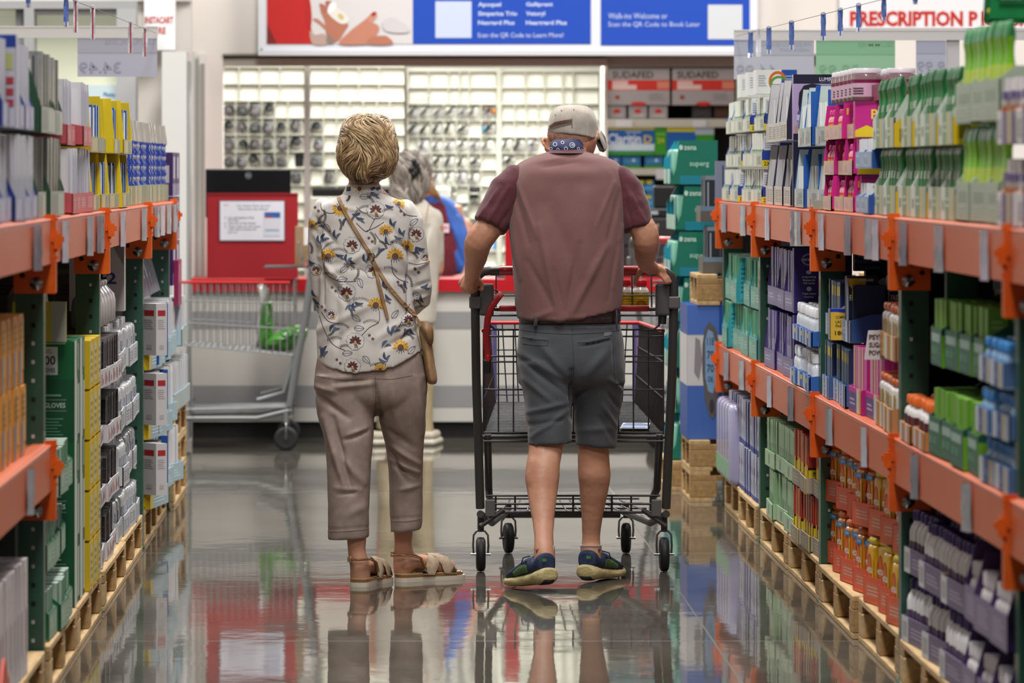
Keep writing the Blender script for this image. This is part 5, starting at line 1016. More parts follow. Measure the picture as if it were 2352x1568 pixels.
# ======================= LEFT second bay: gloves
GRN2 = '0d5c34'
slant = tray('glove_tray', .26, .17, .075, .185, GRN2, 'b3bfb6', [('f', 'rect', .02, .03, .98, .97, '88a892'), ('f', 'rect', .15, .3, .5, .8, '9cb8a4'), ('f', 'lines', .55, .3, .9, .8, 'a9c2ae', 3)], .85)
gb = carton('glove_box', .06, .12, .13, 'a9bcb0', [('f', 'rect', 0, .5, 1, 1, '2e7650'), ('l', 'rect', .1, .1, .9, .9, 'c2cdc6')])
shelve(-1, 12.75, 13.62, ZP, slant, gb, 3, 3, tiers=3, pitch=.192, iw=.06, idp=.12, rows=1, tdesc='green slanted glove tray', idesc='pale green glove box', icat='box', where='green slanted stack', setb=.0)
gl = carton('glove_carton', .23, .13, .115, '0a5a32', [('l', 'rect', .12, .12, .62, .85, 'cfd0d2'), ('l', 'text', .17, .38, .57, .62, '1c1c20', '400'), ('l', 'text', .2, .18, .56, .3, '26262c', 'GLOVES'), ('l', 'lines', .25, .68, .5, .8, '9a9aa0', 2), ('l', 'rect', .2, .93, .8, .95, 'b8d0c0'), ('f', 'rect', 0, 0, .4, 1, 'c2ccbe'), ('f', 'rect', .5, .2, .8, .9, '7c9a84'), ('t', 'rect', .1, .1, .9, .9, '0e6a3a')])
gl2 = carton('glove_carton', .23, .13, .19, '0b4c2c', [('l', 'text', .3, .55, .8, .63, 'b9c9be', 'GLOVES'), ('l', 'rect', .28, .5, .82, .505, 'b9c9be'), ('l', 'rect', .28, .675, .82, .68, 'b9c9be'), ('l', 'lines', .2, .1, .75, .4, '4f8a68', 6), ('l', 'lines', .3, .72, .7, .78, '7fa88e', 1), ('f', 'rect', 0, 0, .5, 1, 'bcc8bc'), ('f', 'rect', .55, .1, .9, .9, 'a9b8aa')])
z = ZP
for k, (pp, hh, nm) in enumerate(((gl2, .19, 'dark green glove carton with small lettering'), (gl2, .19, 'dark green glove carton with small lettering'), (gl, .115, 'green glove carton with white 400 label'), (gl2, .19, 'dark green glove carton with small lettering'), (gl, .115, 'green glove carton with white 400 label'))):
    for j in range(2):
        pp.place((XL-.0, 13.76+j*.24, z), pi/2, '%s, %s layer, %s column' % (nm, ['lowest', 'second', 'third', 'fourth', 'top'][k], ['near', 'far'][j]), 'carton', 'glove cartons')
    z += hh
yx = carton('yellow_carton', .15, .15, .15, 'cfae14', [('f', 'rect', 0, 0, .3, 1, 'd8bc2a'), ('f', 'rect', .3, .1, .95, .9, 'c4bd92'), ('l', 'rect', .5, .4, .8, .6, '6a5a1a'), ('f', 'lines', .4, .2, .9, .8, '8f864a', 4), ('l', 'rect', 0, 0, .1, 1, 'e2c632')])
for k in range(5):
    for j in range(3): yx.place((XL+.012, 14.28+j*.19, ZP+k*.158), pi/2, 'yellow carton, %s layer, %s beside glove cartons' % (['lowest', 'second', 'third', 'fourth', 'top'][k], ['nearest', 'middle', 'farthest'][j]), 'carton', 'yellow cartons')
carton('yellow_divider', .02, .16, .12, 'cbb41c', [('l', 'rect', .72, 0, 1, 1, 'b3b0a4')]).place((XL-.02, 13.7, ZP+.8), pi/2, 'upright yellow panel on the glove cartons', 'panel')
def jug_fn(cap='c9c6c8'):
    root = empty('plastic_jug'); mb = MB(); r = .06
    mb.lathe([(r*.9, 0), (r, .01), (r, .1), (r*.9, .13), (r*.45, .165), (r*.36, .17), (r*.36, .178)], M('c4bec0', .28, coat=.3), 18, (r, r, 0), 1, .85); mb.build('jug_body', root)
    c = MB(); c.lathe([(r*.42, 0), (r*.42, .018), (r*.38, .02)], M(cap, .3), 14, (r, r, .176), 1, .85); c.build('cap', root)
    h_ = MB(); h_.tube([(.09, .05, .16), (.112, .05, .15), (.118, .05, .11), (.11, .05, .08)], .009, M('c4bec0', .28), 8); h_.build('handle', root); return root
jg = Proto(jug_fn)
for i in range(4):
    jg.place((XL-.145, 14.3+i*.14, ZP+5*.158), pi/2, olab('white plastic jug', i, 4, 'atop yellow cartons behind green post'), 'jug', 'white jugs on yellow cartons')
# ======================= LEFT third bay: black strips, white jug packs
st = carton('strip_card', .02, .09, .15, '241b1c', [('f', 'rect', 0, .9, 1, 1, '6f6a6c'), ('f', 'rect', .1, 0, .2, 1, '8a8486'), ('l', 'rect', 0, 0, .08, 1, 'cfcaca'), ('l', 'rect', 0, .95, 1, 1, '6f6a6c'), ('l', 'rect', .08, .45, 1, .47, '4a4042'), ('l', 'rect', .08, .22, 1, .24, '4a4042'), ('l', 'rect', .08, .7, 1, .72, '4a4042'), ('t', 'rect', 0, 0, 1, 1, '77706e')])
WT_ = [('f', 'rect', 0, 0, 1, 1, 'c9c6c8'), ('f', 'rect', .1, .15, .18, .75, 'a84a52'), ('f', 'rect', .24, .2, .34, .5, 'b87078'), ('f', 'rect', .5, .15, .58, .8, 'a84a52'), ('f', 'rect', .64, .3, .72, .6, 'c08a90'), ('f', 'rect', .85, .2, .92, .8, '6a6a74'), ('l', 'rect', 0, 0, 1, 1, 'c4c0c2'), ('l', 'text', .2, .2, .8, .6, 'b8646c', 'HEB')]
shelve(-1, 15.08, 16.02, ZP, tray('display_tray', .94/3*.97, .13, .06, .062, 'c8c4c6', 'a9a4a6', WT_, .5), st, 3, 6, tiers=4, pitch=.198, iw=.02, idp=.09, tdesc='white tray with red print', idesc='black strip card', icat='card', where='black strip stack', wob=.05)
def padpack_fn():
    root = empty('clear_bottle_pack'); mb = MB(); mb.rbox(0, 0, 0, .075, .1, .14, M('b3b5ba', .15, coat=.6), .018, 3, True); mb.build('pack_body', root)
    c = MB(); c.lathe([(.014, 0), (.014, .022), (.012, .024)], M('cfcfd2', .3), 12, (.038, .05, .138)); c.build('cap', root)
    l = MB(); l.box(-.001, .02, .02, 0, .08, .1, M('9ba0aa', .3)); l.box(.01, -.001, .03, .06, .0, .1, M('a3a8b4', .3)); l.build('label', root); return root
shelve(-1, 16.1, 17.42, ZP, tray('display_tray', 1.32/4*.97, .13, .07, .075, 'c6c8cc', 'a9acb2', [('f', 'rect', 0, 0, 1, 1, 'c0c2c6'), ('f', 'lines', .1, .2, .5, .8, '6f7484', 4), ('f', 'rect', .6, .2, .9, .75, '989ca8')], .5), Proto(padpack_fn), 4, 4, tiers=4, pitch=.198, iw=.075, idp=.1, tdesc='pale grey tray with dark print', idesc='clear bottle pack', icat='pack', where='clear pack stack')
for i in range(6):
    jg.place((XL-.0, 15.15+i*.15, ZP+4*.198), pi/2, olab('translucent white jug', i, 6, 'atop black strip stack'), 'jug', 'white jugs over black strips', scale=(1, 1, .72))
    padp = None
carton('white_display_box', .1, .2, .235, 'c4bcbc', [('l', 'rect', .48, .8, .72, .95, '161416'), ('l', 'text', .5, .83, .7, .92, 'c8c4c4', 'KLAND'), ('l', 'text', .46, .48, .68, .72, '1c1a1c', 'it'), ('l', 'text', .68, .42, .86, .6, '2c3c7c', '2'), ('l', 'poly', 0, 0, 0, 0, '8a8484', [(.8, 1), (1, 1), (1, .7)])]).place((XL-.02, 16.65, ZP+4*.198+.01), pi/2, 'grey white display box with black lettering under left beam', 'box')
carton('tall_carton', .3, .25, .5, '847e7e').place((XL-.16, 16.2, ZP+.0), pi/2, 'tall grey carton deep behind the strip cards', 'carton')
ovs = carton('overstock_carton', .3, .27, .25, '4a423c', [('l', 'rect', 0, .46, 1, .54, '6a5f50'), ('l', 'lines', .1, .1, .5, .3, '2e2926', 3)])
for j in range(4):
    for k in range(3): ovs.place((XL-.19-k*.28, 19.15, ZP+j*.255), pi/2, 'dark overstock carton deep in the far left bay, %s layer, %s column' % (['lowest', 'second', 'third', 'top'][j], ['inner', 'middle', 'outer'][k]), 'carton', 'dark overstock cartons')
# ======================= LEFT fourth bay: white blue card packs
cpk = carton('test_kit_box', .055, .12, .2, 'cfcbcc', [('f', 'rect', 0, 0, .85, 1, 'dcdadb'), ('f', 'rect', .2, .1, .5, .9, 'c2c6ce'), ('l', 'rect', .12, .7, .6, .82, 'b03038'), ('l', 'lines', .12, .5, .6, .66, 'a9a6a8', 4), ('l', 'rect', .1, .1, .5, .2, 'b8b4b6'), ('l', 'rect', .85, 0, 1, 1, 'b9c0cc'), ('t', 'rect', 0, 0, 1, 1, 'c4c6ca')])
blu = carton('test_kit_box', .03, .12, .2, '1d4f9e', [('f', 'rect', .2, 0, .8, 1, '2c62b4'), ('l', 'rect', .2, .2, .5, .8, '3a70c0')])
tr4 = tray('kit_tray', 2.0/5*.97, .17, .075, .1, 'a9c4cf', '9db8c4', [('f', 'rect', 0, 0, 1, 1, '9bb4be'), ('f', 'rect', 0, 0, .16, 1, 'd3b420'), ('f', 'lines', .2, .2, .8, .7, 'c6d6dc', 3), ('l', 'poly', 0, 0, 0, 0, 'd8b81e', [(0, 0), (1, 0), (1, .7), (.7, .78), (.3, .6), (0, .2)]), ('l', 'text', .35, .35, .85, .45, '2a2410', 'COMPARE TO'), ('l', 'text', .38, .2, .85, .3, '2a2410', 'MUCINEX'), ('l', 'text', .35, .04, .9, .1, '2a2410', '2 x 150 TABLETS')], .6)
shelve(-1, 17.72, 19.5, ZP, tr4, cpk, 5, 5, tiers=3, pitch=.27, iw=.055, idp=.12, tdesc='pale blue and yellow tray', idesc='white kit box with red label', icat='box', where='far left kit stack', wob=.06, ysc=1.12, setb=-.005, yaw=-.1)
lbx = carton('test_kit_box', .05, .1, .2, 'd2cecf', [('fl', 'rect', .15, .76, .85, .87, 'b03038'), ('fl', 'lines', .15, .5, .8, .7, 'a9a6a8', 5), ('fl', 'rect', .3, .12, .7, .2, 'b8b4b6')])
for k in range(3): lbx.place((XL+.045, 17.64, ZP+k*.27+.06), pi/2-.95, 'white kit box turned outward showing its red label, %s tier' % ['lowest', 'middle', 'top'][k], 'box', 'outward turned kit boxes')
for k in range(3):
    for j in range(2): blu.place((XL+.04, 17.95+j*.7, ZP+k*.27+.012), pi/2, 'blue kit box between white ones, %s tier, %s' % (['lowest', 'middle', 'top'][k], ['nearer', 'farther'][j]), 'box', 'blue kit boxes', scale=(1, .8, 1.1))
def clam_fn():
    mb = MB(); mb.prism([(0, 0, 0), (0, .08, 0), (0, .1, .14), (0, .04, .14)], (.02, 0, 0), M('b9bcc8', .12, coat=.8)); mb.box(.004, .02, .02, .016, .07, .03, M('8a94a8', .3)); return mb.build('clear_clamshell')
cm = Proto(clam_fn)
for i in range(8): cm.place((XL-.02, 17.75+i*.21, ZP+.81), pi/2, olab('clear plastic clamshell', i, 8, 'top of far left kit stack'), 'clamshell', 'clear clamshells')
# beyond the left rack: three stacked pallets with goods
for k in range(3): put_pallet(-1, 19.72, .135*k, 'wooden pallet in the far left stack of three, %s' % ['lowest', 'middle', 'topmost'][k], 'stacked left pallets', inset=-.015)
shelve(-1, 19.75, 20.85, .407, tray('kit_tray', 1.1/3*.97, .17, .075, .1, 'a9c4cf', '9db8c4', [('f', 'rect', 0, 0, 1, 1, '9fb4bd'), ('f', 'rect', .5, 0, .6, 1, 'd3b420')], .6), cpk, 3, 5, tiers=2, pitch=.27, iw=.055, idp=.12, tdesc='pale blue tray', idesc='white grey kit box', icat='box', where='stacked pallets at left', setb=-.02)
pdp = carton('purple_display', .3, .16, .19, '3a1a5c', [('f', 'rect', 0, .0, 1, .28, '8a80a0'), ('f', 'rect', .2, .4, .6, .9, 'c8c4d4'), ('l', 'rect', .2, 0, .8, .3, '9a94ac'), ('l', 'rect', .55, .3, .9, .7, 'b8b4c4')])
for k in range(3):
    for j in range(2): pdp.place((XL+.0, 19.9+j*.33, .95+k*.195), pi/2, 'purple display box beyond the left rack, %s, %s column' % (['lowest', 'middle', 'topmost'][k], ['near', 'far'][j]), 'box', 'purple display boxes')
mgp = carton('magenta_display', .3, .02, .2, '8a1c50', [('f', 'rect', 0, .5, 1, .9, 'b04a70')])
mgp.place((XL+.022, 19.95, .86), pi/2, 'magenta panel hanging below the purple display boxes', 'panel')
# ------------------------------------------------------------------ shopping carts
def arc(c, r, a0, a1, n, f): return [f(c, r, a0+(a1-a0)*i/n) for i in range(n+1)]
def make_cart(name, label, fr, wire, loc, rz, red='a30f18', strap=True, wheel='141516', fine=True):
    root = empty(name, loc, rz); tag(root, label, 'shopping cart')
    FR = M(fr, .38, .35); WI = M(wire, .35, .4); RD = M(red, .35, coat=.3); BK = M(wheel, .6); ME = M('9a9c9e', .25, 1)
    n = 10 if fine else 6
    for s in (-1, 1):
        p = MB(); P = [(s*.300, .0, 1.092), (s*.328, .0, 1.088), (s*.347, .003, 1.072), (s*.356, .006, 1.045), (s*.357, .012, 1.0), (s*.352, .05, .7), (s*.343, .10, .45), (s*.336, .135, .23)]
        p.tube(P, .0165, FR, n); p.build('rear_post', root)
        c = MB(); c.rbox(s*.357-.021, -.012, .955, s*.357+.021, .04, 1.0, M('5a5857', .45), .006); c.rbox(min(s*.342, s*.29), -.004, .93, max(s*.342, s*.29), .02, 1.045, M('4b4a4a', .45), .008); c.build('corner_bracket', root)
        q = MB(); q.tube([(s*.31, .1, .50), (s*.305, .16, .3), (s*.30, .3, .26)], .014, FR, n); q.build('support_leg', root)
    g = MB(); g.tube([(-.302, 0, 1.092), (.302, 0, 1.092)], .015, FR, n); g.build('handle_bar', root)
    g = MB(); g.tube([(-.27, 0, 1.092), (.27, 0, 1.092)], .0185, RD, 14); g.build('handle_grip', root)
    # child seat section
    g = MB(); g.tube([(-.30, .05, .952), (.30, .05, .952)], .008, FR, 6); g.rbox(-.27, .03, .944, .27, .06, .966, RD, .006)
    g.tube([(-.305, .03, .93), (.305, .03, .93)], .004, WI, 6)
    for s in (-1, 1): g.tube([(s*.305, .03, .93), (s*.305, .03, .895), (s*.285, .03, .88), (s*.25, .03, .878)], .0045, WI, 6)
    for z in (1.0,): g.tube([(-.30, .07, z), (.30, .07, z)], .003, WI, 6)
    for i in range(9): x = -.28+i*.07; g.tube([(x, .06, .95), (x, .09, 1.075)], .0028, WI, 6)
    g.tube([(-.30, .09, 1.075), (.30, .09, 1.075)], .0035, WI, 6)
    g.box(-.28, .06, .944, .28, .27, .950, M('3a3a3c', .5)); g.build('child_seat', root)
    # basket: four wire walls and the floor
    yb, yf = .11, .96; zb0, zb1 = .497, .572; zt0, zt1 = .876, .873; xb0, xb1 = .325, .262; xt0, xt1 = .325, .285
    def L(a, b, t): return a+(b-a)*t
    g = MB()
    for i in range(13):
        t = i/12; g.tube([(L(-xb0, xb0, t), yb, zb0), (L(-xt0, xt0, t), yb, zt0)], .003, WI, 6)
    for z in (.505, .66, .76, .78, .852, zt0): g.tube([(-xt0, yb, z), (xt0, yb, z)], .0036, WI, 6)
    g.build('rear_gate', root)
    g = MB()
    for i in range(13): t = i/12; g.tube([(L(-xb1, xb1, t), yf, zb1), (L(-xt1, xt1, t), yf, zt1)], .0026, WI, 5)
    for z in (.6, .68, .77): g.tube([(-xt1, yf, z), (xt1, yf, z)], .003, WI, 5)
    g.build('front_wall', root)
    for s in (-1, 1):
        g = MB()
        for i in range(25): t = i/24; g.tube([(s*L(xb0, xb1, t), L(yb, yf, t), L(zb0, zb1, t)), (s*L(xt0, xt1, t), L(yb, yf, t), L(zt0, zt1, t))], .003, WI, 5)
        for k in (.35, .7): g.tube([(s*L(xb0, xt0, k), yb, L(zb0, zt0, k)), (s*L(xb1, xt1, k), yf, L(zb1, zt1, k))], .0035, WI, 5)
        g.build('side_wall', root)
    g = MB()
    for i in range(30): t = i/29; g.tube([(-L(xb0, xb1, t), L(yb, yf, t), L(zb0, zb1, t)), (L(xb0, xb1, t), L(yb, yf, t), L(zb0, zb1, t))], .0028, WI, 5)
    for i in range(9): k = -1+i/4; g.tube([(k*xb0, yb, zb0-.004), (k*xb1, yf, zb1-.004)], .0035, WI, 5)
    g.tube([(-xb0-.008, yb-.01, zb0-.006), (xb0+.008, yb-.01, zb0-.006)], .008, FR, 8); g.tube([(-xb0, yb-.02, zb0-.022), (xb0, yb-.02, zb0-.022)], .005, FR, 8)
    g.build('basket_floor', root)
    g = MB()
    P = [(-xt0, yb+.02, zt0-.005), (-xt1, yf, zt1), (xt1, yf, zt1), (xt0, yb+.02, zt0-.005)]
    for a, b in zip(P[:-1], P[1:]): g.tube([a, b], .0075, M('c4161c', .35), 8)
    g.build('red_rim', root)
    for s in (-1, 1):
        g = MB(); g.box(s*.275-.018, yf-.004, .58, s*.275+.018, yf-.001, .866, M('6b6a9c', .35)); g.box(s*.275-.004, yf-.006, .6, s*.275+.004, yf-.004, .85, M('9a7aa8', .35)); g.build('corner_panel', root)
    # lower rack
    g = MB()
    for z in (.275, .245, .215): g.tube([(-.315, .14, z), (.315, .14, z)], .0045 if z != .215 else .006, WI, 6)
    for i in range(9): x = -.28+i*.07; g.tube([(x, .14, .275), (x, .142, .215)], .004, WI, 6)
    for i in range(12): x = -.26+i*.0473; g.tube([(x, .14, .22), (x*.8, .95, .20)], .0032, WI, 5)
    for y in (.4, .65, .9): g.tube([(-.28, y, .21), (.28, y, .21)], .004, WI, 5)
    g.build('lower_rack', root)
    for s in (-1, 1):
        g = MB(); g.tube([(s*.336, .12, .21), (s*.29, .3, .165), (s*.22, .94, .16)], .014, FR, n); g.tube([(s*.336, .13, .165), (s*.25, .14, .225)], .009, FR, 8); g.build('chassis_tube', root)
        g = MB(); g.rbox(s*.3-.018, .12, .2, s*.3+.018, .135, .262, M('5b5b5c', .45), .004); g.build('grey_clip', root)
    g = MB(); g.tube([(-.21, .93, .15), (.21, .93, .15)], .016, FR, n); g.build('cross_tube', root)
    for (x, y, r, zt, yaw) in ((-.334, .15, .0625, .2, .0), (.330, .15, .0625, .2, .0), (-.214, .94, .058, .19, .12), (.232, .94, .058, .19, -.12)):
        c = empty('caster', (x, y, 0)); c.rotation_euler = (0, 0, yaw); c.parent = root
        w_ = MB(); w_.T = Matrix.Translation((0, 0, r)) @ Matrix.Rotation(pi/2, 4, 'Y')
        w_.lathe([(.012, -.016), (r*.6, -.014), (r*.8, -.017), (r*.97, -.012), (r, 0), (r*.97, .012), (r*.8, .017), (r*.6, .014), (.012, .016)], BK, 26); w_.T = None; w_.build('wheel', c)
        f_ = MB()
        for s in (-1, 1): f_.tube([(s*.026, 0, r), (s*.028, 0, r*1.5), (s*.026, 0, r*2.1), (s*.014, 0, r*2.35), (0, 0, r*2.42)], .0042, ME, 6); f_.lathe([(.008, 0), (.008, .006)], ME, 8, (0, 0, 0)) if 0 else None
        f_.tube([(-.036, 0, r), (.036, 0, r)], .005, ME, 8); f_.tube([(0, 0, r*2.3), (0, 0, zt)], .012, FR, 8); f_.build('fork', c)
    if strap:
        s_ = MB(); S = [(-.262, .03, 1.01), (-.275, .0, .995), (-.30, -.01, .96), (-.312, -.005, .92), (-.318, .0, .85), (-.312, 0, .79), (-.314, 0, .775)]
        s_.tube(S, .012, M('9c0c16', .6), 8, flat=.22, up=(0, 1, 0)); s_.build('strap', root)
        b_ = MB(); b_.rbox(-.33, -.008, .722, -.300, .008, .775, M('121214', .4), .006); b_.rbox(-.318, -.009, .765, -.305, .009, .79, M('c01820', .4), .003); b_.build('buckle', root)
        k_ = MB(); k_.tube([(-.29+.016*cos(q), .02, 1.008+.016*sin(q)) for q in [i*pi/6 for i in range(12)]], .0028, M('2a2a2c', .4), 6, closed=True); k_.tube([(.31, .03, .96), (.318, .02, .93), (.315, .02, .90)], .014, M('161618', .5), 8); k_.build('strap_clip', root)
    return root
CARTX, CARTY = .648, 16.40
make_cart('shopping_cart', 'large dark grey shopping cart with red handle pushed by the man', '454443', '3b3b3c', (CARTX, CARTY, 0), 0)
cl_ = PT(735, 0, 24.05)
make_cart('shopping_cart', 'silver shopping cart standing sideways at the counter with green bags inside', '7d8082', '8f9192', (cl_.x-.02, 24.02, 0), pi/2, red='c02a22', strap=True, fine=False)
cr2 = PT(1528, 0, 23.6)
make_cart('shopping_cart', 'grey shopping cart partly hidden behind the teal display', '6b6c6d', '7b7c7d', (cr2.x, 23.55, 0), radians(-62), red='a8141c', strap=False, fine=False)
# vitamins in the child seat, leaflet in the basket
vb = bottle('vitamin_bottle', .03, .105, 'e9e6e2', 'b8101c', None, caph=.2, deco=[(.16, .72, 'd8bc1e'), (.55, .63, 'd6c890'), (.66, .71, 'cfd0d0'), (.3, .34, 'a89030'), (.4, .43, 'a89030'), (.2, .24, 'a89030'), (.48, .5, 'b89a38')], capr=.78)
for px, dy, nm in ((1435, .0, 'left'), (1471, -.01, 'right')):
    p = PT(px, 705, CARTY+.12); vb.place((p.x-.03, CARTY+.09+dy, .951), 0, 'white vitamin bottle with red cap and yellow label, %s of the pair' % nm, 'bottle', 'vitamin bottles in cart seat')
mb = MB(); mb.box(0, 0, 0, .1, .16, .002, M('c4cde2', .5))
mb.deco((0, 0, 0, .1, .16, .002), [('t', 'rect', .05, .5, .95, .7, M('5a78b4', .5)), ('t', 'rect', .05, .1, .9, .2, M('7a8cb4', .5)), ('t', 'lines', .1, .75, .9, .95, M('8a93a8', .5), 3)])
o = mb.build('leaflet'); o.location = (PT(1422, 0, 16.62).x, 16.56, .513+.003); o.rotation_euler = (radians(4), 0, -.12); tag(o, 'pale blue printed leaflet lying on the basket floor', 'leaflet')
# green bags in the side cart
def bag_blob(name, pts, Y, th, m, label, m2=None):
    mb = MB(); P = smooth_poly(pts, 4); n = len(P); cx = sum(p[0] for p in P)/n; cy = sum(p[1] for p in P)/n
    rings = []
    for k, (sc, dy) in enumerate(((.05, -1), (.5, -.92), (.85, -.55), (1, 0), (.85, .55), (.5, .92), (.05, 1))):
        rings.append([PT(cx+(x-cx)*sc, cy+(y-cy)*sc, Y)+Vector((0, dy*th+random.uniform(-.008, .008), 0)) for x, y in P])
    vs = [v for r in rings for v in r]
    fs = [(i*n+j, (i+1)*n+j, (i+1)*n+(j+1) % n, i*n+(j+1) % n) for i in range(6) for j in range(n)]
    mb.add(vs, fs, m, True); return tag(mb.build(name), label, 'bag'), mb
GRB = noisy('green_bag_film', '1d5a14', '4c9a2c', 9, .25, coat=.6, bump=.004, bscale=20)
bag_blob('produce_bag', [(598, 798), (597, 735), (606, 700), (622, 690), (628, 730), (632, 760), (626, 798)], 24.02, .06, GRB, 'upright green bag standing in the side cart')
bag_blob('produce_bag', [(612, 800), (610, 782), (640, 760), (672, 745), (702, 752), (708, 765), (690, 798), (650, 806)], 23.98, .07, GRB, 'lying green bag in the side cart')
bag_blob('white_bag', [(588, 790), (591, 740), (597, 700), (604, 675), (592, 655), (604, 652), (618, 668), (616, 700), (600, 730), (598, 790)], 24.06, .03, M('bdbab4', .25, coat=.5), 'crumpled white bag hanging out of the side cart basket')
dev('cardboard_box', 678, 520, 722, 615, 24.02, .14, M('8f7658', .7), 'brown cardboard box in the child seat of the side cart', 'box', lambda mb, w, h: mb.box(.45*w, -.002, .55*h, w, .001, h*.98, M('d8d8d6', .5)), r=.002)
# ------------------------------------------------------------------ people
def catm(p0, p1, p2, p3, t): return .5*(2*p1+(p2-p0)*t+(2*p0-5*p1+4*p2-p3)*t*t+(3*p1-p0-3*p2+p3)*t**3)
def ploft(mb, rows, m, n=28, sub=4, e=2.3, close=True):
    """rows: (pxL, pxR, py, Yc, half depth[, tiltL, tiltR, droop]) silhouette rows of the figure"""
    R = [tuple(list(r)+[0]*(8-len(r))) for r in rows]; Q = []
    for i in range(len(R)-1):
        p0 = R[max(0, i-1)]; p1 = R[i]; p2 = R[i+1]; p3 = R[min(len(R)-1, i+2)]
        for k in range(sub): Q.append([catm(p0[a], p1[a], p2[a], p3[a], k/sub) for a in range(8)])
    Q.append(list(R[-1])); vs = []
    for (a, b, y, Y, hd, tl, tr, dr) in Q:
        c = (a+b)/2; hw = (b-a)/2
        for j in range(n):
            q = 2*pi*j/n; cu, sv = cos(q), sin(q); u = math.copysign(abs(cu)**(2/e), cu); v = math.copysign(abs(sv)**(2/e), sv)
            yy = y+(tl*(1-u)/2+tr*(1+u)/2)+dr*(1-u*u)
            vs.append(PT(c+u*hw, yy, Y)+Vector((0, v*hd, 0)))
    k = len(Q)
    mb.add(vs, [(i*n+j, (i+1)*n+j, (i+1)*n+(j+1) % n, i*n+(j+1) % n) for i in range(k-1) for j in range(n)], m, True)
    if close: mb.add(vs[:n], [tuple(range(n))], m); mb.add(vs[-n:][::-1], [tuple(range(n))], m)
def limb(mb, pts, m, n=16, flat=1.0, sub=3):
    """pts: (px, py, Y, r)"""
    P = [(*PT(a, b, Y), r) for a, b, Y, r in pts]; Q = []
    for i in range(len(P)-1):
        p0 = P[max(0, i-1)]; p1 = P[i]; p2 = P[i+1]; p3 = P[min(len(P)-1, i+2)]
        for k in range(sub): Q.append([catm(p0[a], p1[a], p2[a], p3[a], k/sub) for a in range(4)])
    Q.append(P[-1]); mb.tube([q[:3] for q in Q], [q[3] for q in Q], m, n, flat=flat, round_=True)
def fuse(mb, name, voxel, smooth=6, post=None, mat=None, parent=None, subs=0):
    o = mb.build('tmp'); md = o.modifiers.new('r', 'REMESH'); md.mode = 'VOXEL'; md.voxel_size = voxel; md.use_smooth_shade = True
    s = o.modifiers.new('s', 'SMOOTH'); s.iterations = smooth; s.factor = .5
    dg = bpy.context.evaluated_depsgraph_get(); dg.update(); me = bpy.data.meshes.new_from_object(o.evaluated_get(dg))
    bpy.data.objects.remove(o)
    me.name = name
    if mat: me.materials.clear(); me.materials.append(mat)
    me.polygons.foreach_set('use_smooth', [True]*len(me.polygons))
    if post: post(me)
    o = bpy.data.objects.new(name, me); COL.objects.link(o)
    if parent: o.parent = parent; o.matrix_parent_inverse = Matrix.Translation(-Vector(parent.location))
    return o
def fold_fn(folds, Yref, noise_amp=.0, nscale=9, stretch=(1, 1, 1), fine=0.0, facing=-.15):
    """folds: (x0,y0,x1,y1,width_px,amp_m) creases given along the garment"""
    F = []
    for (a, b, c, d, w_, am) in folds:
        A = PT(a, b, Yref); B = PT(c, d, Yref); F.append((A.x, A.z, B.x, B.z, w_*.8*Yref/FPX, am))
    def post(me):
        me.update(); N = [v.normal.copy() for v in me.vertices]
        for v, n in zip(me.vertices, N):
            dsp = 0
            if n.y < facing*0+.2:
                for (x0, z0, x1, z1, w_, am) in F:
                    dx, dz = x1-x0, z1-z0; L2 = dx*dx+dz*dz; t = max(0, min(1, ((v.co.x-x0)*dx+(v.co.z-z0)*dz)/L2))
                    ex, ez = v.co.x-x0-dx*t, v.co.z-z0-dz*t; dd = (ex*ex+ez*ez)/(w_*w_)
                    if dd < 6: dsp += 1.7*am*math.exp(-dd)*(.35+.65*sin(pi*min(1, max(0, t*.9+.05))))*(1-.8*math.exp(-((1-abs(2*t-1))/.1)**2)*0)
            if noise_amp:
                p = Vector((v.co.x*stretch[0], v.co.y*stretch[1], v.co.z*stretch[2]))*nscale
                dsp += noise_amp*noise.noise(p)+noise_amp*.5*noise.noise(p*2.3)
            if fine: dsp += fine*noise.noise(v.co*60)
            v.co = v.co+n*dsp
        me.update()
    return post
def skin(name, c1, c2, c3): return noisy(name, c1, c2, 14, .48, bump=.0012, bscale=60, lo=.3, hi=.7)
SKM = noisy('man_skin', 'b07a60', 'cc987c', 9, .5, bump=.0015, bscale=45, lo=.3, hi=.75)
SKW = noisy('woman_skin', 'b17c64', 'cc9c82', 9, .5, bump=.0008, bscale=45, lo=.3, hi=.75)
def heather(name, c1, c2, sc, rough=.85, bump=.0004, st=(1, 1, 1)):
    return noisy(name, c1, c2, sc, rough, bump=bump, bscale=sc, lo=.3, hi=.7, sheen=.2, stretch=st)
def finger(mb, P, r0, r1, m): mb.tube(P, [r0+(r1-r0)*i/(len(P)-1) for i in range(len(P))], m, 10, round_=True)
# ================================================= man
ROSE = heather('rose_jersey', '694543', '7b5552', 620); MARN = heather('maroon_jersey', '45151f', '571d29', 200)
SHGY = heather('grey_twill', '363a40', '42464c', 300, .75)
mroot = empty('person', (PT(1310, 0, 16.1).x, 16.1, 0)); tag(mroot, 'man in maroon shirt, grey shorts and beige cap leaning on his shopping cart', 'person')
b = MB()
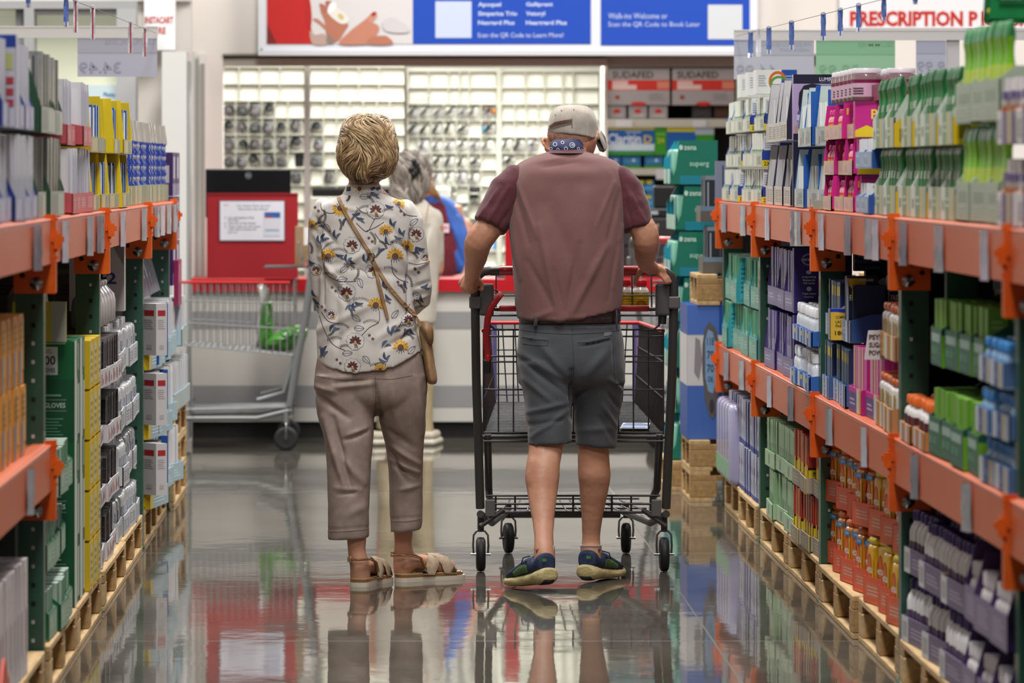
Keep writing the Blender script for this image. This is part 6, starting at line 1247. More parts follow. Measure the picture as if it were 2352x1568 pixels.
# legs
ploft(b, [(1200, 1312, 860, 16.10, .085), (1208, 1304, 960, 16.06, .075), (1214, 1296, 1015, 16.0, .062), (1213, 1291, 1040, 15.98, .060), (1209, 1287, 1062, 15.96, .06), (1206, 1285, 1092, 15.94, .062), (1209, 1282, 1120, 15.92, .058), (1216, 1277, 1160, 15.88, .048), (1223, 1273, 1200, 15.84, .038), (1227, 1271, 1232, 15.80, .036), (1226, 1273, 1256, 15.78, .042), (1226, 1276, 1290, 15.77, .05)], SKM)
ploft(b, [(1316, 1426, 860, 16.12, .085), (1322, 1410, 960, 16.12, .075), (1327, 1399, 1020, 16.12, .062), (1327, 1399, 1045, 16.12, .060), (1327, 1401, 1070, 16.12, .06), (1328, 1402, 1095, 16.12, .06), (1331, 1398, 1122, 16.13, .056), (1334, 1390, 1160, 16.14, .046), (1336, 1382, 1200, 16.15, .037), (1337, 1378, 1236, 16.16, .034), (1335, 1380, 1258, 16.16, .040), (1333, 1382, 1290, 16.16, .05)], SKM)
# trunk core and neck
ploft(b, [(1285, 1345, 300, 16.36, .04), (1275, 1345, 335, 16.32, .045), (1262, 1352, 358, 16.24, .06), (1230, 1385, 385, 16.23, .07), (1200, 1405, 430, 16.2, .08), (1200, 1410, 600, 16.14, .09), (1205, 1410, 740, 16.13, .1), (1205, 1420, 860, 16.12, .1)], SKM)
# head, bent forward
hc = PT(1318, 300, 16.36)
ploft(b, [(1290, 1345, 256, 16.37, .05), (1270, 1362, 268, 16.37, .08), (1262, 1369, 290, 16.37, .098), (1259, 1372, 312, 16.36, .102), (1260, 1370, 330, 16.355, .10), (1264, 1366, 346, 16.36, .095), (1276, 1358, 360, 16.37, .08)], SKM, 28, e=2.1)
b.tube([hc+Vector((0, .03, -.02)), hc+Vector((.01, .075, -.07)), hc+Vector((.012, .085, -.10))], [.07, .05, .035], SKM, 12, round_=True)
b.tube([hc+Vector((.012, .095, -.02)), hc+Vector((.014, .125, -.05))], [.010, .015], SKM, 8, round_=True)   # nose
for s in (-1, 1): b.tube([hc+Vector((s*.03-.02+.03, .095, -.085)), hc+Vector((.012, .105, -.085))], [.006, .008], SKM, 6, round_=True)
# left ear (seen at px 1247) and right ear (px 1362)
def ear(mb, px, py, Y, s, h=.062, m=SKM, w=.022):
    c = PT(px, py, Y); R = Matrix.Rotation(s*.25, 3, 'Y')
    P = [(0, 0, -.5), (.35, -.01, -.42), (.6, -.02, -.15), (.95, -.02, .15), (1, -.01, .38), (.6, 0, .5), (.1, 0, .4)]
    mb.tube([c+R @ Vector((s*x*w, y, z*h)) for x, y, z in P], [.006, .0065, .006, .006, .0065, .006, .005], m, 8, round_=True)
    mb.ball(c+Vector((s*w*.35, .004, 0)), .016, m, 8, (.8, .4, 1.7))
ear(b, 1262, 334, 16.34, -1, .060); ear(b, 1361, 318, 16.32, 1, .062, w=.014)
# arms
limb(b, [(1218, 420, 16.225, .028), (1176, 458, 16.19, .042), (1137, 505, 16.16, .047), (1105, 545, 16.15, .050), (1096, 565, 16.16, .048), (1093, 590, 16.22, .041), (1088, 615, 16.3, .033), (1085, 634, 16.36, .027)], SKM)
limb(b, [(1392, 420, 16.225, .028), (1432, 458, 16.19, .042), (1463, 505, 16.16, .047), (1481, 535, 16.15, .049), (1484, 562, 16.16, .046), (1481, 588, 16.22, .038), (1484, 604, 16.3, .031), (1494, 614, 16.37, .027)], SKM)
# left hand closed over the curved corner of the handle
H = lambda px, py, Y: PT(px, py, Y)
b.tube([H(1084, 630, 16.37), H(1080, 644, 16.385), H(1079, 655, 16.39)], [.028, .037, .03], SKM, 12, flat=.75, round_=True)
for i, (p0, p1, p2, p3) in enumerate((((1066, 640, 16.37), (1057, 650, 16.39), (1063, 662, 16.41), (1074, 667, 16.42)), ((1070, 646, 16.36), (1062, 658, 16.37), (1070, 668, 16.39), (1080, 669, 16.42)), ((1077, 650, 16.355), (1073, 662, 16.36), (1080, 671, 16.38), (1088, 668, 16.41)), ((1084, 650, 16.355), (1084, 661, 16.36), (1089, 668, 16.38), (1094, 664, 16.41)))):
    finger(b, [H(*p0), H(*p1), H(*p2), H(*p3)], .0105, .008, SKM)
finger(b, [H(1090, 640, 16.38), H(1101, 645, 16.39), H(1108, 655, 16.4), H(1106, 665, 16.4)], .012, .009, SKM)
# right hand laid flat over the handle corner, fingers reaching right
b.tube([H(1490, 612, 16.37), H(1502, 617, 16.39), H(1515, 622, 16.40)], [.027, .034, .03], SKM, 12, flat=.55, round_=True, up=(0, 0, 1))
for (p0, p1, p2, p3) in (((1512, 612, 16.44), (1527, 617, 16.45), (1541, 628, 16.45), (1549, 642, 16.44)), ((1512, 617, 16.42), (1527, 622, 16.42), (1539, 632, 16.42), (1546, 645, 16.41)), ((1510, 622, 16.40), (1524, 628, 16.39), (1534, 637, 16.385), (1539, 648, 16.385)), ((1506, 625, 16.385), (1518, 632, 16.375), (1526, 641, 16.37), (1530, 650, 16.37))):
    finger(b, [H(*p0), H(*p1), H(*p2), H(*p3)], .0105, .008, SKM)
finger(b, [H(1482, 614, 16.38), H(1470, 622, 16.385), H(1462, 636, 16.39), H(1458, 650, 16.40)], .013, .0095, SKM)
def man_post(me):
    me.update()
    N = [v.normal.copy() for v in me.vertices]
    for v, n in zip(me.vertices, N): v.co += n*(.0012*noise.noise(v.co*22)+.0006*noise.noise(v.co*60))
    me.update()
fuse(b, 'body', .0055, 3, man_post, SKM, mroot)
for s in (-1, 1):
    e_ = MB(); e_.ball(hc+Vector((s*.032+.012, .088, -.022)), .012, M('e6e0da', .3), 8); e_.ball(hc+Vector((s*.032+.012, .098, -.024)), .005, M('3a2c22', .3), 6); child(e_, 'eye', mroot)
# shirt
t = MB()
ploft(t, [(1266, 1342, 346, 16.25, .055), (1244, 1366, 354, 16.245, .075), (1212, 1402, 364, 16.24, .09), (1190, 1422, 376, 16.235, .10), (1176, 1434, 395, 16.225, .112), (1170, 1440, 425, 16.21, .122), (1169, 1440, 470, 16.19, .128), (1171, 1437, 530, 16.16, .128), (1178, 1432, 610, 16.13, .128), (1183, 1429, 680, 16.12, .13), (1187, 1427, 712, 16.12, .138, 2, -8, 2), (1189, 1426, 730, 16.12, .142, 2, -20, 10)], ROSE, 40)
mf = [(1238, 520, 1282, 728, 10, .006), (1330, 560, 1300, 715, 8, -.005), (1395, 560, 1312, 722, 9, .006), (1270, 620, 1290, 712, 7, -.004), (1365, 600, 1310, 718, 7, .004), (1212, 600, 1272, 712, 9, -.004),
      (1180, 430, 1215, 560, 7, -.004), (1190, 420, 1232, 545, 6, .004), (1176, 500, 1196, 640, 7, .004), (1425, 440, 1395, 560, 7, -.004), (1412, 420, 1370, 520, 6, .003), (1430, 520, 1408, 660, 7, .004), (1420, 560, 1398, 690, 6, -.004),
      (1240, 372, 1300, 362, 6, .002), (1330, 372, 1250, 385, 6, -.002), (1215, 735, 1270, 712, 8, .004), (1250, 738, 1350, 726, 6, .005), (1260, 470, 1330, 640, 22, -.005), (1345, 450, 1350, 620, 24, .005), (1230, 400, 1390, 398, 20, .004)]
fuse(t, 'shirt', .0065, 5, fold_fn(mf, 16.05, .0035, 7, (1.6, 1.6, .8)), ROSE, mroot)
for pts, fo in ((((1220, 405, 16.225, .045), (1192, 413, 16.215, .062), (1166, 440, 16.20, .068), (1148, 475, 16.175, .066), (1131, 508, 16.155, .0645), (1124, 520, 16.15, .063)), [(1168, 430, 1120, 510, 6, .004), (1180, 470, 1140, 530, 6, -.004), (1150, 430, 1100, 500, 5, .003)]),
                (((1388, 405, 16.225, .045), (1416, 413, 16.215, .060), (1438, 440, 16.20, .064), (1452, 478, 16.175, .061), (1462, 512, 16.155, .058), (1466, 526, 16.15, .056)), [(1440, 430, 1480, 510, 6, .004), (1436, 460, 1458, 535, 6, -.004), (1450, 450, 1450, 530, 5, .003)])):
    t = MB(); P = [(*PT(a, c, Y), r) for a, c, Y, r in pts]; t.tube([p[:3] for p in P], [p[3] for p in P], MARN, 22)
    fuse(t, 'sleeve', .0065, 4, fold_fn(fo, 16.1, .004, 14), MARN, mroot)
# collar and bandana
t = MB(); ploft(t, [(1258, 1346, 352, 16.235, .075), (1262, 1343, 345, 16.25, .07), (1266, 1340, 340, 16.255, .066)], MARN, 24); child(t, 'collar', mroot)
BAN = M('141f4e', .7); BW = M('b9bccc', .7)
t = MB(); ploft(t, [(1262, 1342, 348, 16.25, .068), (1262, 1340, 338, 16.255, .07), (1266, 1336, 326, 16.27, .068), (1275, 1330, 320, 16.28, .062)], BAN, 24)
def on_surf(mb0, parts, name, parent):
    """project flat motif polygons onto a mesh; parts: list of (polygon[(px,py)], material)"""
bo = child(t, 'bandana', mroot)
BANP = (bo, BW)
# cap
CAPM = heather('cap_cotton', '9f978d', 'b2aaa0', 30, .85, .0006)
t = MB(); ploft(t, [(1298, 1332, 241, 16.37, .03), (1280, 1350, 245, 16.37, .065), (1268, 1362, 256, 16.37, .095), (1261, 1370, 272, 16.37, .11), (1258, 1374, 290, 16.37, .115), (1258, 1376, 304, 16.37, .117, -2, 10, -4), (1260, 1377, 310, 16.37, .117, -1, 12, -6)], CAPM, 36)
def cap_post(me):
    me.update()
    N = [v.normal.copy() for v in me.vertices]
    for v, n in zip(me.vertices, N):
        dx = (v.co.x-hc.x)
        v.co += n*(.0012*noise.noise(v.co*30)-.0016*math.exp(-(dx/.002)**2)-.0016*math.exp(-((dx-.042)/.002)**2)-.0016*math.exp(-((dx+.042)/.002)**2))
    me.update()
capo = fuse(t, 'cap', .004, 3, cap_post, CAPM, mroot)
op = MB()
bvh_c = BVHTree.FromPolygons([v.co.copy() for v in capo.data.vertices], [tuple(p.vertices) for p in capo.data.polygons])
def proj(bvh, px, py, off=.001, Y0=15.0):
    """point of a garment's back lying at the given height and side"""
    o_ = PT(px, py, 16.05); r = bvh.ray_cast(Vector((o_.x, Y0, o_.z)), Vector((0, 1, 0)))
    return (r[0]+r[1]*(off if r[1].y < 0 else -off)) if r[0] is not None else None
def patch(mb, bvh, poly, m, off=.0012, maxe=4):
    """lay a polygon given in garment coordinates onto the surface (fan + subdivision)"""
    bm = bmesh.new(); vs = [bm.verts.new((x, y, 0)) for x, y in poly]
    try: f_ = bm.faces.new(vs)
    except Exception: bm.free(); return
    bmesh.ops.triangulate(bm, faces=[f_])
    for _ in range(5):
        es = [e for e in bm.edges if e.calc_length() > maxe]
        if not es: break
        bmesh.ops.subdivide_edges(bm, edges=es, cuts=1); bmesh.ops.triangulate(bm, faces=[f for f in bm.faces if len(f.verts) > 3])
    bm.verts.index_update(); P = [proj(bvh, v.co.x, v.co.y, off) for v in bm.verts]
    med = sorted(p.y for p in P if p is not None)
    if med:
        my = med[len(med)//2]; fs = []
        for f in bm.faces:
            ii = [v.index for v in f.verts]
            if all(P[i] is not None and abs(P[i].y-my) < .09 for i in ii): fs.append(ii)
        used = sorted({i for f in fs for i in f}); mp = {i: k for k, i in enumerate(used)}
        if fs: mb.add([P[i] for i in used], [tuple(mp[i] for i in f) for f in fs], m, True)
    bm.free()
patch(op, bvh_c, [(1268, 288), (1280, 279), (1300, 275), (1319, 272), (1319, 280), (1300, 283), (1285, 287), (1269, 294)], M('5a3a2c', .6), .0015)
patch(op, bvh_c, [(1266, 295), (1285, 287), (1319, 280.5), (1319, 283), (1286, 290), (1267, 298)], M('6f6860', .8), .003)
patch(op, bvh_c, [(1318, 270), (1320, 270), (1320, 292), (1318, 292)], M('6b645d', .8), .002)
for (x, y) in ((1324, 250), (1282, 262), (1296, 252)): patch(op, bvh_c, [(x+1.6*cos(q), y+1.3*sin(q)) for q in [i*pi/4 for i in range(8)]], M('6f6962', .8), .002)
child(op, 'cap_opening', mroot)
t = MB(); P = [(1363, 300, 16.44), (1378, 306, 16.47), (1388, 322, 16.50), (1392, 345, 16.52), (1386, 350, 16.48), (1377, 347, 16.42), (1371, 334, 16.40), (1367, 318, 16.40)]
t.prism([H(*p) for p in P], (.002, .004, .004), M('4a4039', .8)); t.prism([H(p[0], p[1]-1.5, p[2])+Vector((.003, 0, .004)) for p in P[:5]]+[H(P[7][0]+5, P[7][1]-4, P[7][2])+Vector((.003, 0, .004))], (.002, .0, .003), CAPM); child(t, 'cap_brim', mroot)
cb = MB(); bvb = BVHTree.FromPolygons([v.co.copy() for v in bo.data.vertices], [tuple(p.vertices) for p in bo.data.polygons])
for (px, py, r) in ((1279, 331, 5), (1296, 327, 4), (1318, 333, 6.5), (1303, 341, 4.5), (1285, 343, 3.5), (1319, 333, 3), (1332, 341, 3.5), (1270, 341, 3.5)):
    for q in range(10):
        a_, b_ = q*pi/5, (q+1)*pi/5
        patch(cb, bvb, [(px+r*cos(a_), py+r*sin(a_)), (px+r*cos(b_), py+r*sin(b_)), (px+(r-1.4)*cos(b_), py+(r-1.4)*sin(b_)), (px+(r-1.4)*cos(a_), py+(r-1.4)*sin(a_))], BW, .0012)
child(cb, 'paisley_print', mroot)
# short hair above the neck
t = MB(); ploft(t, [(1258, 1373, 300, 16.37, .104), (1257, 1374, 312, 16.362, .1045), (1260, 1368, 324, 16.357, .102), (1266, 1360, 334, 16.352, .098)], noisy('grey_stubble', '7d5443', '9a705c', 90, .8, bump=.001, bscale=200), 30); child(t, 'hair_fringe', mroot)
# shorts
t = MB()
ploft(t, [(1193, 1424, 736, 16.12, .122), (1191, 1427, 755, 16.12, .128), (1189, 1432, 785, 16.11, .135), (1188, 1435, 830, 16.10, .14), (1190, 1435, 862, 16.1, .135), (1194, 1432, 885, 16.10, .11), (1240, 1390, 905, 16.11, .05)], SHGY, 40)
ploft(t, [(1189, 1318, 830, 16.09, .12), (1194, 1319, 870, 16.07, .11), (1202, 1318, 910, 16.05, .10), (1208, 1316, 950, 16.03, .092), (1212, 1314, 990, 16.01, .088), (1214, 1313, 1020, 16.0, .086, 2, -4)], SHGY, 32)
ploft(t, [(1306, 1436, 830, 16.11, .12), (1311, 1434, 870, 16.11, .11), (1315, 1430, 910, 16.11, .10), (1318, 1424, 950, 16.12, .092), (1320, 1419, 990, 16.12, .088), (1321, 1417, 1027, 16.12, .086, -6, 2)], SHGY, 32)
sf = [(1196, 810, 1290, 870, 9, .006), (1200, 830, 1300, 905, 8, -.006), (1215, 945, 1300, 925, 7, .006), (1212, 975, 1290, 962, 7, -.005), (1222, 1000, 1305, 940, 7, .005), (1205, 870, 1270, 925, 8, .005), (1240, 790, 1300, 860, 12, .006), (1312, 850, 1313, 960, 7, -.012), (1400, 870, 1430, 900, 6, .006), (1395, 900, 1425, 940, 6, -.006), (1385, 930, 1415, 980, 6, .006), (1380, 960, 1408, 1010, 7, -.005), (1345, 860, 1400, 800, 14, .006), (1330, 990, 1400, 985, 9, .003), (1405, 760, 1412, 850, 5, -.004), (1330, 790, 1400, 776, 4, .004), (1330, 794, 1400, 781, 4, -.004), (1200, 776, 1256, 782, 4, .003), (1194, 752, 1424, 752, 4, .002)]
sho = fuse(t, 'shorts', .006, 4, fold_fn(sf, 16.0, .0035, 10), SHGY, mroot)
bvh_s = BVHTree.FromPolygons([v.co.copy() for v in sho.data.vertices], [tuple(p.vertices) for p in sho.data.polygons])
ln = MB(); SEAM = M('2c2f33', .8)
def strip(mb, bvh, pts, wpx_, m, off=.0012):
    for (a, c), (d, e2) in zip(pts[:-1], pts[1:]):
        L = math.hypot(d-a, e2-c)
        if L < .01: continue
        nx, ny = -(e2-c)/L*wpx_/2, (d-a)/L*wpx_/2; patch(mb, bvh, [(a+nx, c+ny), (d+nx, e2+ny), (d-nx, e2-ny), (a-nx, c-ny)], m, off, 6)
strip(ln, bvh_s, [(1312, 748), (1314, 800), (1316, 860)], 1.2, SEAM); strip(ln, bvh_s, [(1196, 758), (1240, 763), (1310, 766), (1400, 762), (1424, 757)], 1.1, SEAM)
strip(ln, bvh_s, [(1324, 785), (1360, 784), (1400, 775)], 1.4, SEAM); strip(ln, bvh_s, [(1199, 774), (1230, 778), (1257, 780), (1257, 792), (1225, 792), (1200, 789)], 1.2, SEAM)
strip(ln, bvh_s, [(1408, 765), (1408, 850), (1412, 880), (1434, 884)], 1.2, SEAM); strip(ln, bvh_s, [(1412, 882), (1430, 880)], 3, M('141416', .5))
patch(ln, bvh_s, [(1386, 763), (1404, 761), (1404, 769), (1386, 771)], M('6d7075', .5), .0015); child(ln, 'seams', mroot)
# belt
t = MB(); ploft(t, [(1192, 1426, 743, 16.12, .132, -2, -5), (1192, 1426, 728, 16.12, .132, -2, -5), (1194, 1424, 712, 16.12, .126, -2, -5)], noisy('braided_leather', '1c0f0d', '2e1a16', 60, .4, bump=.0018, bscale=150, stretch=(1, 1, 1.4), coat=.4), 44, close=False); child(t, 'belt', mroot)
t = MB()
for px in (1230, 1416): t.tube([PT(px, 724 if px < 1400 else 712, 15.995+(.05 if px > 1400 else .01)), PT(px+1, 734, 15.985+(.05 if px > 1400 else .01)), PT(px, 748, 15.995+(.05 if px > 1400 else .01))], .006, SHGY, 6, flat=.4)
child(t, 'belt_loops', mroot)
# socks
WS = M('cfcac6', .8)
for rows, mk in (([(1227, 1274, 1251, 15.79, .043), (1227, 1275, 1262, 15.785, .042), (1230, 1274, 1285, 15.79, .038)], 1232), ([(1333, 1382, 1251, 16.16, .043), (1333, 1382, 1262, 16.17, .042), (1336, 1380, 1285, 16.18, .036)], 1374)):
    t = MB(); ploft(t, rows, WS, 24)
    for i in range(3): 
        x = mk+i*3-2; Y = rows[1][3]-.030-(.0 if mk < 1300 else .0)
        t.prism([PT(x, 1262-i, Y-.012), PT(x+2, 1262-i, Y-.012), PT(x+4-(8 if mk > 1300 else 0), 1269+i, Y-.012), PT(x+2-(8 if mk > 1300 else 0), 1269+i, Y-.012)], (0, -.001, 0), M('1c1c20', .5))
    child(t, 'sock', mroot)
# running shoes; local +y is toward the toe
def shoe(parent, heel, yaw, pitch, toe_side, number='880'):
    root = empty('shoe'); T = Matrix.Translation(heel) @ Matrix.Rotation(yaw, 4, 'Z') @ Matrix.Rotation(pitch, 4, 'X') @ Matrix.Diagonal((1.06, .93, 1.05, 1))
    root.parent = parent; root.matrix_parent_inverse = Matrix.Translation(-Vector(parent.location))
    bpy.data.objects.remove(root)
    SOLE = noisy('cream_foam', 'b5a673', 'cdbf8c', 20, .6, bump=.004, bscale=28, stretch=(1, 1, 2.5)); NAVY = noisy('navy_knit', '16243f', '26395c', 120, .75, bump=.0006, bscale=300); GRN_ = noisy('green_knit', '3c5a34', '5c7e44', 80, .7)
    def loftY(mb, rows, m, n=20, e=2.6):
        vs = []
        R = []
        for i in range(len(rows)-1):
            p0 = rows[max(0, i-1)]; p1 = rows[i]; p2 = rows[i+1]; p3 = rows[min(len(rows)-1, i+2)]
            for k in range(3): R.append([catm(p0[a], p1[a], p2[a], p3[a], k/3) for a in range(5)])
        R.append(rows[-1])
        for (y, xc, hw, z0, z1) in R:
            for j in range(n):
                q = 2*pi*j/n; u = math.copysign(abs(cos(q))**(2/e), cos(q)); v = math.copysign(abs(sin(q))**(2/e), sin(q))
                vs.append(T @ Vector((xc+u*hw, y, (z0+z1)/2+v*(z1-z0)/2)))
        k = len(R); mb.add(vs, [(i*n+j, i*n+(j+1) % n, (i+1)*n+(j+1) % n, (i+1)*n+j) for i in range(k-1) for j in range(n)], m, True)
        mb.add(vs[:n][::-1], [tuple(range(n))], m); mb.add(vs[-n:], [tuple(range(n))], m)
    s = toe_side
    so = MB(); loftY(so, [(-.022, 0, .022, .022, .045), (-.015, 0, .034, .006, .052), (.01, 0, .042, 0, .05), (.06, 0, .040, 0, .042), (.12, s*.006, .038, 0, .036), (.18, s*.008, .048, 0, .034), (.24, s*.004, .043, .004, .034), (.275, 0, .028, .012, .036), (.287, 0, .012, .02, .036)], SOLE)
    child(so, 'shoe_sole', parent)
    tr = MB(); loftY(tr, [(-.019, 0, .015, .008, .024), (-.012, 0, .022, -.002, .026), (.03, 0, .018, -.003, .01), (.05, 0, .01, -.002, .006)], M('15161a', .7)); child(tr, 'shoe_tread', parent)
    up = MB(); loftY(up, [(-.012, 0, .024, .04, .088), (-.006, 0, .032, .036, .100), (.01, 0, .036, .034, .098), (.03, 0, .037, .034, .084), (.06, 0, .037, .03, .084), (.09, 0, .037, .028, .092), (.12, s*.004, .038, .028, .084), (.17, s*.006, .044, .026, .066), (.22, s*.004, .040, .026, .054), (.26, 0, .029, .028, .046), (.275, 0, .014, .03, .04)], NAVY)
    child(up, 'shoe_upper', parent)
    gp_ = MB(); loftY(gp_, [(.075, 0, .0385, .035, .075), (.10, s*.002, .0395, .034, .078), (.13, s*.004, .0425, .032, .07), (.155, s*.006, .046, .03, .055)], GRN_); child(gp_, 'shoe_side_panel', parent)
    lc = MB()
    for y in (.085, .10, .115, .13): lc.tube([T @ Vector((-.02, y, .084-(y-.085)*.35)), T @ Vector((0, y+.004, .094-(y-.085)*.35)), T @ Vector((.02, y, .084-(y-.085)*.35))], .003, M('2a3a5a', .7), 6)
    lc.tube([T @ Vector((s*.02, .08, .095)), T @ Vector((s*.05, .07, .09)), T @ Vector((s*.055, .075, .07)), T @ Vector((s*.03, .085, .08))], .0026, M('1c2a46', .7), 6); child(lc, 'shoelaces', parent)
    nm = MB(); c0 = T @ Vector((s*.012-.010, -.0185, .072)); rx_ = (T.to_3x3() @ Vector((1, -s*.35, 0))).normalized(); rz_ = (T.to_3x3() @ Vector((0, .12, 1))).normalized()
    nm.text(number, c0+Vector((0, -.006, 0)), rx_, rz_, .022, .0115, M('5f9a34', .4), .02); child(nm, 'shoe_number', parent)
shoe(mroot, PT(1257, 1340, 15.72), radians(27), radians(-7.6), -1)
shoe(mroot, Vector((PT(1349, 0, 16.12).x, 16.12, .008)), radians(-27), radians(-2), 1)
# ================================================= woman in the floral shirt
COT = noisy('white_cotton', 'cfcbc6', 'd8d4cf', 5, .7, bump=.0004, bscale=300); CHINO = noisy('taupe_chino', '8b7a72', '97867d', 40, .62, bump=.0004, bscale=400)
wr = empty('person', (PT(850, 0, 16.07).x, 16.07, 0)); tag(wr, 'blonde woman in floral white shirt and taupe cropped trousers, seen from behind', 'person')
b = MB()
ploft(b, [(812, 868, 300, 16.06, .07), (803, 872, 345, 16.05, .072), (802, 872, 380, 16.05, .058), (801, 873, 405, 16.05, .056), (799, 873, 425, 16.05, .056), (780, 900, 455, 16.06, .06), (755, 925, 490, 16.07, .075), (755, 925, 600, 16.07, .08), (750, 930, 760, 16.07, .085), (745, 958, 860, 16.07, .095), (760, 945, 905, 16.07, .09)], SKW)
hw_ = PT(842, 335, 16.09); b.ball(hw_, .082, SKW, 14, (.95, 1.1, 1.2))
b.tube([hw_+Vector((0, .05, -.05)), hw_+Vector((0, .075, -.085))], [.055, .03], SKW, 10, round_=True); b.tube([hw_+Vector((0, .088, .0)), hw_+Vector((0, .11, -.03))], [.008, .012], SKW, 8, round_=True)
b.tube([hw_+Vector((-.018, .092, -.055)), hw_+Vector((.018, .092, -.055))], [.006, .006], SKW, 6, round_=True)
limb(b, [(745, 490, 16.075, .022), (733, 560, 16.085, .02), (733, 640, 16.095, .02), (742, 690, 16.13, .022), (775, 700, 16.22, .024), (815, 690, 16.30, .02)], SKW)
limb(b, [(938, 492, 16.075, .022), (954, 570, 16.085, .022), (962, 640, 16.095, .022), (960, 690, 16.13, .022), (925, 700, 16.22, .024), (880, 690, 16.30, .02)], SKW)
for (px, s) in ((825, 1), (868, -1)):   # clasped hands in front
    b.tube([PT(px-s*8, 690, 16.30), PT(px+s*8, 690, 16.32)], [.022, .03], SKW, 10, flat=.6, round_=True)
    for k in range(4): finger(b, [PT(px+s*8, 682+k*5, 16.32), PT(px+s*20, 684+k*5, 16.335), PT(px+s*30, 688+k*5, 16.33), PT(px+s*34, 692+k*5, 16.32)], .0085, .0065, SKW)
    finger(b, [PT(px, 680, 16.31), PT(px+s*10, 674, 16.32), PT(px+s*18, 676, 16.325)], .009, .007, SKW)
# lower legs and feet
ploft(b, [(785, 845, 1000, 16.03, .05), (790, 845, 1120, 16.01, .045), (796, 842, 1200, 15.99, .038), (797, 841, 1240, 15.98, .036), (799, 840, 1262, 15.98, .034), (801, 846, 1285, 15.98, .038), (804, 850, 1305, 15.98, .040), (804, 851, 1325, 15.98, .038), (808, 846, 1335, 15.98, .03)], SKW, 22)
ploft(b, [(900, 955, 1000, 16.12, .045), (904, 953, 1120, 16.15, .042), (905, 949, 1190, 16.155, .036), (905, 948, 1225, 16.16, .034), (906, 946, 1248, 16.165, .032), (904, 950, 1268, 16.17, .036), (903, 952, 1290, 16.17, .038), (904, 950, 1310, 16.17, .036), (908, 944, 1322, 16.17, .03)], SKW, 22)
def foot(mb, heel, yaw, L=.235):
    T = Matrix.Translation(heel) @ Matrix.Rotation(yaw, 4, 'Z')
    mb.tube([T @ Vector(p) for p in ((0, .02, .045), (0, .06, .055), (0, .11, .045), (.002, .16, .034), (.002, .19, .028))], [.030, .031, .032, .034, .03], SKW, 14, flat=.85, round_=True)
    for k in range(5):
        x = -.032+k*.016; y1 = .225-abs(k-1.2)*.008; mb.tube([T @ Vector((x, .185, .026)), T @ Vector((x*1.05, y1-.01, .024)), T @ Vector((x*1.05, y1, .02))], [.010, .009, .008], SKW, 8, round_=True)
    return T
HL = Vector((PT(826, 0, 15.98).x, 15.955, .016)); HR = Vector((PT(924, 0, 16.15).x, 16.14, .016))
TL = foot(b, HL, radians(-22)); TR = foot(b, HR, radians(-58))
def body_post(me):
    me.update(); N = [v.normal.copy() for v in me.vertices]
    for v, n in zip(me.vertices, N): v.co += n*(.0008*noise.noise(v.co*25))
    me.update()
fuse(b, 'body', .0052, 3, body_post, SKW, wr)
for s in (-1, 1):
    e_ = MB(); e_.ball(hw_+Vector((s*.03, .084, .0)), .011, M('e6e0da', .3), 8); e_.ball(hw_+Vector((s*.03, .0935, -.001)), .0045, M('3a4a5c', .3), 6); child(e_, 'eye', wr)
# sandals
def sandal(T, parent):
    GOLD = M('a8835a', .3, .6); CRM = noisy('suede_strap', '9a8670', 'b09b82', 60, .8); WS_ = M('cfc6b6', .6)
    def outline(k): return [(-.030*k, -.012), (0, -.024), (.030*k, -.012), (.034*k, .03), (.031*k, .09), (.040*k, .15), (.040*k, .195), (.026*k, .235), (0, .25), (-.028*k, .236), (-.040*k, .19), (-.037*k, .14), (-.030*k, .08), (-.033*k, .03)]
    O_ = smooth_poly(outline(1.0), 3)
    def slab(name, z0, z1, m, k):
        mb = MB(); mb.prism([T @ Vector((x*k, y*k if y > 0 else y, z0)) for x, y in O_], (T.to_3x3() @ Vector((0, 0, z1-z0))), m); child(mb, name, parent)
    slab('sandal_outsole', -.016, -.001, WS_, 1.04); slab('sandal_midsole', -.001, .010, GOLD, 1.0); slab('sandal_footbed', .010, .013, M('b89a74', .6), .97)
    mb = MB()
    def band(P, hw, name, m):
        mb = MB(); vs = []
        P = [Vector(p) for p in P]
        for i, p in enumerate(P):
            vs += [T @ (p+Vector((0, -hw, .0))), T @ (p+Vector((0, hw, -.004))), T @ (p+Vector((0, hw, -.001)))*1.0, T @ (p+Vector((0, -hw, .003)))]
        n_ = len(P); mb.add(vs, [(4*i+j, 4*i+4+j, 4*i+4+(j+1) % 4, 4*i+(j+1) % 4) for i in range(n_-1) for j in range(4)], m, True); child(mb, name, parent)
    band([(-.041, .085, .01), (-.040, .10, .035), (-.028, .115, .062), (0, .13, .076), (.026, .15, .066), (.040, .165, .04), (.044, .175, .01)], .026, 'sandal_strap', CRM)
    band([(.041, .085, .01), (.040, .10, .035), (.029, .115, .064), (0, .13, .0785), (-.026, .15, .068), (-.040, .165, .042), (-.044, .175, .01)], .026, 'sandal_strap', CRM)
    band([(-.038, .075, .03), (-.037, .06, .065), (-.038, .03, .078), (-.034, 0, .08), (-.018, -.026, .08), (0, -.034, .08), (.018, -.026, .08), (.034, 0, .08), (.038, .03, .078), (.037, .06, .065), (.038, .075, .03)], .0, 'ankle_strap', GOLD)
    mb = MB(); Q = [(-.038, .075, .03), (-.040, .05, .066), (-.039, .01, .078), (-.03, -.022, .08), (0, -.040, .08), (.03, -.022, .08), (.039, .01, .078), (.040, .05, .066), (.038, .075, .03)]
    mb.tube([T @ Vector(q) for q in Q], .0075, GOLD, 8, flat=.3, up=(0, 0, 1)); child(mb, 'ankle_strap', parent)
    mb = MB(); mb.T = T; mb.rbox(-.036, -.028, .07, -.02, -.02, .09, M('c9b79a', .25, .8), .003); mb.T = None; child(mb, 'sandal_buckle', parent)
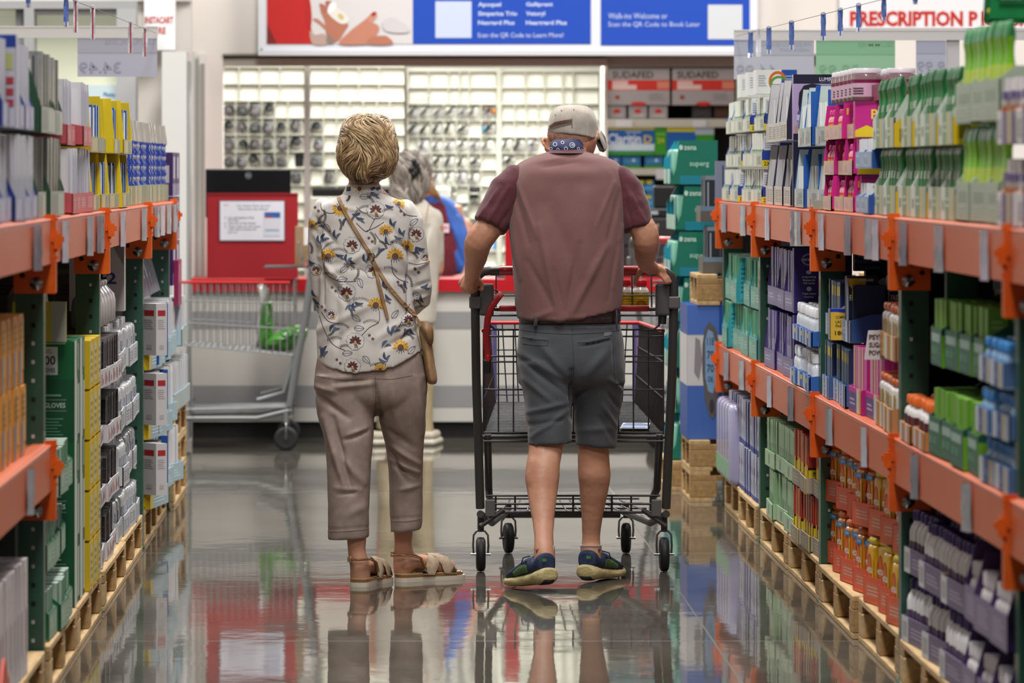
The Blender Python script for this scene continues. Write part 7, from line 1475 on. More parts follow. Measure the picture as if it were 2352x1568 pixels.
sandal(TL, wr); sandal(TR, wr)
# trousers
t = MB()
ploft(t, [(734, 965, 790, 16.07, .10), (727, 974, 830, 16.07, .112), (723, 979, 862, 16.07, .12), (722, 981, 900, 16.07, .12), (740, 965, 928, 16.07, .10), (800, 920, 942, 16.07, .05)], CHINO, 40)
ploft(t, [(723, 866, 860, 16.06, .11), (723, 864, 900, 16.06, .108), (728, 861, 950, 16.05, .10), (744, 857, 1005, 16.03, .09), (750, 853, 1060, 16.02, .085), (752, 850, 1110, 16.01, .082), (753, 849, 1160, 16.0, .08), (753, 848, 1200, 16.0, .08), (753, 848, 1237, 16.0, .08, 2, -4)], CHINO, 32)
ploft(t, [(856, 981, 860, 16.08, .11), (859, 980, 900, 16.08, .108), (866, 978, 950, 16.09, .10), (880, 975, 1005, 16.11, .088), (889, 972, 1055, 16.13, .082), (893, 971, 1105, 16.14, .078), (895, 971, 1155, 16.15, .075), (896, 970, 1195, 16.15, .075), (897, 967, 1222, 16.15, .075, 0, -8)], CHINO, 32)
tf = [(728, 890, 770, 900, 7, .007), (722, 905, 800, 960, 9, -.008), (760, 890, 860, 880, 8, .006), (770, 880, 850, 872, 6, -.006), (745, 960, 790, 1110, 9, .008), (765, 960, 808, 1130, 8, -.008), (790, 1010, 845, 990, 7, -.007), (800, 1000, 840, 985, 6, .006), (775, 1040, 835, 1110, 10, .006), (770, 1120, 830, 1125, 6, .004), (775, 1135, 820, 1128, 4, -.004), (860, 880, 870, 960, 8, -.010), (900, 880, 915, 990, 14, .006), (895, 1040, 935, 1110, 7, -.007), (905, 1030, 960, 1070, 8, .007), (900, 1060, 960, 1090, 6, .006), (905, 1075, 955, 1100, 4, -.005), (920, 1130, 960, 1120, 6, .004), (890, 990, 950, 1030, 9, -.005), (800, 1180, 840, 1160, 12, .003), (755, 1215, 846, 1210, 3, -.002), (898, 1198, 968, 1194, 3, -.002), (960, 880, 972, 1000, 8, .004)]
tro = fuse(t, 'trousers', .006, 4, fold_fn(tf, 15.95, .003, 9), CHINO, wr)
bvh_t = BVHTree.FromPolygons([v.co.copy() for v in tro.data.vertices], [tuple(p.vertices) for p in tro.data.polygons])
ln = MB(); SM = M('6a5b54', .8)
for P in ([(754, 1216), (800, 1213), (847, 1210)], [(898, 1200), (935, 1199), (968, 1194)], [(862, 860), (864, 900), (862, 935)], [(728, 862), (790, 870), (845, 868)], [(858, 866), (900, 868), (948, 860)]): strip(ln, bvh_t, P, 1.1, SM)
child(ln, 'seams', wr)
# shirt body, sleeves
t = MB()
ploft(t, [(800, 872, 434, 16.05, .060), (790, 882, 444, 16.05, .066), (768, 908, 455, 16.055, .074), (742, 936, 466, 16.06, .084), (727, 950, 482, 16.065, .094), (722, 953, 505, 16.07, .104), (727, 950, 550, 16.07, .11), (731, 948, 610, 16.07, .112), (733, 948, 670, 16.07, .112), (732, 953, 725, 16.07, .116), (728, 964, 775, 16.07, .124), (728, 970, 810, 16.07, .13), (730, 970, 842, 16.07, .13, -12, -40, 39)], COT, 44)
t.tube([PT(743, 478, 16.07), PT(734, 505, 16.07), PT(730, 560, 16.075), PT(731, 620, 16.085), PT(737, 670, 16.10), PT(748, 705, 16.15), PT(772, 712, 16.22)], [.038, .042, .036, .034, .036, .036, .034], COT, 18, round_=True)
t.tube([PT(932, 482, 16.07), PT(944, 508, 16.07), PT(954, 560, 16.075), PT(962, 610, 16.085), PT(967, 655, 16.095), PT(966, 690, 16.12), PT(945, 704, 16.2)], [.040, .046, .042, .040, .038, .036, .034], COT, 18, round_=True)
wf_ = [(722, 500, 770, 560, 8, -.006), (722, 540, 760, 600, 7, .006), (733, 620, 800, 700, 8, -.006), (735, 590, 790, 660, 7, .006), (735, 600, 950, 640, 12, -.004), (742, 640, 870, 560, 10, .004), (945, 530, 938, 720, 6, -.009), (735, 520, 742, 700, 5, -.008), (880, 520, 940, 620, 9, .005), (900, 520, 945, 590, 7, -.005), (760, 470, 900, 500, 7, .003), (950, 620, 985, 600, 6, .005), (952, 660, 985, 650, 6, -.005), (950, 690, 980, 680, 5, .005), (730, 760, 850, 700, 12, .005), (740, 800, 830, 740, 12, -.004), (860, 780, 955, 720, 12, .005), (880, 800, 960, 760, 9, -.005), (820, 620, 830, 820, 14, .004), (770, 640, 778, 820, 12, -.004), (900, 640, 905, 800, 12, .003)]
shw = fuse(t, 'shirt', .0055, 4, fold_fn(wf_, 15.96, .0035, 9), COT, wr)
bvh_w = BVHTree.FromPolygons([v.co.copy() for v in shw.data.vertices], [tuple(p.vertices) for p in shw.data.polygons])
t = MB(); ploft(t, [(783, 888, 452, 16.055, .072, 0, 0), (790, 882, 438, 16.05, .066), (797, 874, 424, 16.05, .061)], COT, 40, close=False); col_o = child(t, 'collar', wr)
bvh_k = BVHTree.FromPolygons([v.co.copy() for v in col_o.data.vertices], [tuple(p.vertices) for p in col_o.data.polygons])
# printed flowers, leaves, ferns and vines
NVY, NV2, MRN, YEL, BRN, INK = (M(c, .7) for c in ('3e4a68', '5a6884', '5b2f30', 'd8a334', '6a4a40', '2e2a33'))
YL2 = M('e0b44c', .7); BLO = M('5f7396', .7); WHC = M('d4d0cb', .7); TAN_ = M('b79a5c', .7)
pm = MB()
def pg_(pts, m, off=.0012, bv=None): patch(pm, bv or bvh_w, pts, m, off, 3.5)
def K(x, y): return 680+x/2.376, 240+y/2.376
ZM_ = 1.28
def rotp(pts, a, s, cx, cy): s *= ZM_; return [(cx+(x*cos(a)-y*sin(a))*s, cy+(x*sin(a)+y*cos(a))*s) for x, y in pts]
def leaf(cx, cy, a, L=15, w_=5, m=None, curve=.35):
    up = []; dn = []
    for i in range(8):
        u = i/7; y = curve*L*sin(pi*u)*.5; h = w_*sin(pi*u**.8); up.append((u*L-L/2, y-h*.5)); dn.append((u*L-L/2, y+h*.5))
    pg_(rotp(up+dn[::-1][1:-1], a, 1, cx, cy), m or NVY, .0013)
def line(pts, w_=1.2, m=None): 
    P = pts if len(pts) < 3 else [tuple(catm(pts[max(0, i-1)][a], pts[i][a], pts[i+1][a], pts[min(len(pts)-1, i+2)][a], k/4) for a in (0, 1)) for i in range(len(pts)-1) for k in range(4)]+[pts[-1]]
    strip(pm, bvh_w, P, w_, m or INK, .0010)
def fern(cx, cy, a, L=26, bend=.5, tick=4, m=None):
    n = 12
    for i in range(n):
        u = i/(n-1)-.5; x = u*L; y = bend*L*(u*u)*1.2; an = a+bend*u*1.6; p = rotp([(x, y)], a, 1, cx, cy)[0]
        q = (p[0]-sin(an)*tick*1.4, p[1]+cos(an)*tick*1.4); strip(pm, bvh_w, [p, q], 1.15, m or INK, .0011)
def outline_leaf(cx, cy, a, L=18, w_=9):
    P = [(-L/2, 0), (-L/4, -w_*.45), (L/8, -w_*.45), (L/2, 0), (L/8, w_*.45), (-L/4, w_*.45), (-L/2, 0)]; line(rotp(P, a, 1, cx, cy), .9, NVY); line(rotp([(-L/2, 0), (L/2, 0)], a, 1, cx, cy), .8, NVY)
def star(cx, cy, r=3.6):
    for k in range(3): d = k*pi/3+.3; strip(pm, bvh_w, [(cx-cos(d)*r, cy-sin(d)*r), (cx+cos(d)*r, cy+sin(d)*r)], 1.5, BRN, .0012)
def stars(cx, cy):
    for q in range(14): a = q*2*pi/14; pg_([(cx+11*cos(a)+.6*cos(b_), cy+10*sin(a)+.6*sin(b_)) for b_ in (0, pi/2, pi, 3*pi/2)], BLO, .0011)
    star(cx-3, cy-4); star(cx+5, cy+4); 
def sun(cx, cy, a=0, r=8):
    for k in range(9):
        d = a+pi*(.95+k*.14); c0 = (cx+cos(d)*r*1.45, cy+sin(d)*r*1.45)
        pg_(rotp([(-5, -1.6), (0, -2.6), (5, -1), (5, 1), (0, 2.6), (-5, 1.6)], d, 1, *c0), YL2 if k % 2 else YEL, .0012)
        strip(pm, bvh_w, [(c0[0]-2*cos(d), c0[1]-2*sin(d)), (c0[0]+3*cos(d), c0[1]+3*sin(d))], .7, BRN, .0018)
    pg_([(cx+r*.85*cos(q*pi/6), cy+r*.85*sin(q*pi/6)) for q in range(12)], BRN, .0016)
    for k in range(5): d = a+.3+k*.5; strip(pm, bvh_w, [(cx+cos(d)*r*.9, cy+sin(d)*r*.9), (cx+cos(d)*r*1.6, cy+sin(d)*r*1.6)], 1.6, NV2, .0013)
def hib(cx, cy, a=0, s=1.0):
    pg_([(cx+(8+2*sin(q))*cos(q*pi/5)*s+5, cy+7*sin(q*pi/5)*s+8) for q in range(10)], YEL, .0009)
    O_ = [(14*cos(q*pi/12)*(1+.16*sin(q*3.2)), 13*sin(q*pi/12)*(1+.16*cos(q*2.7))) for q in range(24)]; P = rotp(O_, a, s, cx, cy)
    pg_(P, WHC, .0011); line(P+[P[0]], 1.3, BLO)
    for k in range(7): d = a+pi*(.9+k*.2); pg_(rotp([(0, -1.2), (6, -2), (9, 0), (6, 2), (0, 1.2)], d, s, cx+cos(d)*2, cy+sin(d)*2+1), MRN, .0014)
    pg_([(cx+4*s*cos(q*pi/5), cy+5+3.4*s*sin(q*pi/5)) for q in range(10)], TAN_, .0016)
    for k in range(3): strip(pm, bvh_w, [(cx+2*k-1, cy+7), (cx+3*k, cy+14*s)], 1.5, MRN, .0018)
for x, y, a, s in ((435, 575, 0, 1.1), (308, 765, .2, 1.05), (278, 1020, 0, 1.1), (325, 1285, .1, 1.1), (655, 705, .1, .95), (310, 1420, .3, 1), (612, 1170, -.2, .85), (420, 905, .4, .9), (110, 900, .3, .7), (195, 1140, .3, .6), (705, 830, .2, .5)): hib(*K(x, y), a, s)
for x, y, a, r in ((540, 825, 0, 9), (178, 825, -.3, 8), (435, 1090, .2, 8.5), (570, 1320, .1, 8.5), (490, 690, -.2, 6.5), (242, 565, 3.3, 8), (605, 775, .5, 6.5), (560, 540, .5, 5.5), (460, 1440, .2, 6), (90, 660, .4, 5)): sun(*K(x, y), a, r)
for x, y, a in ((330, 590, -.3), (350, 615, .2), (270, 640, 1.9), (150, 725, 2.0), (128, 735, 1.3), (218, 705, 1.4), (280, 835, 1.5), (310, 850, .7), (240, 815, .1), (500, 740, 1.2), (575, 690, 1.0), (558, 720, .3), (378, 835, 1.3), (320, 1100, 1.4), (290, 1105, 2.5), (345, 1075, .1), (200, 1215, 2.1), (222, 1230, 2.6), (512, 1225, 1.2), (535, 1220, 2.1), (490, 1365, 1.2), (475, 1385, .4), (610, 1240, 2.4), (635, 1235, .9), (150, 1345, 1.4), (163, 1335, 1.9), (665, 795, 1.1), (680, 780, .2), (425, 465, -.4), (430, 485, .1), (510, 550, .2), (525, 640, 1.1), (120, 655, 2.6), (485, 980, 1.2), (600, 480+500, 1.3), (85, 855, .4), (100, 1030, 1.0), (115, 1075, .7), (700, 985, -.5), (690, 1060, 1.2), (470, 800, 2.4), (485, 1300, 2.2), (505, 1045, .7)): leaf(*K(x, y), a, 17, 5, NVY if (x+y) % 3 else NV2); (leaf(*K(x+16, y+13), a+.75, 14, 4.5, NV2) if (x*7+y) % 2 else fern(*K(x-14, y+12), a-.4, 20))
for x, y in ((405, 735), (578, 590), (205, 1005), (658, 905), (562, 975), (408, 1262), (232, 1395), (112, 570), (655, 905), (150, 1110)): stars(*K(x, y))
for x, y, a in ((255, 950, -.1), (345, 1215, .05), (352, 970, 1.2), (282, 1350, -.1), (630, 1335, -.8), (642, 640, -.6), (540, 1140, -.9), (375, 502, 0), (172, 672, .9), (265, 895, -.6), (385, 1385, .8), (330, 1160, .6), (660, 1040, .4)): outline_leaf(*K(x, y), a)
for x, y, a, l in ((298, 510, 1.9, 16), (352, 555, -.5, 26), (424, 520, 1.0, 24), (240, 778, .1, 28), (350, 885, .2, 30), (165, 740+20, -.7, 26), (435, 720, 1.2, 24), (190, 912, .2, 26), (360, 1045, .1, 30), (255, 1185, .2, 26), (410, 1165, .0, 28), (580, 1190, -.2, 26), (448, 1400, .1, 28), (210, 1258, -.1, 26), (630, 950, 1.1, 26), (690, 1095, .1, 24), (345, 930, 1.9, 22), (520, 880, .3, 24), (130, 610, -.9, 22), (600, 1085, 1.0, 20), (170, 610, 1.6, 24), (275, 1300, .0, 22), (560, 745, .3, 22), (95, 780, 1.4, 20)): fern(*K(x, y), a, l)
for P in ([(135, 540), (145, 575), (185, 592), (240, 585)], [(440, 600), (415, 650), (385, 692), (330, 645)], [(162, 835), (155, 890), (185, 938), (250, 962), (330, 960)], [(520, 840), (528, 910), (560, 950), (612, 970)], [(455, 1120), (452, 1180), (400, 1212), (358, 1255)], [(430, 700), (465, 745), (520, 762)], [(128, 1150), (160, 1235), (205, 1305), (270, 1335)], [(612, 862), (660, 872), (712, 862)], [(330, 560), (375, 590), (440, 580)], [(620, 1085), (590, 1150), (560, 1210)], [(560, 560), (600, 600), (660, 610)], [(480, 640), (430, 670), (380, 690)], [(240, 1190), (180, 1180), (140, 1130)]): line([K(*p) for p in P], 1.3, M('4a2c34', .7))
for x, y, r in ((300, 455, 5), (480, 450, 6)): pass
child(pm, 'printed_flowers', wr)
pm = MB()
for (pts, m) in (([(793, 428), (806, 426), (808, 440), (794, 442)], INK),):
    patch(pm, bvh_k, [(797, 429), (806, 428), (806, 438), (796, 439)], INK, .0012, 4)
for k in range(7): d = pi*(.0+k*.28); patch(pm, bvh_k, [(826+cos(d)*9+2*cos(q), 434+sin(d)*8+2*sin(q)) for q in (0, 1, 2, 3, 4, 5)], YEL, .0012, 4)
patch(pm, bvh_k, [(826+5*cos(q*pi/5), 434+5*sin(q*pi/5)) for q in range(10)], BRN, .0016, 4)
for x in (850, 862): patch(pm, bvh_k, [(x, 432), (x+10, 428), (x+13, 433), (x+4, 438)], NVY, .0012, 4)
for x in range(842, 858, 3): patch(pm, bvh_k, [(x, 442), (x+1, 442), (x+3, 447), (x+2, 447)], INK, .0012, 4)
child(pm, 'printed_flowers', wr)
# cross-body bag
STRAP = noisy('tan_leather', '8d6b48', 'a5835c', 30, .55, coat=.1)
hb = empty('shoulder_bag', (PT(985, 0, 16.1).x, 16.1, PT(0, 880, 16.1).z)); tag(hb, 'tan leather cross body bag hanging at the floral shirt hip on a diagonal strap', 'bag')
def strapmesh(pts, wpx_, name, th=.003, bv=bvh_w, off=.004):
    P = [(catm(pts[max(0, i-1)][0], pts[i][0], pts[i+1][0], pts[min(len(pts)-1, i+2)][0], k/6), catm(pts[max(0, i-1)][1], pts[i][1], pts[i+1][1], pts[min(len(pts)-1, i+2)][1], k/6)) for i in range(len(pts)-1) for k in range(6)]+[pts[-1]]
    vs = []; last = None
    for i, p in enumerate(P):
        q = P[min(i+1, len(P)-1)]; r = P[max(i-1, 0)]; dx, dy = q[0]-r[0], q[1]-r[1]; L = math.hypot(dx, dy) or 1; nx, ny = -dy/L*wpx_/2, dx/L*wpx_/2
        row = []
        for s in (-1, 1):
            h = proj(bv, p[0]+s*nx, p[1]+s*ny, off)
            if h is None or (last is not None and h.y > last+.03): h = PT(p[0]+s*nx, p[1]+s*ny, (last or 16.0))
            row.append(h)
        last = min(row[0].y, row[1].y); vs += [row[0], row[1], row[1]+Vector((0, -th, 0)), row[0]+Vector((0, -th, 0))]
    n_ = len(P); mb = MB(); mb.add(vs, [(4*i+j, 4*i+4+j, 4*i+4+(j+1) % 4, 4*i+(j+1) % 4) for i in range(n_-1) for j in range(4)], STRAP); child(mb, name, hb)
strapmesh([(778, 452), (795, 490), (822, 535), (848, 578), (860, 602), (885, 645), (920, 690), (950, 722), (968, 748)], 7.5, 'strap')
strapmesh([(858, 598), (868, 640), (880, 690), (891, 730)], 7, 'strap_tail', off=.007)
mb = MB(); c_ = proj(bvh_w, 852, 588, .012)
mb.tube([c_+Vector((.011*cos(q)-.003*sin(q), 0, .013*sin(q)+.004*cos(q))) for q in [i*pi/5 for i in range(10)]], .0025, M('7a6a52', .3, .8), 6, closed=True); child(mb, 'buckle', hb)
mb = MB()
ploft(mb, [(968, 986, 742, 16.08, .05), (962, 990, 760, 16.08, .07), (968, 994, 800, 16.08, .085), (974, 1000, 840, 16.08, .095), (978, 1004, 865, 16.08, .1), (982, 1003, 878, 16.08, .09), (988, 998, 881, 16.08, .06)], STRAP, 24); child(mb, 'bag_body', hb)
mb = MB(); ploft(mb, [(966, 984, 738, 16.06, .05), (964, 994, 752, 16.05, .07), (974, 996, 775, 16.05, .07), (982, 994, 790, 16.05, .05)], noisy('tan_leather_dark', '7a5a3c', '94724e', 30, .55), 20); child(mb, 'bag_flap', hb)
# hair
def hair_mat(name, cs):
    return [noisy(name+str(i), a, b2, 40, .42, bump=.0006, bscale=120, stretch=(1, 1, .25), sheen=.1) for i, (a, b2) in enumerate(cs)]
def hairdo(parent, rows, Yc, mats, nstr, rnd, whorl, name='hair', length=(.05, .10), lift=.007, dens=1.0, swirl=1.0, w0=.0028):
    t = MB(); ploft(t, rows, mats[0], 36, e=2.1)
    ho = fuse(t, name, .006, 4, None, mats[0], parent)
    me = ho.data; co = [v.co.copy() for v in me.vertices]; bv = BVHTree.FromPolygons(co, [tuple(p.vertices) for p in me.polygons])
    rs = random.Random(rnd); W_ = PT(whorl[0], whorl[1], Yc+.01)
    zt = max(c.z for c in co); zb = min(c.z for c in co); xc = sum(c.x for c in co)/len(co)
    mbs = [MB() for _ in mats]
    me.update(); VN = [v.normal.copy() for v in me.vertices]
    for s in range(nstr):
        i = rs.randrange(len(co)); p = co[i].copy(); n = VN[i]
        if n.y > .5 and rs.random() < .8: continue
        L = rs.uniform(*length); k = 8; P = []; Nn = []
        ph = rs.uniform(0, 6.28); lf = lift*rs.uniform(.3, 1.2)
        for j in range(k):
            u = j/(k-1); h, nn, _, _ = bv.find_nearest(p)
            if h is None: break
            P.append(h+nn*(lf*sin(pi*min(1, u*1.05))**.7*(1 if u < .7 else 1.0)+.001)); Nn.append(nn)
            d = h-W_; d -= nn*d.dot(nn); 
            if d.length < 1e-5: d = Vector((.01, 0, -.01))
            d.normalize(); down = Vector((0, 0, -1)); down -= nn*down.dot(nn)
            tan = nn.cross(d)
            hz = (h.z-zb)/(zt-zb)
            nz = noise.noise(Vector((h.x*17+rnd, h.z*13, h.y*6)))*1.6
            dr = d*(.9 if hz > .45 else .5)+down*(.35 if hz > .6 else .9)+tan*(swirl*nz*1.5+.25*swirl)+Vector((-(h.x-xc)*6*(1-hz), 0, 0))*(hz < .4)
            dr -= nn*dr.dot(nn); dr.normalize(); p = h+dr*(L/(k-1))
        if len(P) < k: continue
        wd = w0*rs.uniform(.5, 1.3); vs = []
        for j in range(k):
            tq = (P[min(j+1, k-1)]-P[max(j-1, 0)]).normalized(); sd = tq.cross(Nn[j]).normalized(); u = j/(k-1); ww = wd*(sin(pi*(.12+.86*u)))**.6
            vs += [P[j]-sd*ww-Nn[j]*.0012, P[j]+Nn[j]*.0006, P[j]+sd*ww-Nn[j]*.0012]
        hz = (co[i].z-zb)/(zt-zb); pick = rs.random()
        mi = 0 if pick < .45 else (1 if pick < .8 else 2)
        if hz < .30 and rs.random() < .75*(1-hz/.30)+.1: mi = len(mats)-1
        mbs[mi].add(vs, [(3*j, 3*j+1, 3*j+4, 3*j+3) for j in range(k-1)]+[(3*j+1, 3*j+2, 3*j+5, 3*j+4) for j in range(k-1)], mats[mi], True)
    allm = MB()
    for m_ in mbs:
        for a, b3 in ((m_.v, m_.f),):
            if a: allm.add(a, b3, m_.mats[0], True)
    so = allm.build(name+'_strands'); so.parent = ho
    so.matrix_parent_inverse = Matrix.Identity(4); so.matrix_parent_inverse = (Matrix.Translation(-Vector(parent.location))).inverted() if 0 else Matrix.Identity(4)
    return ho
BL = hair_mat('blonde', (('8a6c48', 'b49468'), ('b4976c', 'd6bd92'), ('6e5236', '94754e'), ('4f3826', '6e5238')))
hairdo(wr, [(822, 868, 268, 16.05, .04), (803, 886, 276, 16.05, .08), (793, 897, 290, 16.05, .105), (787, 903, 310, 16.05, .118), (781, 908, 335, 16.05, .122), (780, 908, 358, 16.04, .120), (785, 903, 378, 16.03, .108), (796, 893, 395, 16.02, .09), (806, 874, 406, 16.01, .07), (815, 862, 413, 16.005, .05)], 16.05, BL, 5200, 5, (862, 262), length=(.05, .10), lift=.011, w0=.0023, swirl=2.2)
# ================================================= grey-haired woman at the counter
gr_ = empty('person', (PT(935, 0, 24.2).x, 24.2, 0)); tag(gr_, 'grey haired woman in white jacket and beige trousers standing at the counter', 'person')
b = MB(); YG = 24.2
ploft(b, [(905, 980, 365, YG+.02, .09), (900, 985, 400, YG, .1), (915, 975, 440, YG, .07), (920, 965, 470, YG, .06), (885, 990, 500, YG, .09), (880, 990, 700, YG, .09), (880, 995, 760, YG, .09)], SKW, 20)
for (x0, x1) in ((862, 925), (940, 990)): ploft(b, [(x0, x1, 760, YG, .08), (x0+6, x1-6, 880, YG, .06), (x0+12, x1-12, 970, YG, .045), (x0+12, x1-10, 1005, YG, .045)], SKW, 16)
for s, xx in ((-1, 865), (1, 1000)):
    b.tube([PT(xx, 520, YG), PT(xx+s*2, 620, YG+.05), PT(xx-s*20, 640, YG+.3), PT(xx-s*30, 640, YG+.38)], [.045, .04, .03, .025], SKW, 12, round_=True)
    for k in range(4): finger(b, [PT(xx-s*(24+k*5), 640, YG+.38), PT(xx-s*(25+k*5), 643, YG+.43), PT(xx-s*(26+k*5), 646, YG+.455)], .009, .007, SKW)
    finger(b, [PT(xx-s*20, 640, YG+.37), PT(xx-s*14, 642, YG+.41)], .010, .008, SKW)
fuse(b, 'body', .010, 2, None, SKW, gr_)
WJ = noisy('white_jacket', 'b3aca0', 'c4bdb1', 8, .75, bump=.003, bscale=14)
t = MB(); ploft(t, [(905, 968, 452, YG, .08), (893, 985, 470, YG, .1), (872, 1004, 492, YG, .12), (862, 1010, 530, YG, .135), (862, 1008, 600, YG, .14), (864, 1004, 680, YG, .145), (866, 1002, 742, YG, .15)], WJ, 28)
t.tube([PT(996, 500, YG), PT(1000, 560, YG+.02), PT(1000, 615, YG+.06), PT(990, 640, YG+.2)], [.05, .048, .045, .04], WJ, 14, round_=True); t.tube([PT(876, 500, YG), PT(872, 600, YG+.03), PT(880, 640, YG+.2)], [.05, .045, .04], WJ, 14, round_=True)
fuse(t, 'jacket', .010, 3, fold_fn([(930, 480, 940, 700, 6, .008), (985, 520, 960, 600, 6, -.01), (980, 600, 990, 740, 6, .008)], YG, .006, 6), WJ, gr_)
BG = noisy('beige_trousers', 'a08f6e', 'b8a784', 12, .7, bump=.002, bscale=14)
t = MB(); ploft(t, [(868, 998, 730, YG, .13), (868, 998, 790, YG, .13), (880, 990, 810, YG, .09)], BG, 24)
ploft(t, [(868, 932, 790, YG, .11), (868, 920, 880, YG, .09), (864, 905, 985, YG, .08)], BG, 20); ploft(t, [(936, 998, 790, YG, .11), (952, 996, 880, YG, .09), (966, 994, 960, YG, .08), (964, 997, 992, YG, .08)], BG, 20)
fuse(t, 'trousers', .010, 3, None, BG, gr_)
for x, rz_ in ((872, .5), (980, -.2)):
    c_ = PT(x, 0, YG); c_.z = 0; mb = MB(); T_ = Matrix.Translation(Vector((c_.x, YG-.09, 0))) @ Matrix.Rotation(rz_, 4, 'Z'); mb.T = T_
    mb.rbox(-.045, -.02, 0, .045, .24, .035, M('c9c2b2', .6), .015, 2, True); mb.rbox(-.04, -.015, .03, .04, .20, .075, M('bcb4a2', .7), .025, 3, True); mb.T = None; child(mb, 'shoe', gr_)
mb = MB(); mb.tube([PT(985, 468, YG-.14), PT(978, 500, YG-.145), PT(970, 530, YG-.15), (PT(966, 560, YG-.15))], .011, M('b08e6c', .6), 6, flat=.3); child(mb, 'bag_strap', gr_)
GH = hair_mat('greyhair', (('6a6058', '8f857b'), ('8c8379', 'aaa197'), ('544a43', '736960'), ('4a423c', '655c55')))
hairdo(gr_, [(930, 958, 346, YG, .05), (905, 978, 356, YG, .09), (897, 988, 376, YG, .11), (896, 990, 398, YG, .115), (900, 985, 420, YG, .105), (896, 976, 445, YG-.02, .09), (895, 962, 468, YG-.04, .07), (905, 945, 478, YG-.05, .05)], YG, GH, 420, 9, (935, 365), length=(.08, .15), lift=.012, w0=.007)
mb = MB()
for (x, y) in ((952, 372), (958, 380), (960, 388), (956, 396), (950, 402), (945, 390)): mb.ball(PT(x, y, YG-.125), .016, M('15100f', .35), 6, (1, .5, 1.3))
child(mb, 'hair_clip', gr_)
# ================================================= pharmacy employee behind the counter
em = empty('person', (PT(1040, 0, 25.75).x, 25.75, 0)); tag(em, 'employee in blue vest over maroon shirt bending behind the counter', 'person'); YE = 25.75
BV = noisy('blue_vest', '234f9c', '2c5fb4', 8, .7, bump=.002, bscale=12); MR2 = noisy('maroon_sweater', '520f1e', '6a1828', 90, .85)
b = MB(); b.ball(PT(960, 405, YE-.04), .095, SKW, 12, (.9, 1.05, 1.2)); b.tube([PT(962, 425, YE), PT(985, 455, YE)], [.05, .055], SKW, 10, round_=True)
b.tube([PT(1065, 520, YE-.02), PT(1092, 590, YE-.08), PT(1070, 640, YE-.25), PT(1040, 645, YE-.32)], [.05, .042, .035, .028], SKW, 12, round_=True)
for k in range(4): finger(b, [PT(1040-k*5, 645, YE-.32), PT(1035-k*5, 648, YE-.37), PT(1033-k*5, 650, YE-.39)], .009, .007, SKW)
finger(b, [PT(1046, 645, YE-.31), PT(1048, 648, YE-.35)], .01, .008, SKW)
ploft(b, [(985, 1060, 470, YE, .08), (975, 1080, 560, YE, .1), (975, 1080, 700, YE+.05, .1), (975, 1075, 1003, YE+.05, .09)], SKW, 16)
fuse(b, 'body', .010, 2, None, SKW, em)
t = MB(); ploft(t, [(980, 1020, 452, YE, .08), (968, 1046, 470, YE, .12), (960, 1062, 510, YE, .14), (965, 1072, 570, YE-.02, .15), (972, 1076, 640, YE, .15), (975, 1078, 720, YE+.04, .14)], MR2, 28); fuse(t, 'sweater', .010, 3, fold_fn([], YE, .006, 6), MR2, em)
t = MB(); ploft(t, [(984, 1016, 446, YE+.02, .09), (968, 1040, 460, YE+.02, .13), (980, 1062, 490, YE+.02, .15), (1000, 1078, 530, YE+.01, .165), (1024, 1088, 580, YE, .17), (1046, 1092, 630, YE, .17), (1050, 1090, 700, YE+.02, .16)], BV, 26)
fuse(t, 'vest', .010, 3, fold_fn([(1010, 470, 1060, 600, 7, -.014), (1000, 500, 1050, 620, 6, .012), (1050, 500, 1080, 600, 7, .01)], YE-.15, .008, 6), BV, em)
mb = MB(); A = PT(1006, 534, YE-.17); mb.box(A.x, A.y, A.z, A.x+.062, A.y+.004, A.z+.05, M('d6d2dc', .4)); mb.box(A.x+.008, A.y-.001, A.z+.02, A.x+.054, A.y, A.z+.036, M('c87f8a', .4)); child(mb, 'name_badge', em)
mb = MB(); 
for k in range(7): mb.tube([PT(972+k*1.5, 398+k*2, YE-.13), PT(980+k*2, 425, YE-.16), PT(990+k*2.4, 445, YE-.17), PT(1004+k*1.8, 456+k, YE-.16)], [.012, .012, .010, .004], M('6f5231' if k % 2 else '86683f', .5), 7, round_=True)
child(mb, 'ponytail', em)
t = MB(); ploft(t, [(975, 1076, 690, YE+.05, .12), (978, 1072, 1000, YE+.05, .11)], M('22242c', .8), 20); child(t, 'trousers', em)
mb = MB(); mb.T = Matrix.Translation(Vector((PT(1025, 0, YE).x, YE+.05, 0))); mb.rbox(-.14, -.12, 0, -.03, .14, .06, BLK, .02); mb.rbox(.03, -.12, 0, .14, .14, .06, BLK, .02); mb.T = None; child(mb, 'shoe', em)
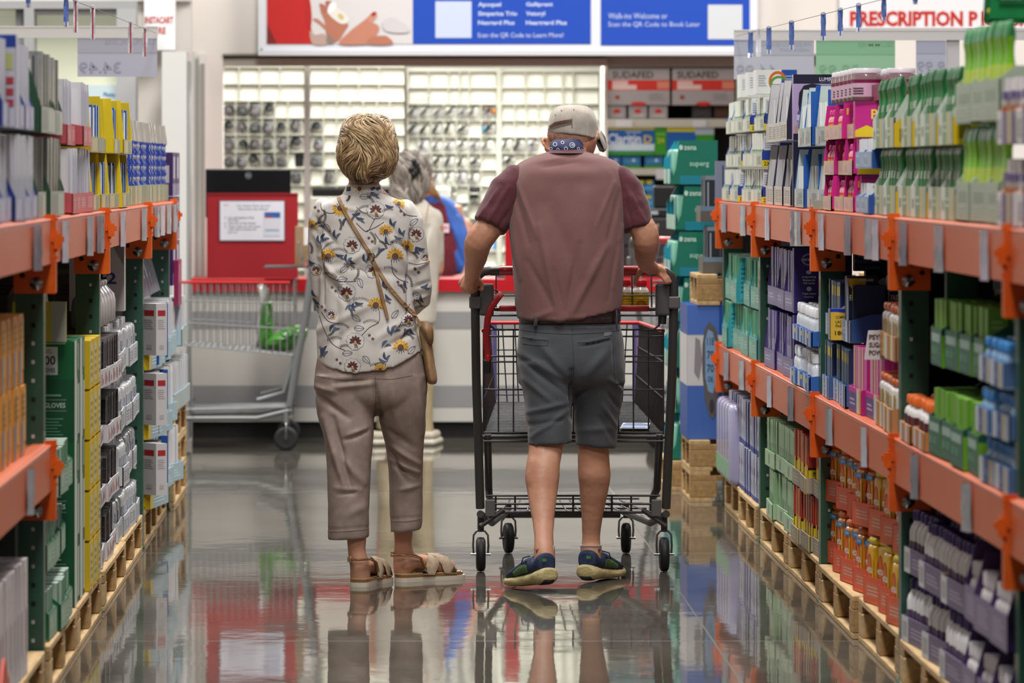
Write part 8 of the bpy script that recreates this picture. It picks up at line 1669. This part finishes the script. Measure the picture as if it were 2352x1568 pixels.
# ------------------------------------------------------------------ price boards on rails above the racks, strings with tags
def board(nm, label, p0, q0, p1, q1, Y, col, txt=None, tx=None):
    mb = MB(); m = M(col, .25, coat=.3)
    A = PT(p0, q1, Y); B = PT(p1, q0, Y); mb.box(A.x, Y, A.z, B.x, Y+.004, B.z, m)
    mb.box(A.x, Y-.001, A.z+(B.z-A.z)*.62, B.x, Y, B.z, M(tx[1], .3)) if tx else None
    if txt:
        for (t_, a, c, d, e2, colr) in txt:   # seen from behind, so the figures read mirrored
            A2 = PT(d, e2, Y); B2 = PT(a, c, Y); mb.text(t_, (A2.x, Y-.0016, A2.z), (-1, 0, 0), (0, 0, 1), A2.x-B2.x, B2.z-A2.z, M(colr, .4), .01)
    o = mb.build(nm); tag(o, label, 'sign'); return o
YP = 20.3
mb = MB(); rectpx(mb, -500, 60, 362, 87, YP-.012, .022, M('d8d7d4', .4)); rectpx(mb, -500, 60, 362, 62.5, YP-.014, .002, M('ecebe8', .4)); rl_ = empty('sign_rail', PT(362, 87, YP)); tag(rl_, 'white horizontal sign rail over the left rack', 'rail'); child(mb, 'rail', rl_)
mb = MB(); rectpx(mb, -440, 87, -420, 1000, YP+.0, .03, M('d2d1ce', .4)); child(mb, 'post', rl_)
board('price_board', 'pale price board reading 34.49 mirrored, hanging under the left rail', 178, 88, 361, 176, YP-.008, 'bfc0d0', [('34.49', 182, 142, 278, 168, 'a2a3b8'), ('ULTRA FLOSS', 240, 92, 355, 102, 'a4a5b8')], (None, 'b2b2c0'))
mb = MB(); rectpx(mb, 1686, 68, 2900, 92, YP-.012, .022, M('d4d3d4', .4)); rectpx(mb, 1686, 68, 2900, 70.5, YP-.014, .002, M('ecebe8', .4)); rr_ = empty('sign_rail', PT(1686, 92, YP)); tag(rr_, 'white horizontal sign rail over the right rack', 'rail'); child(mb, 'rail', rr_)
mb = MB(); rectpx(mb, 2174, 92, 2204, 1000, YP, .03, M('cfced2', .4)); child(mb, 'post', rr_)
board('price_board', 'white price board reading 44.99 mirrored under the right rail', 1686, 93, 1870, 182, YP-.008, 'c2c6d4', [('44.99', 1690, 148, 1786, 177, 'a9acba'), ('PRESERVISION', 1750, 98, 1862, 107, 'a6aab8'), ('AREDS SOFT', 1790, 111, 1860, 118, 'a6aab8')], (None, 'b3b8c8'))
board('price_board', 'green price board with mirrored faint figures under the right rail', 1874, 93, 2056, 178, YP-.008, '9ccbaa', [('39.99', 1880, 148, 1972, 170, '8ab898'), ('GUMMIES', 1970, 98, 2050, 107, '7fb08e')], (None, '8bbf9b'))
board('price_board', 'small white price board ending .99 mirrored beside the white post', 2104, 93, 2172, 172, YP-.008, 'bcc0d4', [('9.99', 2106, 140, 2170, 164, 'a4a7ba')], (None, 'b0b4ca'))
def string_tags(side, P0, P1, tags_, label):
    """thin cord from the rail toward the near end with hanging strips; tags_: (px, ptop, pbot)"""
    A = PT(*P0); B = PT(*P1); mb = MB(); n = 14
    D = (B-A); C2 = B+D*.6
    pts = [A+(C2-A)*(i/n)+Vector((0, 0, -.03*sin(pi*i/n)*0)) for i in range(n+1)]
    mb.tube(pts, .0012, M('6f7276', .5), 5); co = mb.build('thin_cord'); tag(co, label, 'cord')
    for i, (px, q0, q1, colr) in enumerate(tags_):
        # depth of the cord where it passes this tag
        lo, hi = 0.0, 1.6
        for _ in range(40):
            mid = (lo+hi)/2; p = A+D*mid; x = p.x*FPX/p.y+CX
            if (x < px) == (P1[0] > P0[0]): lo = mid
            else: hi = mid
        p = A+D*lo; Y = p.y; z0 = PT(px, q1, Y).z; z1 = p.z+.004; L = z1-z0; w_ = 22*Y/FPX/1.5
        t_ = MB(); n2 = 6; vs = []
        for j in range(n2+1):
            z = z1-L*j/n2; tw = .5*sin(j*1.1+i); hwx = w_*.42*cos(tw); hy = w_*.42*sin(tw)
            for u in (-1, -.3, .3, 1): vs.append((p.x+u*hwx, Y-.002+u*hy, z))
        m1, m2 = M(colr, .25, coat=.5), M('d4d4de', .2, coat=.6)
        for j in range(n2):
            for k in range(3): t_.add([vs[j*4+k], vs[j*4+k+1], vs[(j+1)*4+k+1], vs[(j+1)*4+k]], [(0, 1, 2, 3)], (m1 if k == 1 or colr == '5a73b8' and j < 5 else m2), True)
        t_.rbox(p.x-.006, Y-.006, z1-.006, p.x+.006, Y+.002, z1+.006, M('c6c6cc', .3), .002)
        o = t_.build('hanging_tag'); tag(o, '%s strip tag, %s along the %s cord from the rail end' % ('blue white' if colr == '5a73b8' else 'red white', ORD[i] if i else 'first', 'right' if side > 0 else 'left'), 'tag', 'strip tags on the cords')
string_tags(1, (1691, 83, YP-.03), (2010, 0+3, 14.3), [(1724, 74, 132, '5a73b8'), (1742, 74, 130, 'c8c8d0'), (1766, 62, 124, '5a73b8'), (1818, 47, 114, '5a73b8'), (1891, 20, 93, '5a73b8'), (1930, 6, 82, '5a73b8'), (1972, -8, 73, '5a73b8'), (2030, -40, 48, '5a73b8'), (2102, -60, 10, '5a73b8')], 'thin grey cord carrying blue tags over the right rack')
string_tags(-1, (358, 76, YP-.03), (180, 5, 15.2), [(333, 72, 130, 'b03a48'), (300, 62, 122, 'b03a48'), (213, 18, 90, 'b03a48'), (174, 0, 75, 'b03a48'), (152, -20, 62, '5a73b8'), (65, -60, 18, '5a73b8')], 'thin grey cord carrying red white tags over the left rack')
# ------------------------------------------------------------------ displays beyond the right rack
TE = '12705c'
def zen_fn():
    w_, d, h = .24, .22, .2; root = empty('teal_display'); mb = MB()
    tm = M(TE, .4); cy = M('1a8fa6', .4); pl = M('9fc6b6', .35)
    mb.box(0, 0, 0, w_, .004, .07, pl); mb.prism([(0, 0, 0), (0, d, 0), (0, d, h), (0, .05, h), (0, .0, .12)], (.004, 0, 0), cy); mb.prism([(w_-.004, .0, 0), (w_-.004, d, 0), (w_-.004, d, h), (w_-.004, .045, h), (w_-.004, .03, .07)], (.004, 0, 0), tm)
    mb.box(0, d-.004, 0, w_, d, h, tm); mb.box(0, 0, 0, w_, d, .004, tm)
    mb.deco((0, 0, 0, w_, d, h), [('r', 'rect', .22, .0, 1, .2, M('167f94', .4)), ('r', 'ell', .2, .78, .28, .9, M('b9d6cc', .4)), ('r', 'text', .3, .78, .56, .87, M('b9d6cc', .4), 'zena'), ('r', 'text', .42, .38, .82, .5, M('9cc8ba', .4), 'superg')], .0008)
    mb.build('display_carton', root)
    p = MB()
    for i in range(3): p.rbox(.02+i*.07, .015, .006, .07+i*.07, .09, .16, M('178a92' if i % 2 else '7fbba4', .3), .012, 2, True)
    p.build('pouch_row', root); return root
zp = Proto(zen_fn)
YZ = 20.75; XZ = 1.255
for k in range(7):
    for j in range(2):
        z = .14+k*.208
        zp.place((XZ+(.012 if k % 2 else 0), YZ+.25+j*.26, z), -pi/2+(.03 if k % 2 else -.02), 'teal display carton, %s from the floor, %s column' % (['first', 'second', 'third', 'fourth', 'fifth', 'sixth', 'topmost'][k], ['near', 'far'][j]), 'display', 'teal display cartons')
for j in range(1): put_pallet(1, YZ-.02, 0, 'wooden pallet under the teal displays', 'teal pallet', inset=-.19, sx=.5)
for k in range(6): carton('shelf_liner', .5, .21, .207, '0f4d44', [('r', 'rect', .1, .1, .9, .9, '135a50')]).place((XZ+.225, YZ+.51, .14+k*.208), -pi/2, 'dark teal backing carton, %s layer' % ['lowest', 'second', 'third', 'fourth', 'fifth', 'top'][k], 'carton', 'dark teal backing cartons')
# blood pressure standee: big printed wrap on stacked pallets
for k in range(2): put_pallet(1, 20.02, .135*k, 'wooden pallet in the stack under blue white wrap, %s' % ['lower', 'upper'][k], 'pallets under the wrap', inset=-.135, sx=.5)
XS_ = 1.287; YSd = 20.12; zb_ = .272; zt_ = .86
mb = MB(); wd = .155; dp = .5; hh = zt_-zb_
mb.box(0, 0, 0, dp, wd+.1, hh, M('2850a0', .4))
mb.deco((0, 0, 0, dp, wd+.1, hh), [('rf', 'rect', 0, .40, 1, .78, M('cfcecf', .4)), ('r', 'rect', .0, 0, .55, .40, M('3f66b2', .4)), ('r', 'rect', .0, .78, .55, 1, M('4a6fc0', .4)), ('r', 'rect', .55, 0, 1, .40, M('15408f', .4)), ('r', 'rect', .55, .78, 1, 1, M('184a9c', .4)),
   ('r', 'poly', 0, 0, 0, 0, M('8f8890', .4), [(.12, .5), (.2, .45), (.26, .6), (.22, .74), (.14, .76)]),
   ('r', 'poly', 0, 0, 0, 0, M('5f5a5e', .4), [(.26, .5), (.3, .3), (.37, .18), (.44, .15), (.5, .2), (.56, .4), (.56, .7), (.5, .82), (.38, .88), (.3, .82), (.26, .7)]),
   ('r', 'poly', 0, 0, 0, 0, M('7da0c4', .4), [(.31, .46), (.36, .36), (.44, .34), (.48, .4), (.49, .7), (.44, .8), (.36, .82), (.31, .74)]),
   ('r', 'text', .34, .7, .46, .76, M('3c5470', .4), '118'), ('r', 'text', .34, .6, .46, .66, M('3c5470', .4), '78'), ('r', 'text', .34, .5, .46, .56, M('3c5470', .4), '70'), ('r', 'text', .35, .43, .45, .47, M('3c5470', .4), 'OK'), ('r', 'ell', .38, .2, .46, .3, M('3c383c', .4))], .0008)
o = mb.build('printed_wrap_box', rz=-pi/2); o.location = (XS_, YSd+dp-.05, zb_); tag(o, 'tall blue and white printed box showing a blood pressure monitor', 'box')
put_pallet(1, YSd-.06, zt_, 'short wooden pallet on top of the blue white printed box', 'top pallet', inset=-.10, sx=.42)
mb_ = carton('grey_tray_box', .3, .22, .07, '5a5752', [('r', 'rect', 0, .7, 1, 1, '6b7f98'), ('f', 'rect', 0, 0, 1, 1, '6a665f')])
slm = carton('monitor_pack', .035, .09, .185, '24282e', [('f', 'rect', 0, 0, .3, 1, '8a97a8'), ('r', 'rect', 0, .9, 1, 1, '7f8894'), ('r', 'rect', .1, .05, .18, .85, '8d96a2'), ('r', 'rect', .6, .05, .64, .9, '5a616c')])
for k, (z, inset) in enumerate(((zt_+.138, .04), (zt_+.138+.225, .03))):
    for j in range(1):
        mb_.place((1.325+inset, 20.5+j*.3, z), -pi/2, 'grey cardboard tray holding dark packs, %s beside the right rack end' % ['lower', 'upper'][k], 'tray')
        for i in range(6): slm.place((1.345+inset, 20.24+i*.046, z+.02), -pi/2+RG.uniform(-.05, .05), olab('slim dark monitor pack', i, 6, ['lower', 'upper'][k]+' grey tray by rack end'), 'pack', 'dark monitor packs')
carton('pack_support', .25, .1, .225, '20242c').place((1.50, 20.48, zt_+.138), -pi/2, 'dark carton behind lower monitor packs holding the upper tray', 'carton')
carton('silver_pack', .04, .1, .2, '7d8498', [('r', 'rect', .3, .1, .36, .9, '2a3448'), ('r', 'ell', .6, .78, .9, .92, '8a7d68'), ('r', 'rect', .9, 0, 1, .2, '1c2c7c')]).place((1.415, 20.16, zt_+.138+.225+.07), -pi/2, 'silver grey pack with brown round seal near upper right rack end', 'pack')
